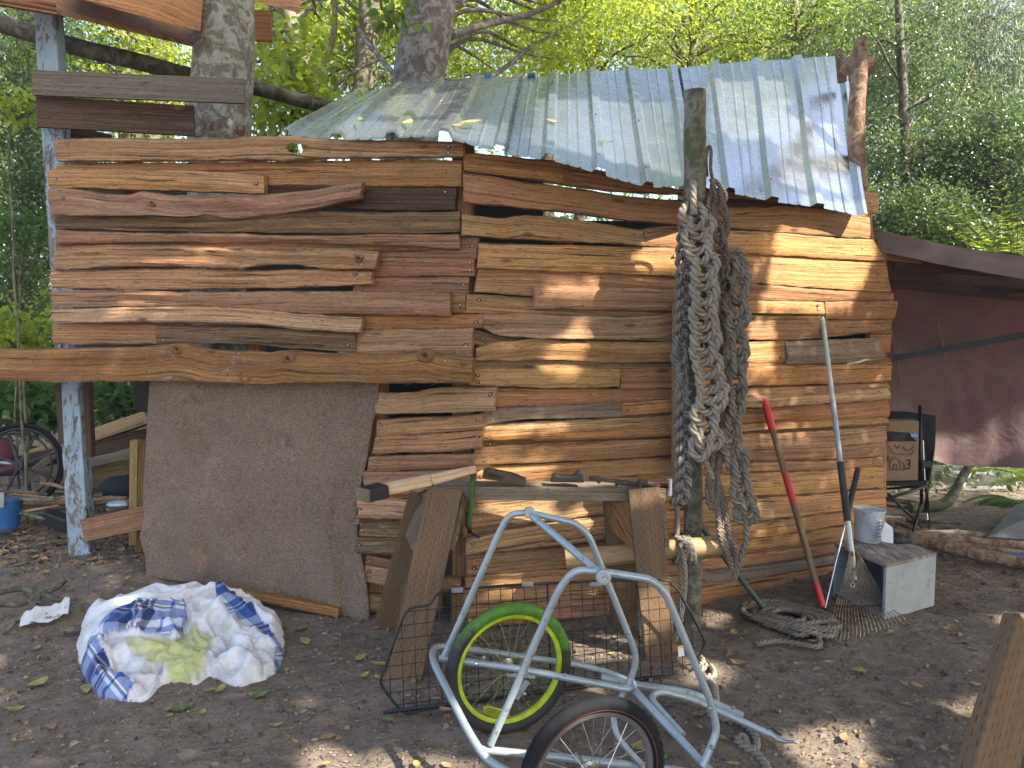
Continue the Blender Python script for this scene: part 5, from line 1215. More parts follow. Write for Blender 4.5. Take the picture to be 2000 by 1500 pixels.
# ------------------------------------------------------------------ tarp shelter at the right
def tarp_mat():
    t = NT('maroon_tarp'); v = t.n('TexCoord').outputs['Object']
    a = t.noise(v, 3, 5, 0.6); c = t.ramp(a, [(0.3, (0.115, 0.072, 0.072)), (0.7, (0.185, 0.115, 0.110))])
    f = t.noise(v, 30, 5, 0.7); c = t.mix(t.ramp(f, [(0.35, 0.35), (0.6, 0)]), c, (0.055, 0.034, 0.038))
    wv = t.noise(t.mapping(v, (1, 1, 1), rot=(0, 0.5, 0)), 6, 6, 0.6, 1.2)
    nb = t.bump(wv, 0.5, 0.02)
    d = t.n('BsdfPrincipled'); t.l(c, d.inputs['Base Color']); d.inputs['Roughness'].default_value = 0.55; t.l(nb, d.inputs['Normal'])
    tl = t.n('BsdfTranslucent'); tl.inputs[0].default_value = (0.40, 0.09, 0.10, 1); mx = t.n('MixShader'); mx.inputs[0].default_value = 0.15
    t.l(d.outputs[0], mx.inputs[1]); t.l(tl.outputs[0], mx.inputs[2]); t.l(mx.outputs[0], t.out.inputs[0]); M['maroon_tarp'] = t.m
    simple('brown_tarp', (0.19, 0.135, 0.115), 0.7, nscale=6, bump=0.4, bscale=12, bd=0.02)
tarp_mat()
ts = thing('tarp_shelter', 'maroon tarp shelter hung beside the shed with dark straps across it', 'tarp', (3.4, 5.4, 0))
def sheet(rows, nu, nv, mat, name, amp=0.02, seed=0, th=0.0015, label=None, parent=None):
    """rows: list of lists of world points; bilinear patch with ripples"""
    R_ = [spline(r, max(1, nu // (len(r) - 1))) for r in rows]; n0 = min(len(r) for r in R_)
    V = []
    for j in range(nv + 1):
        t = j / nv * (len(rows) - 1); k = min(int(t), len(rows) - 2); f = t - k
        for i in range(n0):
            a, b_ = R_[k][i], R_[k + 1][i]; p = a.lerp(b_, f)
            V.append(p + Vector((0.2, -1, 0.3)) * (amp * noise.noise(Vector((i / n0 * 4 + seed, j / nv * 3, 1))) + amp * .35 * noise.noise(Vector((i / n0 * 13, j / nv * 8 + seed, 3)))))
    V2 = [p + Vector((0, th, 0)) for p in V]
    fs = [(j * n0 + i, (j + 1) * n0 + i, (j + 1) * n0 + i + 1, j * n0 + i + 1) for j in range(nv) for i in range(n0 - 1)]
    me = bpy.data.meshes.new(name); me.from_pydata([tuple(p) for p in V], [], fs)
    o = link(name, me, M[mat], parent or ts, smooth=True)
    if label: o['label'] = label
    return o
sheet([[at(1690, 520, 5.75), at(1850, 540, 5.75), at(2000, 555, 5.6), at(2200, 560, 5.4)], [at(1715, 700, 5.72), at(1850, 715, 5.72), at(2000, 700, 5.6), at(2200, 690, 5.4)],
       [at(1715, 868, 5.70), at(1760, 878, 5.70), at(1800, 895, 5.72), at(1850, 905, 5.74), at(1900, 908, 5.72), at(1950, 912, 5.66), at(2000, 915, 5.6), at(2200, 925, 5.4)][::1][0:1] + [at(1850, 905, 5.74), at(2000, 915, 5.6), at(2200, 925, 5.4)]], 42, 40, 'maroon_tarp', 'back_sheet', 0.06, label='maroon back sheet with red light coming through')
sheet([[at(1702, 450, 4.95), at(1850, 478, 4.75), at(2000, 502, 4.6), at(2200, 530, 4.4)], [at(1712, 520, 5.3), at(1850, 545, 5.2), at(2000, 560, 5.1), at(2200, 580, 4.9)], [at(1700, 560, 5.78), at(1850, 575, 5.78), at(2000, 590, 5.63), at(2200, 600, 5.43)]], 36, 16, 'brown_tarp', 'roof_sheet', 0.04, seed=3)
sheet([[at(1700, 449, 4.94), at(1850, 477, 4.74), at(2000, 501, 4.59), at(2200, 529, 4.39)], [at(1712, 492, 4.93), at(1850, 518, 4.73), at(2000, 545, 4.58), at(2200, 570, 4.38)]], 36, 6, 'brown_tarp', 'front_flap', 0.02, seed=5, label='brown front hem of the tarp')
MB().beam(at(1745, 520, 5.0), at(2150, 545, 4.7), 0.04, 0.05).build('batten', M['wood_old'], ts, bev=0.004)
MB().beam(at(1712, 500, 4.97), at(1800, 510, 4.94), 0.02, 0.04).build('batten', M['wood_red'], ts, bev=0.004)
MB().beam(at(1742, 700, 5.45), at(2150, 628, 5.0), 0.01, 0.045).build('strap', M['black_plastic'], ts)
MB().beam(at(1845, 541, 5.45), at(1968, 573, 5.2), 0.02, 0.045).build('strap', M['black_plastic'], ts)
MB().beam(at(1960, 568, 5.2), at(2040, 570, 5.1), 0.02, 0.03).build('batten', M['wood_old'], ts)
for u0, u1, v0, v1 in ((1830, 1848, 620, 700), (1742, 1762, 650, 760)):
    MB().beam(at(u0, v0, 5.66), at(u1, v1, 5.66), 0.012, 0.004, up=(0, -1, 0)).build('seam', M['brown_tarp'], ts)

# ------------------------------------------------------------------ camping chair with a cardboard box
chs = thing('camping_chair', 'black folding camping chair under the tarp, partly hidden by the shed', 'chair', (3.05, 5.3, 0.1))
simple('black_cloth', (0.012, 0.013, 0.017), 0.85, bump=0.3)
sheet([[at(1690, 806, 5.45), at(1760, 803, 5.45), at(1828, 812, 5.42)], [at(1690, 870, 5.40), at(1760, 870, 5.42), at(1826, 872, 5.38)], [at(1690, 940, 5.32), at(1760, 945, 5.35), at(1818, 945, 5.30)]], 14, 10, 'black_cloth', 'backrest', 0.01, parent=chs)
MB().prism([at(1690, 944, 5.3), at(1816, 944, 5.3), at(1806, 948, 5.02), at(1690, 950, 5.02)], 0.02, Z).build('seat', M['black_cloth'], chs)
for p_, q_, r_ in (((1797, 792, 5.36), (1800, 985, 5.30), 0.012), ((1798, 985, 5.3), (1780, 1052, 5.12), 0.012), ((1808, 940, 5.05), (1816, 1032, 5.30), 0.011), ((1735, 965, 5.1), (1800, 1030, 5.3), 0.010), ((1808, 950, 5.05), (1730, 975, 5.0), 0.011), ((1730, 955, 5.2), (1812, 948, 5.1), 0.009), ((1823, 880, 5.35), (1806, 1000, 5.25), 0.009)):
    MB().tube([at(*p_), at(*q_)], r_, 8).build('leg', M['black_plastic'], chs, smooth=True)
MB().tube([at(1803, 860, 5.3), at(1806, 930, 5.28), at(1812, 1015, 5.2)], 0.004, 6).build('strut', M['chrome_rod'], chs)
MB().box(at(1806, 906, 5.26), (0.07, 0.05, 0.05)).build('joint', M['black_plastic'], chs, bev=0.008)
simple('cardboard', (0.26, 0.17, 0.10), 0.85, var=0.12); simple('box_ink', (0.035, 0.028, 0.022), 0.8, bump=0); simple('blue_logo', (0.05, 0.14, 0.45), 0.5, bump=0)
cb = thing('cardboard_box', 'cardboard box printed with a barn and a 3 on the camping chair', 'box', at(1760, 942, 5.1))
MB().prism([at(1722, 822, 5.16), at(1795, 822, 5.16), at(1793, 938, 5.16), at(1722, 940, 5.16)], 0.12, Vector((0.15, 1, 0))).build('box_body', M['cardboard'], cb, bev=0.002)
MB().prism([at(1728, 842, 5.155), at(1792, 846, 5.155), at(1791, 862, 5.155), at(1726, 862, 5.155)], 0.003, Vector((0, 1, 0))).build('dark_band', M['black_cloth'], cb)
MB().prism([at(1776, 845, 5.152), at(1793, 845, 5.152), at(1792, 861, 5.152), at(1786, 858, 5.152)], 0.002, Vector((0, 1, 0))).build('logo', M['blue_logo'], cb)
text_mesh('logo_print', 'VO', at(1785.5, 851, 5.149), (1, 0, 0), (0, 0, 1), 0.034, M['paper_white'], cb)
text_mesh('print_three', '3', at(1774, 908, 5.155), (1, 0, 0), (0, 0, 1), 0.105, M['box_ink'], cb)
def inkline(pts, r=0.0022):
    b = MB()
    for i in range(len(pts) - 1): b.beam(at(*pts[i], 5.156), at(*pts[i + 1], 5.156), 0.003, r * 1.6)
    b.build('printed_line', M['box_ink'], cb)
inkline([(1738, 918), (1738, 903), (1743, 896), (1748, 893), (1753, 896), (1758, 903), (1758, 918), (1738, 918)]); inkline([(1745, 918), (1745, 907), (1751, 907), (1751, 918)]); inkline([(1760, 918), (1766, 918), (1766, 906), (1760, 904)])
inkline([(1736, 870), (1740, 880), (1746, 886), (1780, 888), (1784, 880)]); inkline([(1764, 872), (1770, 880), (1780, 878), (1786, 870)]); inkline([(1748, 868), (1752, 876), (1758, 870)])
for i in range(4): inkline([(1728 + i * 2.6, 890), (1728 + i * 2.6, 902)], 0.001)
for i in range(4): inkline([(1727, 891 + i * 3.2), (1737, 891 + i * 3.2)], 0.001)

# ------------------------------------------------------------------ clutter under and beside the tarp
upright_log('fallen_log', [at(1700, 968, 7.2), at(1800, 968, 7.1), at(1868, 985, 6.9), at(1885, 990, 6.8)], [0.22, 0.21, 0.17, 0.08], 'bark_dark', 'dark thick fallen trunk behind the camping chair', 'log', 18, 0.015)
upright_log('bent_branch', [at(1778, 992, 6.0), at(1830, 988, 6.0), at(1856, 975, 6.0), at(1872, 945, 6.0), at(1896, 905, 6.0)], [0.045, 0.05, 0.045, 0.035, 0.035], 'bark_pole', 'bent bare branch rising behind the camping chair under the tarp edge', 'branch', 12)
MB_ = MB().beam(at(1700, 966, 6.4), at(1802, 984, 6.3), 0.12, 0.05); setp(MB_.build('pale_beam', M['wood_board'], bev=0.004), 'pale flat beam on the ground behind the camping chair legs', 'beam')
fr = thing('window_frame', 'old aluminium window frame leaning in the greenery below the tarp edge', 'window frame', at(1880, 1000, 7.0))
simple('aluminium', (0.6, 0.62, 0.63), 0.35, 0.8, bump=0)
for a_, b_ in (((1788, 908, 7.0), (1800, 975, 7.0)), ((1850, 908, 7.0), (1860, 925, 7.0)), ((1858, 922, 7.0), (1925, 924, 7.0)), ((1905, 905, 7.2), (1880, 950, 7.0)), ((1880, 953, 6.9), (1985, 951, 6.9)), ((1970, 905, 7.2), (1985, 951, 6.9)), ((1925, 905, 7.2), (1935, 924, 7.0))):
    MB().beam(at(*a_), at(*b_), 0.02, 0.03, up=(0, -1, 0)).build('frame_bar', M['aluminium'], fr)
simple('dusty_glass', (0.25, 0.28, 0.26), 0.25, Transmission_Weight=0.75, bump=0.1)
MB().prism([at(1800, 908, 7.05), at(1905, 908, 7.05), at(1880, 950, 7.05), at(1805, 950, 7.05)], 0.004, Vector((0, 1, 0))).build('pane', M['dusty_glass'], fr)
MB().prism([at(1925, 908, 7.02), at(1970, 908, 7.02), at(1984, 950, 7.02), at(1890, 950, 7.02)], 0.004, Vector((0, 1, 0))).build('pane', M['dusty_glass'], fr)
rb = random.Random(12)
sticks = [((1735, 1040, 5.3), (2100, 1075, 5.0), .035, 'bark_red'), ((1775, 1050, 5.0), (2080, 1120, 4.5), .045, 'bark_red'), ((1790, 1046, 5.3), (2100, 1050, 5.2), .04, 'bark_dark'), ((1800, 1060, 5.0), (2050, 1088, 4.8), .028, 'bark_red'),
          ((1750, 1022, 5.6), (1900, 1060, 5.2), .02, 'bark_red'), ((1770, 1014, 5.8), (1990, 1042, 5.4), .022, 'bark_dark'), ((1760, 1062, 5.0), (1960, 1050, 5.3), .02, 'bark_dark')]
lab = ['long brown pole lowest but one in the pile right of the grey box', 'thick peeling log in front of the pole pile right of the grey box', 'darkest long pole at the back of the pile right of the grey box', 'thin reddish pole in the pile right of the grey box', 'thin reddish stick behind the glove', 'thin dark stick at the back near the sand mound', 'thin dark stick crossing the pole pile']
for (p_, q_, r_, m_), lb in zip(sticks, lab):
    a_ = at(*p_); b_ = at(*q_); pts = [a_.lerp(b_, t) + Vector((0, 0, 0.02 * noise.noise(Vector((t * 3, r_ * 90, 0))))) for t in np.linspace(0, 1, 9)]
    setp(MB().tube(pts, [r_, r_ * .95, r_ * .8], 10).build('log_pole', M[m_], smooth=True, auto=50), lb, 'pole', 'poles piled right of the grey box')
# wood chips, mound, grey sheet
simple('sand', (0.13, 0.10, 0.07), 0.95, nscale=20, bump=0.8, bscale=40, bd=0.03)
V = []; n_ = 36
for j in range(n_):
    for i in range(n_):
        x = 3.0 + i * 0.09; y = 5.3 + j * 0.09; d_ = math.hypot((x - 4.1) / 1.0, (y - 5.75) / 0.55); z = ground_z(x, y) + 0.20 * max(0, 1 - d_ ** 2) - 0.05 + 0.03 * noise.noise(Vector((x * 3, y * 3, 0)))
        V.append((x, y, z))
setp(link('sand_mound', fast_mesh('sand_mound', V, [(j * n_ + i, j * n_ + i + 1, (j + 1) * n_ + i + 1, (j + 1) * n_ + i) for j in range(n_ - 1) for i in range(n_ - 1)]), M['sand'], pre=(0, 0, 0)), 'low mound of sandy soil under the right end of the tarp', kind='structure')
b = MB().prism([at(u, v, y) for u, v, y in [(1928, 1048, 5.2), (1985, 985, 5.6), (2120, 960, 5.4), (2120, 1060, 5.0)]], 0.01, Vector((0, 0.3, -1)))
simple('grey_sheet', (0.16, 0.17, 0.17), 0.6, bump=0.3)
setp(b.build('grey_sheet', M['grey_sheet']), 'grey stiff sheet sloping at the right edge below the tarp', 'sheet')
b = MB().prism([at(u, v, y) for u, v, y in [(1870, 1078, 4.95), (1990, 1072, 4.9), (2060, 1100, 4.6), (1960, 1106, 4.7)]], 0.01, Vector((0, 0, -1)))
setp(b.build('blue_sheet', M['blue_tarp']), 'dark blue plastic sheet lying under the poles at the right edge', 'sheet')

# ------------------------------------------------------------------ left side clutter
wc = thing('wheelchair', 'wheelchair wheel with black moulded spokes among the clutter behind the blue post', 'wheelchair', at(40, 990, 5.3))
we = bpy.data.objects.new('wheel', None); COL.objects.link(we); we.parent = wc; wcc = at(40, 908, 5.3); we.location = wcc - wloc(wc)
wa = Vector((0.12, -1, 0.10)).normalized()
MB().torus(wcc, wa, 0.288, [(0.016 * math.cos(t), 0.016 * math.sin(t)) for t in np.linspace(0, 2 * math.pi, 9)[:-1]], 64).build('tyre', M['rubber'], we, smooth=True)
simple('matte_black', (0.02, 0.02, 0.02), 0.5)
MB().torus(wcc, wa, 0.262, [(0.012 * math.cos(t), 0.014 * math.sin(t)) for t in np.linspace(0, 2 * math.pi, 7)[:-1]], 64).build('rim', M['matte_black'], we, smooth=True)
MB().torus(wcc + wa * 0.05, wa, 0.235, [(0.008 * math.cos(t), 0.008 * math.sin(t)) for t in np.linspace(0, 2 * math.pi, 7)[:-1]], 64).build('push_rim', M['matte_black'], we, smooth=True)
a_ = wa.orthogonal().normalized(); b_ = wa.cross(a_)
for k in range(8):
    t = 2 * math.pi * k / 8 + 0.35; d_ = a_ * math.cos(t) + b_ * math.sin(t); MB().beam(wcc + d_ * 0.03 + wa * 0.02, wcc + d_ * 0.255, 0.022, 0.014, up=wa, w1=0.014).build('spoke', M['matte_black'], we, bev=0.003)
MB().lathe(wcc, [(0.0001, 0.05), (0.012, 0.05), (0.014, 0.042), (0.035, 0.04), (0.045, 0.0), (0.045, -0.04)], wa, 20).build('hub', M['matte_black'], we, smooth=True, auto=40)
MB().tube([wcc - wa * 0.05, wcc + Vector((-.55, .1, 0.02))], 0.014, 8).tube([wcc + Vector((-.3, .3, .25)), wcc + Vector((-.5, .1, -0.2))], 0.014, 8).build('frame', M['grey_metal'], wc, smooth=True)
simple('maroon_cloth', (0.10, 0.025, 0.035), 0.8)
setp(MB().sphere(at(2, 890, 5.6), 0.16, 14, (0.7, 0.6, 0.9)).sphere(at(12, 915, 5.6), 0.12, 12, (1.2, 0.7, 0.5)).build('cloth_bundle', M['maroon_cloth'], smooth=True), 'dark red cloth bundle behind the wheelchair wheel', 'cloth')
simple('blue_plastic', (0.02, 0.11, 0.30), 0.4)
bk = thing('blue_bucket', 'blue bucket with a dark blue base and a grey clip at the left edge', 'bucket', at(8, 1030, 4.95))
bc = at(8, 1030, 4.95); MB().lathe(bc, [(0.0001, 0), (0.085, 0), (0.10, 0.17), (0.104, 0.19), (0.09, 0.188)], (0.05, 0.1, 1), 26).build('bucket_body', M['blue_plastic'], bk, smooth=True, auto=40)
MB().beam(bc + Vector((0.055, -0.09, 0.16)), bc + Vector((0.06, -0.085, 0.26)), 0.03, 0.012, up=(0, -1, 0)).build('clip', M['grey_metal'], bk, bev=0.002)
beams = [((60, 893, 6.0), (300, 812, 5.7), .16, .10, 'wood_lumber', 'top pale timber beam of the stack behind the blue post'), ((40, 905, 5.9), (300, 850, 5.8), .14, .13, 'wood_old', 'dark timber beam under the top one of the stack'), ((100, 925, 5.7), (300, 872, 5.6), .16, .07, 'wood_board', 'thin bowed board in the middle of the timber stack'),
         ((95, 935, 6.1), (262, 910, 5.9), .16, .12, 'wood_lumber', 'lowest pale timber beam of the stack'), ((48, 935, 5.6), (115, 880, 5.7), .20, .05, 'wood_board', 'wide flat board seen through the wheelchair wheel')]
for p_, q_, w_, h_, m_, lb in beams:
    setp(MB().beam(at(*p_), at(*q_), w_, h_).build('timber_beam', M[m_], bev=0.006), lb, 'timber', 'timbers stacked behind the blue post')
setp(MB().beam(at(277, 735, 4.9), at(277, 804, 4.9), 0.10, 0.04, up=(0, -1, 0)).build('black_slab', M['black_plastic'], bev=0.01), 'black rounded panel standing beside the top left of the carpet', 'panel')
setp(MB().beam(at(92, 1008, 4.95), at(150, 1030, 4.9), 0.10, 0.09).build('black_gutter', M['black_plastic'], bev=0.01), 'black plastic trough on the ground left of the blue post', 'trough')
setp(MB().sphere(at(232, 985, 5.0), 0.07, 12, (1.2, 0.8, 0.5)).build('crumpled_foil', M['aluminium']), 'crumpled silvery foil between the blue post and the carpet', 'foil')
setp(MB().sphere(at(235, 955, 5.2), 0.13, 14, (1.2, 0.8, 0.75)).sphere(at(258, 950, 5.3), 0.10, 12).build('black_bag', M['black_cloth'], smooth=True), 'black bag lying under the timber stack', 'bag')
rb = random.Random(8)
for k in range(26):
    u = rb.uniform(-20, 260); v = rb.uniform(948, 1005); y = rb.uniform(4.9, 5.5); L_ = rb.uniform(0.2, 0.6); an = rb.uniform(-0.6, 0.6); c = at(u, v, y)
    c.z = max(c.z, ground_z(c.x, c.y) + 0.03)
    d_ = Vector((math.cos(an), math.sin(an) * 0.7, rb.uniform(-0.15, 0.15))) * L_
    r_ = rb.uniform(0.006, 0.018); m_ = rb.choice(['bark_red', 'bark_dark', 'wood_peeled', 'bark_pole', 'wood_pink']); th_w = 'thin ' if r_ < 0.011 else 'stout '
    setp(MB().tube(spline([c - d_ * .5, c + Vector((0, 0, rb.uniform(-.02, .03))), c + d_ * .5], 4), [r_, r_, r_ * .6], 7).build('brush_stick', M[m_], smooth=True, auto=60), th_w + {'bark_red': 'reddish', 'bark_dark': 'dark', 'wood_peeled': 'peeled yellowish', 'bark_pole': 'greyish', 'wood_pink': 'split tan'}[m_] + (' stick in the brush heap left of the blue post' if u < 150 else ' stick in the brush heap right of the blue post'), 'stick', 'sticks of the brush heap')
# roots and paper
roots = [[(-10, 1160), (40, 1150), (80, 1158), (110, 1150), (128, 1135)], [(80, 1160), (60, 1190), (30, 1215), (8, 1238)], [(78, 1158), (120, 1172), (150, 1170)], [(-10, 1178), (40, 1182), (70, 1166)], [(120, 1236), (150, 1228), (175, 1232), (210, 1222)]]
for r_, lb in zip(roots, ['bare tree root running in from the left edge behind the white paper', 'thin root branching down past the left end of the white paper', 'short root stub pointing at the blanket', 'lower straight bare root at the left edge', 'root running from the white paper to the blanket']):
    rt = MB(); rt.tube(resample(spline([g(u, v, 0.008) for u, v in r_], 6), 0.03), [0.016, 0.014, 0.008], 8)
    setp(rt.build('tree_root', M['bark_dark'], smooth=True), lb, 'root')
V = []; 
for j in range(7):
    for i in range(11):
        s = i / 10; w_ = j / 6; c = g(42 + s * 95 - w_ * 4, 1213 - s * 22 + (w_ - 0.5) * (22 + 10 * math.sin(s * 3)) - (8 if s > .8 and w_ < .3 else 0), 0.012); c.z += 0.022 * abs(noise.noise(Vector((s * 5, w_ * 3, 0)))) + 0.012 * math.sin(s * 5) ** 2; V.append(c)
simple('dirty_paper', (0.50, 0.50, 0.48), 0.8, spots=(20, 0.58, (0.2, 0.19, 0.17)))
setp(link('paper_scrap', fast_mesh('paper_scrap', V, [(j * 11 + i, j * 11 + i + 1, (j + 1) * 11 + i + 1, (j + 1) * 11 + i) for j in range(6) for i in range(10)]), M['dirty_paper']), 'crumpled dirty white paper on the ground left of the blanket', 'paper')
# the dark log that leans across the top left
upright_log('leaning_log', [at(-80, 20, 4.9), at(0, 46, 4.95), at(150, 92, 5.0), at(260, 118, 5.05), at(380, 150, 5.25), at(500, 172, 5.5), at(580, 194, 5.7), at(660, 214, 6.0), at(700, 222, 6.1)], [0.058, 0.055, 0.055, 0.054, 0.052, 0.052], 'bark_dark', 'dark log slung across the top left behind the blue post and the grey tree', 'log', 14)

# ------------------------------------------------------------------ blanket heap
def blanket():
    def poly(l, z): return np.array([tuple(gd(l[i], l[i + 1], float(np.interp(l[i + 1], [1130, 1190, 1250, 1320, 1370], [0.205, 0.165, 0.105, 0.05, 0.015]))).xy) for i in range(0, len(l), 2)])
    def sdist(pl, q):
        """signed distance, positive inside"""
        n = len(pl); best = np.full(len(q), 1e9); ins = np.zeros(len(q), bool)
        for i in range(n):
            a = pl[i]; b = pl[(i + 1) % n]; ab = b - a; t = np.clip(((q - a) @ ab) / (ab @ ab), 0, 1); best = np.minimum(best, np.linalg.norm(q - (a + t[:, None] * ab), axis=1))
            x0, y0 = a; x1, y1 = b; ins ^= ((y0 > q[:, 1]) != (y1 > q[:, 1])) & (q[:, 0] < (x1 - x0) * (q[:, 1] - y0) / (y1 - y0 + 1e-12) + x0)
        return np.where(ins, best, -best)
    outl = [(165, 1225), (157, 1262), (153, 1290), (168, 1325), (192, 1358), (235, 1374), (285, 1372), (318, 1345), (350, 1337), (385, 1340), (410, 1325), (440, 1338), (470, 1348), (500, 1335), (530, 1322), (552, 1290), (556, 1255), (545, 1225), (510, 1206), (440, 1200), (300, 1196), (200, 1204)]
    O = [gd(u, v) for u, v in outl]; O = [p for p in spline(O, 6, closed=True)]
    # ragged hem
    cen = gd(345, 1280); nr, na = 96, 300; pl = np.array([tuple(p.xy) for p in O]); ang = np.arctan2(pl[:, 1] - cen.y, pl[:, 0] - cen.x); o_ = np.argsort(ang); rad = np.hypot(pl[:, 1] - cen.y, pl[:, 0] - cen.x)[o_]; ang = ang[o_]
    A = np.linspace(-math.pi, math.pi, na, endpoint=False); RR = np.interp(A, ang, rad, period=2 * math.pi)
    RR = RR * np.array([1 + 0.035 * noise.noise(Vector((math.cos(a) * 2.5, math.sin(a) * 2.5, 1))) + 0.03 * noise.noise(Vector((math.cos(a) * 9, math.sin(a) * 9, 4))) for a in A])
    R = (np.linspace(0, 1, nr + 1)[1:]) ** 0.8
    X = cen.x + np.outer(R, RR * np.cos(A)); Y = cen.y + np.outer(R, RR * np.sin(A)); X = np.append(X.ravel(), cen.x); Y = np.append(Y.ravel(), cen.y); q = np.stack([X, Y], 1)
    rr = np.append(np.repeat(R, na), 0)
    ed = 1 - rr
    back = np.clip((Y - 3.12) / 0.65, 0, 1)
    bx_ = np.interp(X, [gd(165, 1250, .05).x, gd(230, 1250, .05).x, gd(380, 1250, .05).x, gd(450, 1250, .05).x, gd(550, 1250, .05).x], [0.75, 1.15, 1.10, 0.75, 0.30])
    H = (0.030 + 0.125 * back ** 0.7 * bx_) * np.clip(1 - np.exp(-ed * 9), 0, 1) ** 0.6 + 0.018 * np.clip(ed * 14, 0, 1)
    flat_mid = np.exp(-(((X - cen.x - 0.10) / 0.25) ** 2 + ((Y - 3.36) / 0.16) ** 2)); H -= 0.05 * flat_mid
    def N(x, y, z): return noise.noise(Vector((x, y, z)))
    fo = np.zeros(len(X))
    for i in range(len(X)):
        x, y = X[i], Y[i]
        wx = x + 0.20 * N(x * 2.1, y * 2.1, 1) + 0.05 * N(x * 6, y * 6, 2); wy = y + 0.20 * N(x * 2.1, y * 2.1, 5) + 0.05 * N(x * 6, y * 6, 7)
        r1 = math.exp(-(N(wx * 2.8, wy * 5.0, 3) / 0.13) ** 2); r2 = math.exp(-(N(wx * 7 + 3, wy * 4.5, 8) / 0.14) ** 2); r4 = math.exp(-(N(wx * 13 + 3, wy * 9, 2) / 0.16) ** 2); r3 = (1 - abs(N(wx * 17, wy * 17, 4)) * 2.2)
        fo[i] = 0.026 * r1 + 0.020 * r2 + 0.008 * r4 + 0.012 * N(x * 5, y * 5, 11) + 0.0015 * N(x * 60, y * 60, 0)
    H += fo * np.clip(ed * 9, 0.35, 1)
    regs = {  # px outline, height it lies at, lift, edge softness
        'tongue': ([166, 1262, 200, 1226, 240, 1200, 300, 1184, 345, 1178, 362, 1186, 367, 1210, 352, 1240, 325, 1250, 270, 1252, 220, 1250, 180, 1262], 0.13, 0.040, 0.012),
        'stainfold': ([372, 1224, 430, 1236, 448, 1262, 392, 1300, 385, 1318, 350, 1336, 330, 1330, 305, 1290, 335, 1270, 360, 1250], 0.10, 0.024, 0.018),
        'ring': ([450, 1230, 490, 1245, 500, 1275, 470, 1285, 420, 1310, 400, 1320, 395, 1300, 440, 1275, 455, 1255], 0.10, 0.022, 0.014),
        'corner': ([500, 1270, 512, 1300, 498, 1334, 470, 1330, 448, 1350, 440, 1338, 470, 1310, 480, 1285], 0.05, 0.022, 0.008),
        'left': ([155, 1275, 195, 1258, 215, 1280, 226, 1310, 222, 1335, 262, 1340, 280, 1350, 240, 1372, 190, 1355, 165, 1320], 0.05, 0.020, 0.016)}
    for k, (l, z, up, soft) in regs.items():
        d = sdist(poly(l, z), q); H += up * (np.clip(d / soft + 0.5, 0, 1) ** 0.7)
        H -= 0.012 * np.exp(-((d + soft) / (soft * 0.9)) ** 2)
    H = np.maximum(H, 0.012 + 0.012 * np.clip(ed * 20, 0, 1))
    # masks
    tong = sdist(poly(regs['tongue'][0], 0.15), q) > 0.0
    left = sdist(poly([150, 1262, 192, 1262, 196, 1280, 214, 1302, 222, 1332, 256, 1338, 268, 1350, 255, 1362, 232, 1378, 180, 1370, 150, 1320], 0.05), q) > 0
    right = sdist(poly([418, 1142, 460, 1150, 520, 1190, 560, 1230, 562, 1290, 540, 1325, 508, 1335, 508, 1325, 535, 1290, 536, 1240, 500, 1208, 452, 1186, 425, 1170], 0.09), q) > 0
    bott = sdist(poly([372, 1325, 440, 1325, 512, 1318, 512, 1345, 440, 1345, 372, 1340], 0.02), q) > 0
    plaid = (tong | left | right).astype(float)
    st = np.clip(sdist(poly([372, 1218, 420, 1232, 412, 1270, 392, 1308, 350, 1342, 330, 1335, 322, 1305, 262, 1285, 240, 1262, 300, 1250, 345, 1248], 0.10), q) / 0.03 + 0.3, 0, 1)
    st2 = 0.45 * np.exp(-(((X - gd(240, 1200, .18).x) / .10) ** 2 + ((Y - gd(240, 1200, .18).y) / .12) ** 2)) + 0.4 * np.exp(-(((X - gd(460, 1225, .1).x) / .08) ** 2 + ((Y - gd(460, 1225, .1).y) / .07) ** 2))
    stain = np.clip(st + st2 * (1 - plaid), 0, 1)
    V = np.stack([X, Y, H], 1); c = len(X) - 1; F4 = [(j * na + i, j * na + (i + 1) % na, (j + 1) * na + (i + 1) % na, (j + 1) * na + i) for j in range(nr - 1) for i in range(na)] + [(c, (i + 1) % na, i) for i in range(na)]
    b0 = len(V); V = np.concatenate([V, np.stack([X[-1 - na:-1], Y[-1 - na:-1], np.full(na, -0.01)], 1)]); F4 += [((nr - 1) * na + i, (nr - 1) * na + (i + 1) % na, b0 + (i + 1) % na, b0 + i) for i in range(na)]
    me = bpy.data.meshes.new('blanket'); me.from_pydata([tuple(map(float, v)) for v in V], [], [tuple(reversed(f)) for f in F4] if False else F4); me.update()
    at_ = me.color_attributes.new('region', 'FLOAT_COLOR', 'POINT'); col = np.zeros((len(V), 4), dtype=np.float32); col[:, 3] = 1
    col[:len(X), 0] = plaid; col[:len(X), 1] = stain; col[b0:, 0] = plaid[-1 - na:-1]; at_.data.foreach_set('color', col.ravel())
    uvl = me.uv_layers.new(name='uv'); a_ = np.where(tong, 0.25, np.where(left, -0.9, 0.9))
    dist = 0.03 * fo / 0.03
    U_ = np.zeros((len(V), 2), dtype=np.float32); U_[:len(X), 0] = X * np.cos(a_) + Y * np.sin(a_) + fo * 0.7; U_[:len(X), 1] = -X * np.sin(a_) + Y * np.cos(a_) + H * 0.8; U_[b0:] = U_[len(X) - 1 - na:len(X) - 1]
    li = np.empty(len(me.loops), dtype=np.int32); me.loops.foreach_get('vertex_index', li); uvl.data.foreach_set('uv', U_[li].ravel())
    t = NT('blanket_cloth'); v = t.n('TexCoord').outputs['Object']; uv = t.n('UVMap', uv_map='uv').outputs[0]; at2 = t.n('VertexColor', layer_name='region'); s = t.n('SeparateColor'); t.l(at2.outputs[0], s.inputs[0])
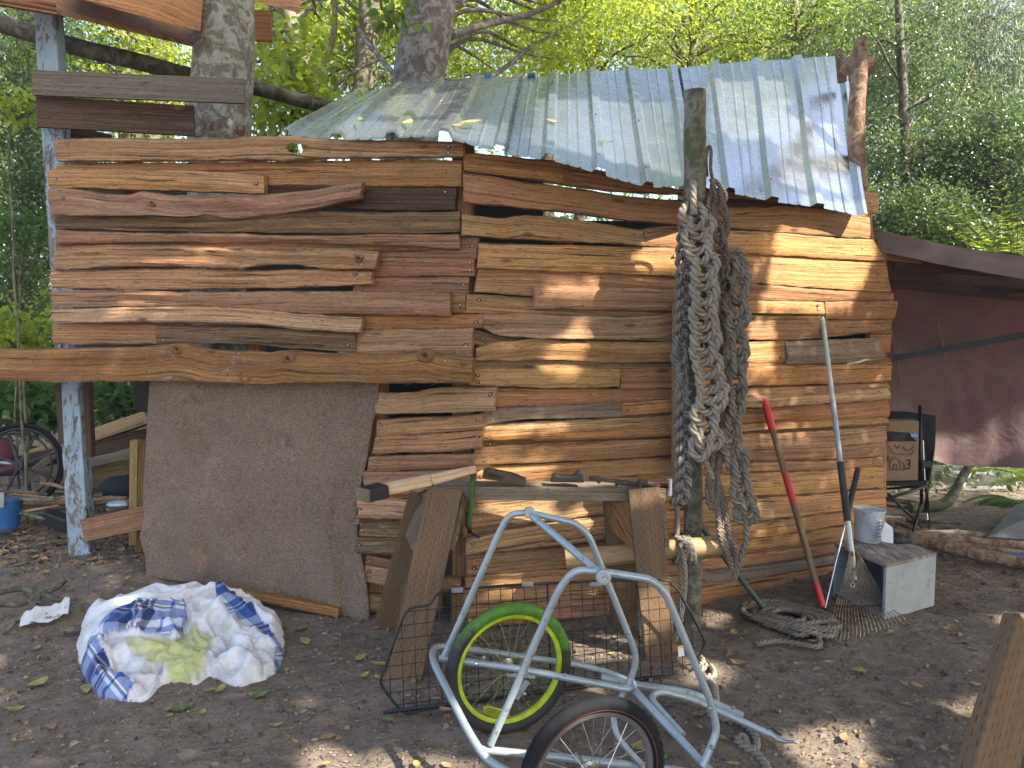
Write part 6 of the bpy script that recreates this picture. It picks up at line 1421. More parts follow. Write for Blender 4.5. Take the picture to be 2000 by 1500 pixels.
    dirt = t.noise(v, 9, 5, 0.7); white = t.ramp(dirt, [(0.42, (0.66, 0.67, 0.69)), (0.60, (0.52, 0.51, 0.50)), (0.75, (0.34, 0.31, 0.27))])
    fine = t.noise(v, 34, 4, 0.7); white = t.mix(t.ramp(fine, [(0.64, 0), (0.74, 0.35)]), white, (0.30, 0.28, 0.25))
    yel = t.ramp(t.noise(v, 16, 4, 0.6), [(0.3, (0.30, 0.34, 0.075)), (0.7, (0.56, 0.56, 0.25))])
    white = t.mix(t.math('MULTIPLY', s.outputs[1], t.ramp(t.noise(v, 7, 3, 0.6), [(0.3, 0.55), (0.6, 1.0)])), white, yel)
    su = t.n('SeparateXYZ'); t.l(uv, su.inputs[0])
    def bands(x, period, stops):
        f = t.math('FRACT', t.math('DIVIDE', x, period)); return t.ramp(f, stops, 'CONSTANT')
    navy = (0.012, 0.022, 0.09); mid_ = (0.06, 0.15, 0.40); pale = (0.50, 0.60, 0.74); wh = (0.72, 0.74, 0.78)
    bx = bands(su.outputs[0], 0.33, [(0, mid_), (.16, navy), (.30, wh), (.33, navy), (.38, wh), (.41, navy), (.46, wh), (.49, navy), (.56, wh), (.72, mid_), (.77, wh), (.93, pale)])
    by = bands(su.outputs[1], 0.26, [(0, mid_), (.22, pale), (.30, navy), (.36, wh), (.40, mid_), (.58, wh), (.84, mid_)])
    pc = t.mix(0.5, bx, by); pc = t.mix(0.55, pc, t.mix(1.0, bx, by, 'MULTIPLY'))
    pc = t.mix(t.ramp(dirt, [(0.55, 0), (0.8, 0.5)]), pc, (0.12, 0.10, 0.09))
    c_ = t.mix(s.outputs[0], white, pc)
    wv = t.noise(v, 420, 2, 0.5); wr = t.noise(v, 22, 5, 0.6, 1.0)
    t.bsdf(c_, 0.9, 0, t.bump(wv, 0.12, 0.001, t.bump(wr, 0.35, 0.012)), 0.2, Sheen_Weight=0.2)
    o = link('blanket', me, t.m); setp(o, 'crumpled white blanket with blue plaid border and yellow stain heaped before the carpet', 'blanket')
blanket()

# ------------------------------------------------------------------ foliage
def leaf_mat(name, dark, light, trans, tw=0.45, rough=0.45, spec=0.4):
    t = NT(name); r = t.n('NewGeometry').outputs['Random Per Island']
    c = t.ramp(r, [(0.0, dark), (1.0, light)]); tc_ = t.ramp(r, [(0.0, tuple(x * 0.6 for x in trans)), (1.0, trans)])
    d = t.n('BsdfPrincipled'); t.l(c, d.inputs['Base Color']); d.inputs['Roughness'].default_value = rough; d.inputs['Specular IOR Level'].default_value = spec
    tl = t.n('BsdfTranslucent'); t.l(tc_, tl.inputs[0]); mx = t.n('MixShader'); mx.inputs[0].default_value = tw
    t.l(d.outputs[0], mx.inputs[1]); t.l(tl.outputs[0], mx.inputs[2]); t.l(mx.outputs[0], t.out.inputs[0]); M[name] = t.m
leaf_mat('leaf_bright', (0.11, 0.18, 0.015), (0.27, 0.36, 0.035), (0.70, 0.80, 0.08), 0.5)
leaf_mat('leaf_mid', (0.06, 0.11, 0.02), (0.16, 0.24, 0.04), (0.38, 0.52, 0.07), 0.42)
leaf_mat('leaf_dark', (0.042, 0.082, 0.034), (0.13, 0.19, 0.072), (0.21, 0.33, 0.07), 0.28, 0.28, 0.7)
leaf_mat('leaf_blue', (0.13, 0.18, 0.11), (0.26, 0.33, 0.20), (0.38, 0.48, 0.22), 0.3, 0.5)
leaf_mat('leaf_shrub', (0.035, 0.085, 0.018), (0.085, 0.17, 0.035), (0.20, 0.38, 0.05), 0.4)
NR = np.random.RandomState(4)
def unit(a): return a / np.maximum(1e-9, np.linalg.norm(a, axis=-1, keepdims=True))
def leaf_geo(Pp, D, Nn, size, ratio=0.55, fold=0.18, oval=False):
    """leaves as folded blades: base, left, right, tip"""
    n = len(Pp); S = np.cross(D, Nn); S = unit(S); Nn = unit(np.cross(S, D)); size = size[:, None]
    if not oval:
        V = np.stack([Pp, Pp + D * size * 0.45 + S * size * ratio * 0.5 + Nn * size * fold, Pp + D * size, Pp + D * size * 0.45 - S * size * ratio * 0.5 + Nn * size * fold], 1).reshape(-1, 3)
        i = np.arange(n)[:, None] * 4; Fc = np.concatenate([i + np.array([[0, 1, 2]]), i + np.array([[0, 2, 3]])], 0)
        return V, Fc
    pts = []
    for a, w_, h in ((0, 0, 0), (.25, .42, .7), (.62, .40, .8), (1, 0, 0), (.62, -.40, .8), (.25, -.42, .7)):
        pts.append(Pp + D * size * a + S * size * ratio * w_ + Nn * size * fold * h - Nn * size * 0.25 * a * a)
    V = np.stack(pts, 1).reshape(-1, 3); i = np.arange(n)[:, None] * 6
    return V, np.concatenate([i + np.array([[0, 1, 2, 3]]), i + np.array([[0, 3, 4, 5]])], 0)
def scatter(cl, rad, n, size, flat=0.6, droop=0.35, oval=False, ratio=0.55):
    """n leaves round each clump centre"""
    k = len(cl); C_ = np.repeat(cl, n, 0); R_ = np.repeat(rad, n)[:, None]
    o = NR.normal(size=(k * n, 3)) * np.array([1, 1, flat]) * 0.5; P_ = C_ + o * R_
    D = unit(NR.normal(size=(k * n, 3)) * 0.8 + unit(o) * 0.8 + np.array([0, 0, -droop]))
    Nn = unit(NR.normal(size=(k * n, 3)) * 0.6 + np.array([0, 0, 1.0]))
    return leaf_geo(P_, D, Nn, size * NR.uniform(0.65, 1.25, k * n), ratio=ratio, oval=oval)
def ell(u, v, ru, rv, Y, rY):
    c = at(u, v, Y); return (np.array(c), np.array([ru * Y / F, rY, rv * Y / F]))
def in_ell(e, n, shell=0.25):
    q = unit(NR.normal(size=(n, 3))) * (shell + (1 - shell) * NR.uniform(0, 1, (n, 1)) ** 0.5); return e[0] + q * e[1]
def tree(name, label, cat, trunk, tr_r, mat_t, ells, nclump, nleaf, size, mat_l, crad=0.35, group=None, limbs=10, oval=False, droop=0.35, extra=(), ratio=0.55, limb_r=0.03, flat=0.6):
    base = Vector(trunk[0]); T = thing(name, label, cat, base, group)
    tp_ = resample(spline(trunk, 6), 0.12) if len(trunk) > 1 else [base]
    cl = np.concatenate([in_ell(e, max(3, int(nclump * w_))) for e, w_ in ells]) if ells else np.zeros((0, 3))
    b = MB()
    if tr_r: b.tube(tp_, tr_r, 16)
    lr = random.Random(len(cl) + int(base.x * 10))
    if len(cl):
        for q in lr.sample(range(len(cl)), min(limbs, len(cl))):
            c = Vector(cl[q]); j = min(range(len(tp_)), key=lambda i: (tp_[i] - c).length + abs((tp_[i].z + 0.35 * (tp_[i] - c).length) - c.z) * 0.8)
            s = tp_[j]; m1 = s.lerp(c, 0.35) + Vector((0, 0, 0.12 * (c - s).length)) + Vector((lr.uniform(-.1, .1), lr.uniform(-.1, .1), 0)); m2 = s.lerp(c, 0.7) + Vector((lr.uniform(-.12, .12), 0, .05 * (c - s).length))
            b.tube(spline([s, m1, m2, c], 4), [limb_r, limb_r * 0.6, limb_r * 0.2], 6, caps=False)
    for pts, r_ in extra: b.tube(resample(spline(pts, 6), 0.1), r_, 10)
    if b.v:
        o = b.build('trunk', M[mat_t], T, smooth=True)
        for v_ in o.data.vertices: v_.co += Vector((noise.noise(v_.co * 4), noise.noise(v_.co * 4 + Vector((9, 0, 0))), 0)) * 0.018
    if len(cl):
        V, Fc = scatter(cl, np.full(len(cl), crad) * NR.uniform(0.7, 1.3, len(cl)), nleaf, size, oval=oval, droop=droop, ratio=ratio, flat=flat)
        link('crown', fast_mesh('crown', V, Fc), M[mat_l], T, smooth=False)
    return T
G = lambda x, y: Vector((x, y, ground_z(x, y) - 0.1))
def px_trunk(pts): 
    q = [at(*p) for p in pts]; q.insert(0, G(q[0].x, q[0].y)); return q
# trees one can tell apart
tree('alder_tree', 'thick pale grey lichen barked tree right behind the left wall with two red scars', 'tree', px_trunk([(430, 300, 5.1), (437, 140, 5.1), (438, 0, 5.15), (445, -400, 5.3), (470, -1200, 5.5)]), [0.24, 0.20, 0.19, 0.185, 0.16], 'bark_alder', [((np.array([-2.5, 5.6, 9.0]), np.array([2.5, 2.2, 1.6])), 1)], 60, 60, 0.09, 'leaf_mid', 0.5, limbs=14)
sc = MB()
simple('red_scar', (0.22, 0.045, 0.02), 0.7)
for u, v in ((405, 248), (468, 255)):
    for k in range(3):
        c = at(u + k * 6 - 4, v + (k % 2) * 6, 4.91); sc = MB().sphere(c, 0.022, 8, (0.5, 0.35, 1.5)); setp(sc.build('bark_scar', M['red_scar'], bpy.data.objects['alder_tree'], smooth=True))
tree('leaning_tree', 'big mottled trunk leaning right above the left part of the metal roof', 'tree', px_trunk([(800, 420, 7.0), (812, 200, 7.0), (838, 20, 7.05), (860, -200, 7.2), (900, -700, 7.5)]), [0.30, 0.25, 0.24, 0.21, 0.17], 'bark_mottled', [(ell(1010, 10, 260, 110, 9.0, 1.6), 1)], 120, 100, 0.062, 'leaf_bright', 0.34, limbs=26,
     extra=[([at(880, 70, 7.05), at(950, 48, 7.4), at(1040, 25, 7.8), at(1150, -25, 8.0)], [0.04, 0.03, 0.02]), ([at(860, 190, 7.3), at(960, 150, 7.8), at(1040, 90, 8.2), at(1150, 30, 8.6)], [0.03, 0.024, 0.012]), ([at(800, 180, 7.2), at(740, 110, 7.6), at(700, 60, 8)], [0.03, 0.02])])
tree('slim_tree', 'slim lichen spotted trunk left of the leaning one', 'tree', px_trunk([(705, 320, 9.0), (712, 150, 9.0), (722, 0, 9.0), (735, -300, 9.0)]), [0.15, 0.135, 0.13, 0.11], 'bark_far', [(ell(660, 60, 220, 150, 11.2, 1.3), 1)], 110, 110, 0.075, 'leaf_bright', 0.36, limbs=20)
tree('forked_tree', 'pale forked tree with many bare limbs between the grey tree and the slim trunk', 'tree', px_trunk([(606, 330, 8.0), (604, 180, 8.0), (585, 90, 8.0), (560, 0, 8.1), (530, -200, 8.2)]), [0.085, 0.075, 0.07, 0.05], 'bark_far', [(ell(590, 70, 170, 150, 9.6, 0.9), 1)], 60, 80, 0.08, 'leaf_bright', 0.32, limbs=26, limb_r=0.022,
     extra=[([at(604, 200, 8.0), at(640, 110, 8.1), at(655, 40, 8.1), at(650, -60, 8.1)], [0.05, 0.035, 0.03]), ([at(600, 180, 8.0), at(570, 130, 8.2), at(540, 90, 8.2), at(525, 0, 8.3)], [0.04, 0.02]), ([at(640, 180, 8.0), at(690, 140, 8.3), at(760, 110, 8.4)], [0.025, 0.015])])
tree('mossy_tree', 'wide mossy dark trunk far behind the left top boards', 'tree', px_trunk([(285, 400, 11), (288, 200, 11), (292, 0, 11), (295, -400, 11)]), [0.45, 0.38, 0.36, 0.3], 'bark_far', [(ell(240, 40, 260, 170, 12, 1.4), 1)], 90, 120, 0.085, 'leaf_mid', 0.42, limbs=16)
tree('hazel_bush', 'bush of large bright leaves between the grey tree and the metal roof', 'bush', [at(560, 560, 6.2), at(565, 330, 6.2), at(575, 180, 6.2), at(560, 60, 6.2)], [0.03, 0.015], 'bark_far', [(ell(570, 190, 75, 120, 6.2, 0.5), 1)], 34, 26, 0.085, 'leaf_bright', 0.26, oval=True, limbs=14, limb_r=0.008, ratio=0.75)
tree('hazel_bush', 'sprig of broad shaded leaves hanging at the top beside the leaning trunk', 'bush', [at(740, -60, 5.6), at(745, 20, 5.6)], [0.01, 0.006], 'bark_far', [(ell(735, 15, 55, 30, 5.6, 0.3), 1)], 6, 14, 0.085, 'leaf_mid', 0.15, oval=True, limbs=5, limb_r=0.005, ratio=0.8)
lab_ = [('bright green tree behind the middle of the metal roof', 1130, 75, 200, 95, 11, 1.8, 'leaf_bright', 0.065, 190), ('bright green tree just left of the front pole behind the roof', 1330, 70, 190, 100, 10.5, 1.5, 'leaf_bright', 0.06, 190),
        ('mid green tree with sky gaps behind the right end of the roof', 1530, 60, 170, 100, 10, 1.3, 'leaf_mid', 0.055, 150), ('thin bright green tree behind the left wall boards', 240, 150, 200, 100, 8.5, 1.0, 'leaf_bright', 0.065, 90),
        ('bright green tree low behind the left half of the roof', 800, 110, 170, 80, 10.5, 1.2, 'leaf_bright', 0.065, 120), ('tall bright green tree far beyond the roof ridge', 1000, -80, 420, 100, 14, 2.0, 'leaf_bright', 0.08, 90)]
for i, (lb, u, v, ru, rv, Y, rY, m_, sz, nc) in enumerate(lab_):
    tree('broadleaf_tree', lb, 'tree', px_trunk([(u, 500, Y), (u + 15, 200, Y), (u + 25, 60, Y), (u + 10, -100, Y)]), [0.10, 0.08, 0.05], 'bark_far', [(ell(u, v, ru, rv, Y, rY), 1)], int(nc * 0.48), 90, sz, m_, 0.36, limbs=24, group='leafy trees beyond the roof', limb_r=0.025)
for x, y, z, n_ in ((-3.2, 9.5, 9.5, 90), (0.6, 10.0, 10.5, 90), (4.0, 9.5, 10.5, 90)):
    tree('tall_tree', {-3.2: 'tall tree with its crown above the left end of the roof', 0.6: 'tall tree with its crown above the middle of the roof', 4.0: 'tall tree with its crown above the right end of the roof'}[x], 'tree', [G(x, y + 3), Vector((x, y + 3, 5)), Vector((x, y + 1.5, z))], [0.16, 0.12, 0.06], 'bark_far', [((np.array([x, y, z]), np.array([2.4, 2.0, 2.2])), 1)], int(n_ * .7), 70, 0.13, 'leaf_mid', 0.6, limbs=8)
# right: dark holly and drooping conifers
tree('holly_tree', 'tall dark glossy leaved tree with a thin dark trunk behind the tarp', 'tree', px_trunk([(1768, 420, 8.6), (1765, 200, 8.6), (1758, 80, 8.6), (1752, -60, 8.6)]), [0.07, 0.055, 0.04], 'bark_dark', [(ell(1790, 330, 150, 180, 9.0, 0.9), 0.5), (ell(1740, 90, 150, 100, 9.0, 0.9), 0.16)], 230, 150, 0.046, 'leaf_dark', 0.28, limbs=40, limb_r=0.018, ratio=0.6, extra=[([at(1765, 170, 8.6), at(1700, 60, 8.6)], [0.02, 0.01]), ([at(1768, 300, 8.6), at(1860, 210, 8.5), at(1900, 120, 8.5)], [0.03, 0.012])])
tree('holly_tree', 'dark glossy leaved tree filling the right edge behind the bright ferny shrub', 'tree', px_trunk([(1930, 500, 8.2), (1935, 330, 8.2), (1940, 230, 8.2)]), [0.07, 0.05], 'bark_dark', [(ell(1950, 370, 140, 160, 8.4, 0.8), 1)], 150, 150, 0.046, 'leaf_dark', 0.28, limbs=30, limb_r=0.018, ratio=0.6)
tree('holly_tree', 'low dark glossy shrub just right of the roof post', 'shrub', px_trunk([(1760, 540, 7.4), (1765, 450, 7.4)]), [0.04, 0.02], 'bark_dark', [(ell(1790, 440, 110, 70, 7.4, 0.5), 1)], 80, 150, 0.042, 'leaf_dark', 0.25, limbs=20, limb_r=0.01, ratio=0.6)
tree('conifer_tree', 'pale green drooping conifer at the top right corner', 'tree', px_trunk([(1900, 420, 12), (1905, 200, 12), (1910, -50, 12)]), [0.12, 0.08], 'bark_far', [(ell(1900, 120, 170, 170, 12, 1.0), 1)], 170, 130, 0.10, 'leaf_blue', 0.36, limbs=30, droop=1.6, ratio=0.16, flat=1.2)
tree('conifer_tree', 'tall hazy drooping conifer with sky around it behind the right part of the roof', 'tree', px_trunk([(1440, 400, 14), (1445, 150, 14), (1450, -100, 14)]), [0.14, 0.08], 'bark_far', [(ell(1450, 60, 160, 110, 14, 1.2), 1)], 110, 130, 0.12, 'leaf_blue', 0.4, limbs=30, droop=1.8, ratio=0.14, flat=1.3)
tree('conifer_tree', 'middle drooping conifer between the roof post and the right edge', 'tree', px_trunk([(1650, 400, 13), (1655, 150, 13), (1660, -100, 13)]), [0.13, 0.08], 'bark_far', [(ell(1660, 90, 130, 150, 13, 1.0), 1)], 110, 130, 0.11, 'leaf_blue', 0.38, limbs=30, droop=1.7, ratio=0.15, flat=1.3)
# left: dark dense trees and bright leaves
tree('dark_tree', 'dark small leaved tree filling the left edge beside the wall', 'tree', px_trunk([(52, 620, 8.3), (45, 480, 8.3), (60, 350, 8.2), (48, 200, 8.3), (62, 80, 8.3), (55, -60, 8.3)]), [0.07, 0.04], 'bark_dark', [(ell(30, 380, 130, 250, 7.6, 0.8), 0.8), (ell(60, 130, 150, 120, 8.0, 0.8), 0.3)], 230, 150, 0.042, 'leaf_dark', 0.28, limbs=30, limb_r=0.014)
tree('dark_tree', 'dark tree farther back at the top left corner under the high planks', 'tree', px_trunk([(-60, 600, 9.5), (-50, 250, 9.5)]), [0.1, 0.06], 'bark_dark', [(ell(-20, 200, 200, 220, 10, 1.0), 1)], 110, 130, 0.07, 'leaf_mid', 0.4, limbs=18)
shr = [('spray of bright leaves at the left edge level with the grey boards', 20, 205, 50, 30, 5.2, .2, 'leaf_bright', .055, 10), ('green leafy shrub at the left edge beside the middle planks', 40, 460, 55, 60, 5.8, .3, 'leaf_shrub', .05, 22), ('bright leafy shrub at the left edge level with the long beam', 30, 650, 60, 60, 5.8, .3, 'leaf_bright', .06, 26),
       ('broad leaved shrub in the gap between the blue post and the carpet', 225, 775, 60, 40, 6.6, .3, 'leaf_shrub', .085, 26), ('broad leaved bright shrub above the wheelchair wheel', 55, 790, 75, 55, 6.6, .4, 'leaf_shrub', .085, 40), ('dark leafy shrub behind the wall under the grey boards', 160, 300, 50, 40, 7, .4, 'leaf_mid', .06, 20)]
for lb, u, v, ru, rv, Y, rY, m_, sz, nc in shr:
    tree('leafy_shrub', lb, 'shrub', px_trunk([(u, min(880, v + 160), Y), (u + 5, v + 30, Y)]), [0.012, 0.006], 'bark_far', [(ell(u, v, ru, rv, Y, rY), 1)], nc, 22, sz, m_, 0.2, oval=True, limbs=12, limb_r=0.006, ratio=0.72)
# right: bright pinnate shrub, ferns
def frond(b_pts, L, w_, n, size):
    """leaflets in two rows along a stem; returns stem points and leaf arrays"""
    P_, D_, N_, S_ = [], [], [], []
    for i in range(n):
        t = (i + 1) / (n + 1); k = t * (len(b_pts) - 1); a = b_pts[int(k)].lerp(b_pts[min(len(b_pts) - 1, int(k) + 1)], k % 1); d = (b_pts[min(len(b_pts) - 1, int(k) + 1)] - b_pts[int(k)]).normalized()
        s = d.cross(Vector((0, 0, 1))).normalized()
        for sg in (-1, 1):
            P_.append(a); D_.append((s * sg + d * 0.45 + Vector((0, 0, -0.1))).normalized()); N_.append(Vector((0, 0, 1))); S_.append(size * w_(t))
    return P_, D_, N_, S_
def fern(name, label, cat, base, n, L, size, mat, nl=16, arch=0.5, ratio=0.32, seed=0, az=(0, 6.28), lift=0.9, w_=lambda t: math.sin(math.pi * min(1, t * .92 + .08)) ** .6):
    r_ = random.Random(seed); T = thing(name, label, cat, base); b = MB(); A = [[], [], [], []]
    for k in range(n):
        a_ = r_.uniform(*az); l_ = L * r_.uniform(.7, 1.1); d_ = Vector((math.cos(a_), math.sin(a_), 0)); pts = [Vector(base) + d_ * (l_ * t) + Vector((0, 0, l_ * (lift * t - arch * 1.3 * t * t))) for t in np.linspace(0, 1, 9)]
        b.tube(pts, [0.005 * L, 0.0015], 4, caps=False); q = frond(pts, l_, w_, nl, size * l_ / L)
        for i in range(4): A[i] += q[i]
    b.build('stem', M['leaf_shrub'], T, smooth=True)
    V, Fc = leaf_geo(np.array([tuple(p) for p in A[0]]), np.array([tuple(p) for p in A[1]]), np.array([tuple(p) for p in A[2]]), np.array(A[3]), ratio=ratio, fold=0.06)
    link('leaves', fast_mesh('leaves', V, Fc), M[mat], T, smooth=False)
fern('sword_fern', 'dark green fern arching over the soil mound under the tarp edge', 'fern', at(1990, 985, 6.0), 12, 0.55, 0.11, 'leaf_shrub', 24, 0.55, 0.24, 2, (2.4, 4.6), 0.6)
fern('sword_fern', 'second fern half hidden at the far right under the tarp', 'fern', at(2040, 960, 6.3), 12, 0.6, 0.11, 'leaf_mid', 24, 0.5, 0.24, 5, (1.6, 5), 0.8)
for i, (u, v, Y, lb) in enumerate([(1985, 560, 6.6, 'bright ferny shrub at the right edge above the tarp'), (1850, 560, 6.9, 'bright ferny shrub behind the left part of the tarp edge'), (1930, 600, 7.2, 'bright ferny shrub behind the middle of the tarp edge')]):
    fern('pinnate_shrub', lb, 'shrub', at(u, v, Y), 26, 1.0 if i == 0 else 0.75, 0.10, 'leaf_bright' if i == 0 else 'leaf_shrub', 11, 0.35, 0.5, 7 + i, lift=1.25)
tree('leafy_shrub', 'low dark greenery behind the window frames under the tarp', 'shrub', px_trunk([(1900, 960, 8), (1900, 900, 8)]), [0.02, 0.01], 'bark_dark', [(ell(1890, 925, 190, 50, 8.2, 0.4), 1)], 110, 60, 0.06, 'leaf_mid', 0.25, oval=True, limbs=14, limb_r=0.008)
# thin forest haze
hz = MB().box((0, 9, 6.5), (56, 42, 16)); t = NT('haze_air'); pv = t.n('VolumePrincipled'); pv.inputs['Color'].default_value = (0.80, 0.88, 0.95, 1); pv.inputs['Density'].default_value = 0.0025; pv.inputs['Anisotropy'].default_value = 0.2
t.l(pv.outputs[0], t.out.inputs[1]); ho = setp(hz.build('haze', t.m), 'thin bluish forest haze', kind='stuff')
bm_ = bmesh.new(); bm_.from_mesh(ho.data); bmesh.ops.recalc_face_normals(bm_, faces=bm_.faces); bm_.to_mesh(ho.data); bm_.free()
gcv = np.array([(NR.uniform(2.9, 8), NR.uniform(6.9, 10.5), NR.uniform(0.02, 0.30)) for _ in range(260)])
V, Fc = scatter(gcv, np.full(len(gcv), 0.42), 60, 0.07, oval=True, droop=0.2, ratio=0.6)
setp(link('ground_cover', fast_mesh('ground_cover', V, Fc), M['leaf_dark'], pre=(0, 0, 0), smooth=False), 'low dark undergrowth seen beneath the tarp edge', kind='stuff')
# far wood as one mass
fw = []
for k in range(760):
    x = NR.uniform(-24, 24); y = NR.uniform(15, 21); top = 5.8 + (1.5 if x > 5 else 0) + (1.5 if x < -7 else 0); fw.append((x, y, NR.uniform(0.3, top)))
for k in range(150): fw.append((NR.uniform(-9, -2.5), NR.uniform(9.5, 12), NR.uniform(0.2, 2.6)))
for k in range(320): fw.append((NR.uniform(3.5, 14), NR.uniform(9.8, 12), NR.uniform(0.3, 3.4)))
V, Fc = scatter(np.array(fw), np.full(len(fw), 0.95), 100, 0.15, droop=0.3)
setp(link('far_woodland', fast_mesh('far_woodland', V, Fc), M['leaf_mid'], pre=(0, 0, 0), smooth=False), 'distant wall of forest greenery behind the shed and the trees', kind='stuff')

# ------------------------------------------------------------------ trees behind the viewpoint that shade the yard, crowns cut open to shape the sun patches
e1 = SUN.cross(Vector((0, 0, 1))).normalized(); e2 = e1.cross(SUN).normalized()
if e2.z < 0: e2 = -e2
E1 = np.array(e1); E2 = np.array(e2); ES = np.array(SUN)
lit = []
def gap(pts): lit.append(np.array([(p.dot(e1), p.dot(e2)) for p in pts]))
def gpx(f, l): gap([fp(f, l[i], l[i + 1], 0.03) for i in range(0, len(l), 2)])
gpx('R', [1535, 403, 1695, 428, 1697, 465, 1706, 500, 1676, 560, 1640, 612, 1560, 616, 1470, 606, 1492, 560, 1512, 500, 1514, 455])
gpx('R', [1440, 640, 1510, 640, 1500, 740, 1440, 730])
for l in ([1252, 388, 1302, 392, 1298, 422, 1278, 440, 1236, 438], [1243, 448, 1336, 440, 1336, 482, 1248, 484], [1232, 500, 1330, 488, 1334, 536, 1228, 534], [1085, 655, 1120, 655, 1118, 708, 1056, 706], [1056, 718, 1124, 718, 1122, 756, 1052, 756], [925, 846, 1100, 832, 1104, 852, 928, 866], [925, 912, 1070, 900, 1074, 938, 922, 948],
          [925, 980, 1075, 968, 1075, 1000, 926, 1014], [908, 1058, 1000, 1030, 1140, 1008, 1128, 1064, 910, 1090], [958, 1140, 1090, 1130, 1090, 1152, 958, 1164], [985, 345, 1020, 350, 1026, 390, 1000, 398], [1060, 560, 1180, 566, 1160, 600, 1050, 600], [1195, 1210, 1100, 1212, 1110, 1180, 1200, 1170]): gpx('M', l)
def ggp(l): gap([gd(l[i], l[i + 1]) for i in range(0, len(l), 2)])
for l in ([690, 1462, 940, 1490, 930, 1580, 640, 1560], [610, 1455, 668, 1462, 650, 1520, 590, 1510], [1530, 1440, 1690, 1400, 1720, 1560, 1570, 1540], [1830, 1372, 1990, 1360, 2010, 1385, 1900, 1402], [1945, 1200, 2060, 1192, 2060, 1222, 1950, 1218], [1110, 1250, 1215, 1238, 1222, 1290, 1125, 1300], [1325, 1285, 1420, 1295, 1420, 1340, 1335, 1335], [1390, 1190, 1420, 1200, 1400, 1225, 1370, 1215]): ggp(l)
def ypx(Y, l): gap([at(l[i], l[i + 1], Y) for i in range(0, len(l), 2)])
ypx(5.7, [1745, 596, 1800, 586, 1876, 618, 1862, 694, 1762, 704, 1738, 650]); ypx(5.7, [1738, 762, 1795, 758, 1806, 830, 1742, 838]); ypx(5.7, [1860, 820, 2010, 850, 2010, 915, 1750, 902, 1765, 862]); ypx(5.3, [1775, 1000, 1870, 1010, 1870, 1060, 1770, 1050]); ypx(5.1, [0, 975, 130, 978, 150, 1008, 10, 1010])
def rpx(s0, s1, w0, w1): gap([roof_pt(s0, w0), roof_pt(s1, w0), roof_pt(s1, w1), roof_pt(s0, w1)])
rpx(4.6, 7.8, 0.10, 0.62); rpx(0.8, 4.0, 0.02, 0.22); rpx(1.2, 2.6, 0.3, 0.7); rpx(8.8, 10.6, 0.35, 0.8); rpx(10.3, 11.7, 0.1, 0.5)
def inside(poly, q):
    x, y = q[:, 0], q[:, 1]; r_ = np.zeros(len(q), bool); n = len(poly)
    for i in range(n):
        x0, y0 = poly[i]; x1, y1 = poly[(i + 1) % n]
        c = ((y0 > y) != (y1 > y)) & (x < (x1 - x0) * (y - y0) / (y1 - y0 + 1e-12) + x0); r_ ^= c
    return r_
stage = [Vector(p) for p in ((-3.6, 4.6, 0), (-3.6, 4.6, 3.8), (-3, 1.2, 0), (3.4, 1.0, 0), (3.9, 5.8, 0), (4.0, 5.8, 2.6), (3.2, 6.2, 3.6), (-2, 6.3, 3.6), (-3.6, 7, 0))]
q1 = [p.dot(e1) for p in stage]; q2 = [p.dot(e2) for p in stage]
a0, a1, b0, b1 = min(q1) - 0.5, max(q1) + 0.5, min(q2) - 0.4, max(q2) + 0.3
from_c = Vector((0, 3.5, 1.0)).dot(SUN)
CT = [(4.2, -2.6), (7.4, -0.6), (9.5, 2.6), (5.6, 1.0)]
ncl = 2000; cq = np.stack([NR.uniform(a0, a1, ncl), NR.uniform(b0, b1, ncl), NR.uniform(5.5, 9.0, ncl) + from_c], 1)
nl = 72; Q = np.repeat(cq, nl, 0) + NR.normal(size=(ncl * nl, 3)) * np.array([0.30, 0.30, 0.30])
W_ = Q[:, :1] * E1 + Q[:, 1:2] * E2 + Q[:, 2:] * ES
D = unit(NR.normal(size=W_.shape) + np.array([0, 0, -0.3])); Nn = unit(NR.normal(size=W_.shape) * 0.7 + ES); sz = NR.uniform(0.08, 0.14, len(W_))
mid = W_ + D * sz[:, None] * 0.5; mq = np.stack([mid @ E1, mid @ E2], 1)
keep = np.ones(len(W_), bool)
for poly in lit:
    for dx_o, dy_o in ((0, 0), (0.025, 0), (-0.025, 0), (0, 0.025), (0, -0.025)): keep &= ~inside(poly, mq + np.array([dx_o, dy_o]))
# nothing may hang into the picture
rel = W_ - np.array([0, 0, CH]); keep &= ~((rel[:, 1] > 0.3) & (np.abs(rel[:, 0]) < rel[:, 1] * 0.80) & (rel[:, 2] < rel[:, 1] * 0.62)); keep &= (W_[:, 2] > 1.6)
W_, D, Nn, sz = W_[keep], D[keep], Nn[keep], sz[keep]
who = np.argmin(np.stack([np.hypot(W_[:, 0] - x, W_[:, 1] - y) for x, y in CT], 1), 1)
for k, (x, y) in enumerate(CT):
    m_ = who == k
    if m_.sum() < 20: continue
    T = thing('shade_tree', ['leafy shade tree nearest behind the viewpoint', 'leafy shade tree behind and right of the viewpoint', 'leafy shade tree standing out of sight to the right', 'slender shade tree between the other shade trees'][k], 'tree', G(x, y), 'shade trees behind the viewpoint')
    V, Fc = leaf_geo(W_[m_], D[m_], Nn[m_], sz[m_], ratio=0.7); link('crown', fast_mesh('crown', V, Fc), M['leaf_mid'], T, smooth=False)
    c_ = W_[m_].mean(0); b = MB(); b.tube(spline([G(x, y), Vector((x, y, 2.2)), Vector((x + .1, y, 4.0)), Vector((c_[0], c_[1], c_[2])).lerp(Vector((x, y, 5)), .5)], 6), [0.17, 0.14, 0.09, 0.05], 12)
    b.build('trunk', M['bark_alder'], T, smooth=True)

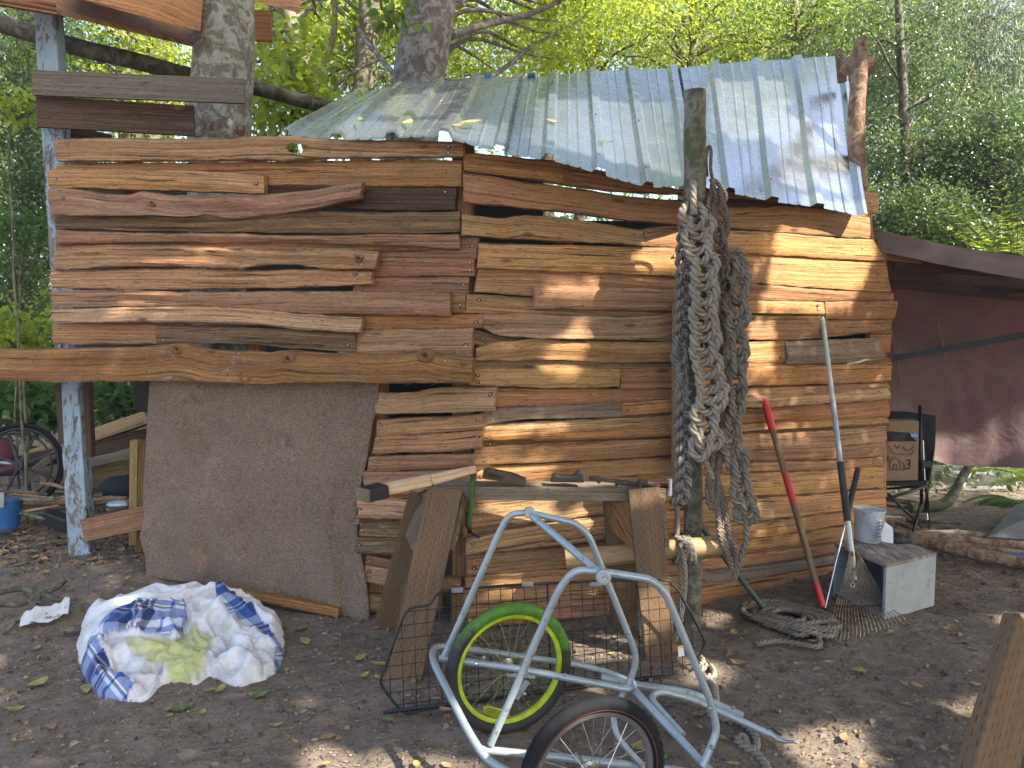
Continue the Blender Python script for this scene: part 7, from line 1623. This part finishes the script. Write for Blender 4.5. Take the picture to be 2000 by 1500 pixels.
# ------------------------------------------------------------------ litter on the ground
simple('leaf_yellow', (0.30, 0.25, 0.075), 0.6, var=0.4, nscale=30, bump=0.1); simple('leaf_tan', (0.30, 0.19, 0.09), 0.7, var=0.4, nscale=30, bump=0.1); simple('leaf_green', (0.12, 0.16, 0.05), 0.5, var=0.4, nscale=30, bump=0.1)
simple('chip_wood', (0.25, 0.15, 0.09), 0.8, var=0.3)
def leaf_obj(c, L, ang, mat, label, group, seed, tilt=0.15, up=Vector((0, 0, 1))):
    r_ = random.Random(seed); up = Vector(up).normalized(); d = Vector((math.cos(ang), math.sin(ang), 0)); d = (d - up * d.dot(up)).normalized(); s = up.cross(d); wd_ = L * r_.uniform(0.45, 0.62); cu = r_.uniform(-.25, .35); n = 7; V = []; th_ = 0.0006
    for i in range(n + 1):
        t = i / n; w_ = wd_ * 0.5 * math.sin(math.pi * min(1, t ** 0.85)) ** 0.8 * (1 + 0.15 * math.sin(t * 20 + seed)) if 0 < i < n else 0.0008
        for sg in (-1, 0, 1): V.append(Vector(c) + d * (L * (t - .5)) + s * (w_ * sg) + up * (0.004 + L * 0.12 * abs(sg) * (0.5 + cu) + L * cu * (t - .5) ** 2 * 1.6 + L * tilt * t * 0.3))
    fs = [(i * 3 + j, (i + 1) * 3 + j, (i + 1) * 3 + j + 1, i * 3 + j + 1) for i in range(n) for j in range(2)]
    me = bpy.data.meshes.new('fallen_leaf'); me.from_pydata([tuple(v) for v in V], [], fs)
    return setp(link('fallen_leaf', me, M[mat]), label, 'leaf', group)
GL = {'leaf_yellow': ('yellowing fallen leaf lying on the bare dirt', 'yellow fallen leaves on the dirt'), 'leaf_tan': ('dry brown fallen leaf lying on the dirt', 'brown fallen leaves on the dirt'), 'leaf_green': ('green fallen leaf lying on the dirt', 'green fallen leaves on the dirt')}
known = [(72, 1340, 'y', .10), (70, 1270, 't', .06), (215, 1310, 'g', .07), (355, 1387, 'g', .10), (170, 1345, 'y', .10), (430, 1290 + 60, 'y', .07), (505, 1362, 'g', .09), (595, 1253, 'y', .09), (660, 1292, 'y', .05), (585, 1230, 'g', .08), (705, 1287, 'y', .08), (660, 1294, 'y', .05), (742, 1300, 'y', .07), (712, 1322, 'y', .06), (737, 1326, 'y', .05), (708, 1250, 'g', .05), (732, 1247, 'g', .05),
         (1432, 1240, 'y', .07), (1415, 1232, 'g', .05), (1460, 1238, 'g', .05), (1443, 1298, 't', .08), (1620, 1296, 'y', .06), (1678, 1310, 'y', .07), (1560, 1300, 't', .04), (1470, 1190, 'g', .04), (1545, 1226, 'g', .06), (1260, 1462, 'y', .11), (1203, 1248, 'g', .05), (1225, 1245, 't', .04), (1700, 1240, 'g', .06), (1655, 1150, 'g', .05), (1740, 1235, 'y', .06), (1518, 1452, 'y', .07), (1650, 1445, 't', .07), (1480, 1345, 't', .04), (870, 1390, 't', .06), (30, 1390, 'y', .07), (100, 1420, 't', .06), (330, 1330 + 55, 't', .05), (410, 1320 + 30, 'y', .06),
         (170, 1215, 'y', .05), (560, 1310, 't', .05), (50, 1100, 'g', .08), (90, 1120, 'y', .07), (10, 1080, 'g', .09), (215, 1090, 'g', .06), (30, 1045, 'y', .07), (110, 1060, 'g', .08), (1955, 1300, 't', .08), (1900, 1270, 'y', .05), (1790, 1340, 't', .06), (1850, 1230, 't', .06), (1360, 1300, 'y', .04), (1440, 1400, 't', .05), (640, 1440, 't', .06), (540, 1420, 'y', .05)]
rl = random.Random(21)
for k in range(60):
    u = rl.uniform(0, 2000); v = rl.uniform(1180, 1500) if u > 300 else rl.uniform(1030, 1480); known.append((u, v, rl.choice('ytttgy'), rl.uniform(.03, .065)))
for k in range(30): known.append((rl.uniform(0, 260), rl.uniform(1010, 1130), rl.choice('ytgg'), rl.uniform(.05, .09)))
for k, (u, v, c_, L) in enumerate(known):
    m_ = {'y': 'leaf_yellow', 't': 'leaf_tan', 'g': 'leaf_green'}[c_]; p = gd(u, v); p = gd(u, v, ground_z(p.x, p.y) + 0.008)
    leaf_obj(p, L, rl.uniform(0, 6.28), m_, GL[m_][0], GL[m_][1], k)
for k, (s, w_, L, m_, lb) in enumerate([(3.4, .14, .11, 'leaf_yellow', 'largest yellow leaf on the left roof sheet near its lower edge'), (3.2, .08, .08, 'leaf_tan', 'brown curled leaf beside the largest yellow leaf on the roof'), (2.2, .10, .08, 'leaf_yellow', 'small yellow leaf low on the roof above the knot hole plank'), (1.25, .13, .07, 'leaf_green', 'green leaf on the roof nearest its left corner'), (5.05, .26, .08, 'leaf_tan', 'orange brown leaf low on the middle roof sheet'),
                                        (6.15, .17, .07, 'leaf_green', 'green leaf near the bent edge of the middle roof sheet'), (2.5, .8, .14, 'leaf_green', 'green sprig high on the left roof sheet'), (3.3, .55, .05, 'leaf_tan', 'tiny brown leaf halfway up the left roof sheet'), (2.6, .38, .06, 'leaf_tan', 'tiny brown leaf low on the rib of the left roof sheet')]):
    leaf_obj(roof_pt(s, w_) + Vector((0, -0.01, 0.035)), L, 0.6 * k, m_, lb, None, 300 + k, 0.3, (0, -0.45, 0.89))
# chips, needles and crumbs nobody could count
def litter(name, label, n, mat, lo, hi, region, el=4.0):
    P_ = []
    while len(P_) < n:
        x, y = region(); P_.append((x, y, ground_z(x, y) + 0.018 * noise.noise(Vector((x * 1.1, y * 1.1, 0))) + 0.01 * noise.noise(Vector((x * 4.5, y * 4.5, 5))) + 0.006 * noise.noise(Vector((x * 13, y * 13, 8))) + 0.0035))
    P_ = np.array(P_); a = NR.uniform(0, 6.28, n); D = np.stack([np.cos(a), np.sin(a), NR.uniform(-.25, .25, n)], 1); D = unit(D); S = unit(np.cross(D, np.array([0, 0, 1.0]))); U = np.cross(S, D); L = NR.uniform(lo, hi, n)[:, None]; w_ = L / el * NR.uniform(.5, 1.3, (n, 1)); h = w_ * 0.5
    V = np.stack([P_ - D * L / 2 - S * w_ / 2, P_ + D * L / 2 - S * w_ * .3, P_ + D * L / 2 + S * w_ * .3, P_ - D * L / 2 + S * w_ / 2, P_ - D * L * .3 + U * h, P_ + D * L * .3 + U * h], 1).reshape(-1, 3)
    i = np.arange(n)[:, None] * 6; Fc = np.concatenate([i + np.array([[0, 1, 5, 4]]), i + np.array([[3, 4, 5, 2]])], 0)
    setp(link(name, fast_mesh(name, V, Fc), M[mat], pre=(0, 0, 0), smooth=False), label, kind='stuff')
reg = lambda: (NR.uniform(-3.6, 4.0), NR.uniform(1.7, 5.2))
leaf_mat('crumb_mix', (0.08, 0.058, 0.042), (0.30, 0.225, 0.16), (0.1, 0.07, 0.04), 0.0, 0.9, 0.1)
leaf_mat('needle_mix', (0.09, 0.055, 0.035), (0.33, 0.22, 0.13), (0.1, 0.07, 0.04), 0.0, 0.9, 0.1)
litter('soil_crumbs', 'crumbs of soil and bark scattered over the yard', 36000, 'crumb_mix', 0.004, 0.018, reg, 1.6)
litter('pebbles', 'small clods and pebbles on the dirt', 2500, 'crumb_mix', 0.014, 0.034, reg, 1.3)
litter('needles', 'thin needles and fibres strewn over the dirt', 9000, 'needle_mix', 0.015, 0.05, reg, 14)
litter('wood_chips', 'reddish wood chips and splinters on the dirt', 700, 'chip_wood', 0.012, 0.04, reg, 4)
litter('leaf_litter', 'layer of old leaves and bits behind the blue post', 2600, 'needle_mix', 0.02, 0.06, lambda: (NR.uniform(-4.5, -1.6), NR.uniform(4.3, 6.5)), 1.8)
litter('chip_heap', 'pale chips among the poles right of the grey box', 900, 'chip_wood', 0.03, 0.10, lambda: (NR.uniform(2.7, 4.2), NR.uniform(4.9, 5.9)), 4)
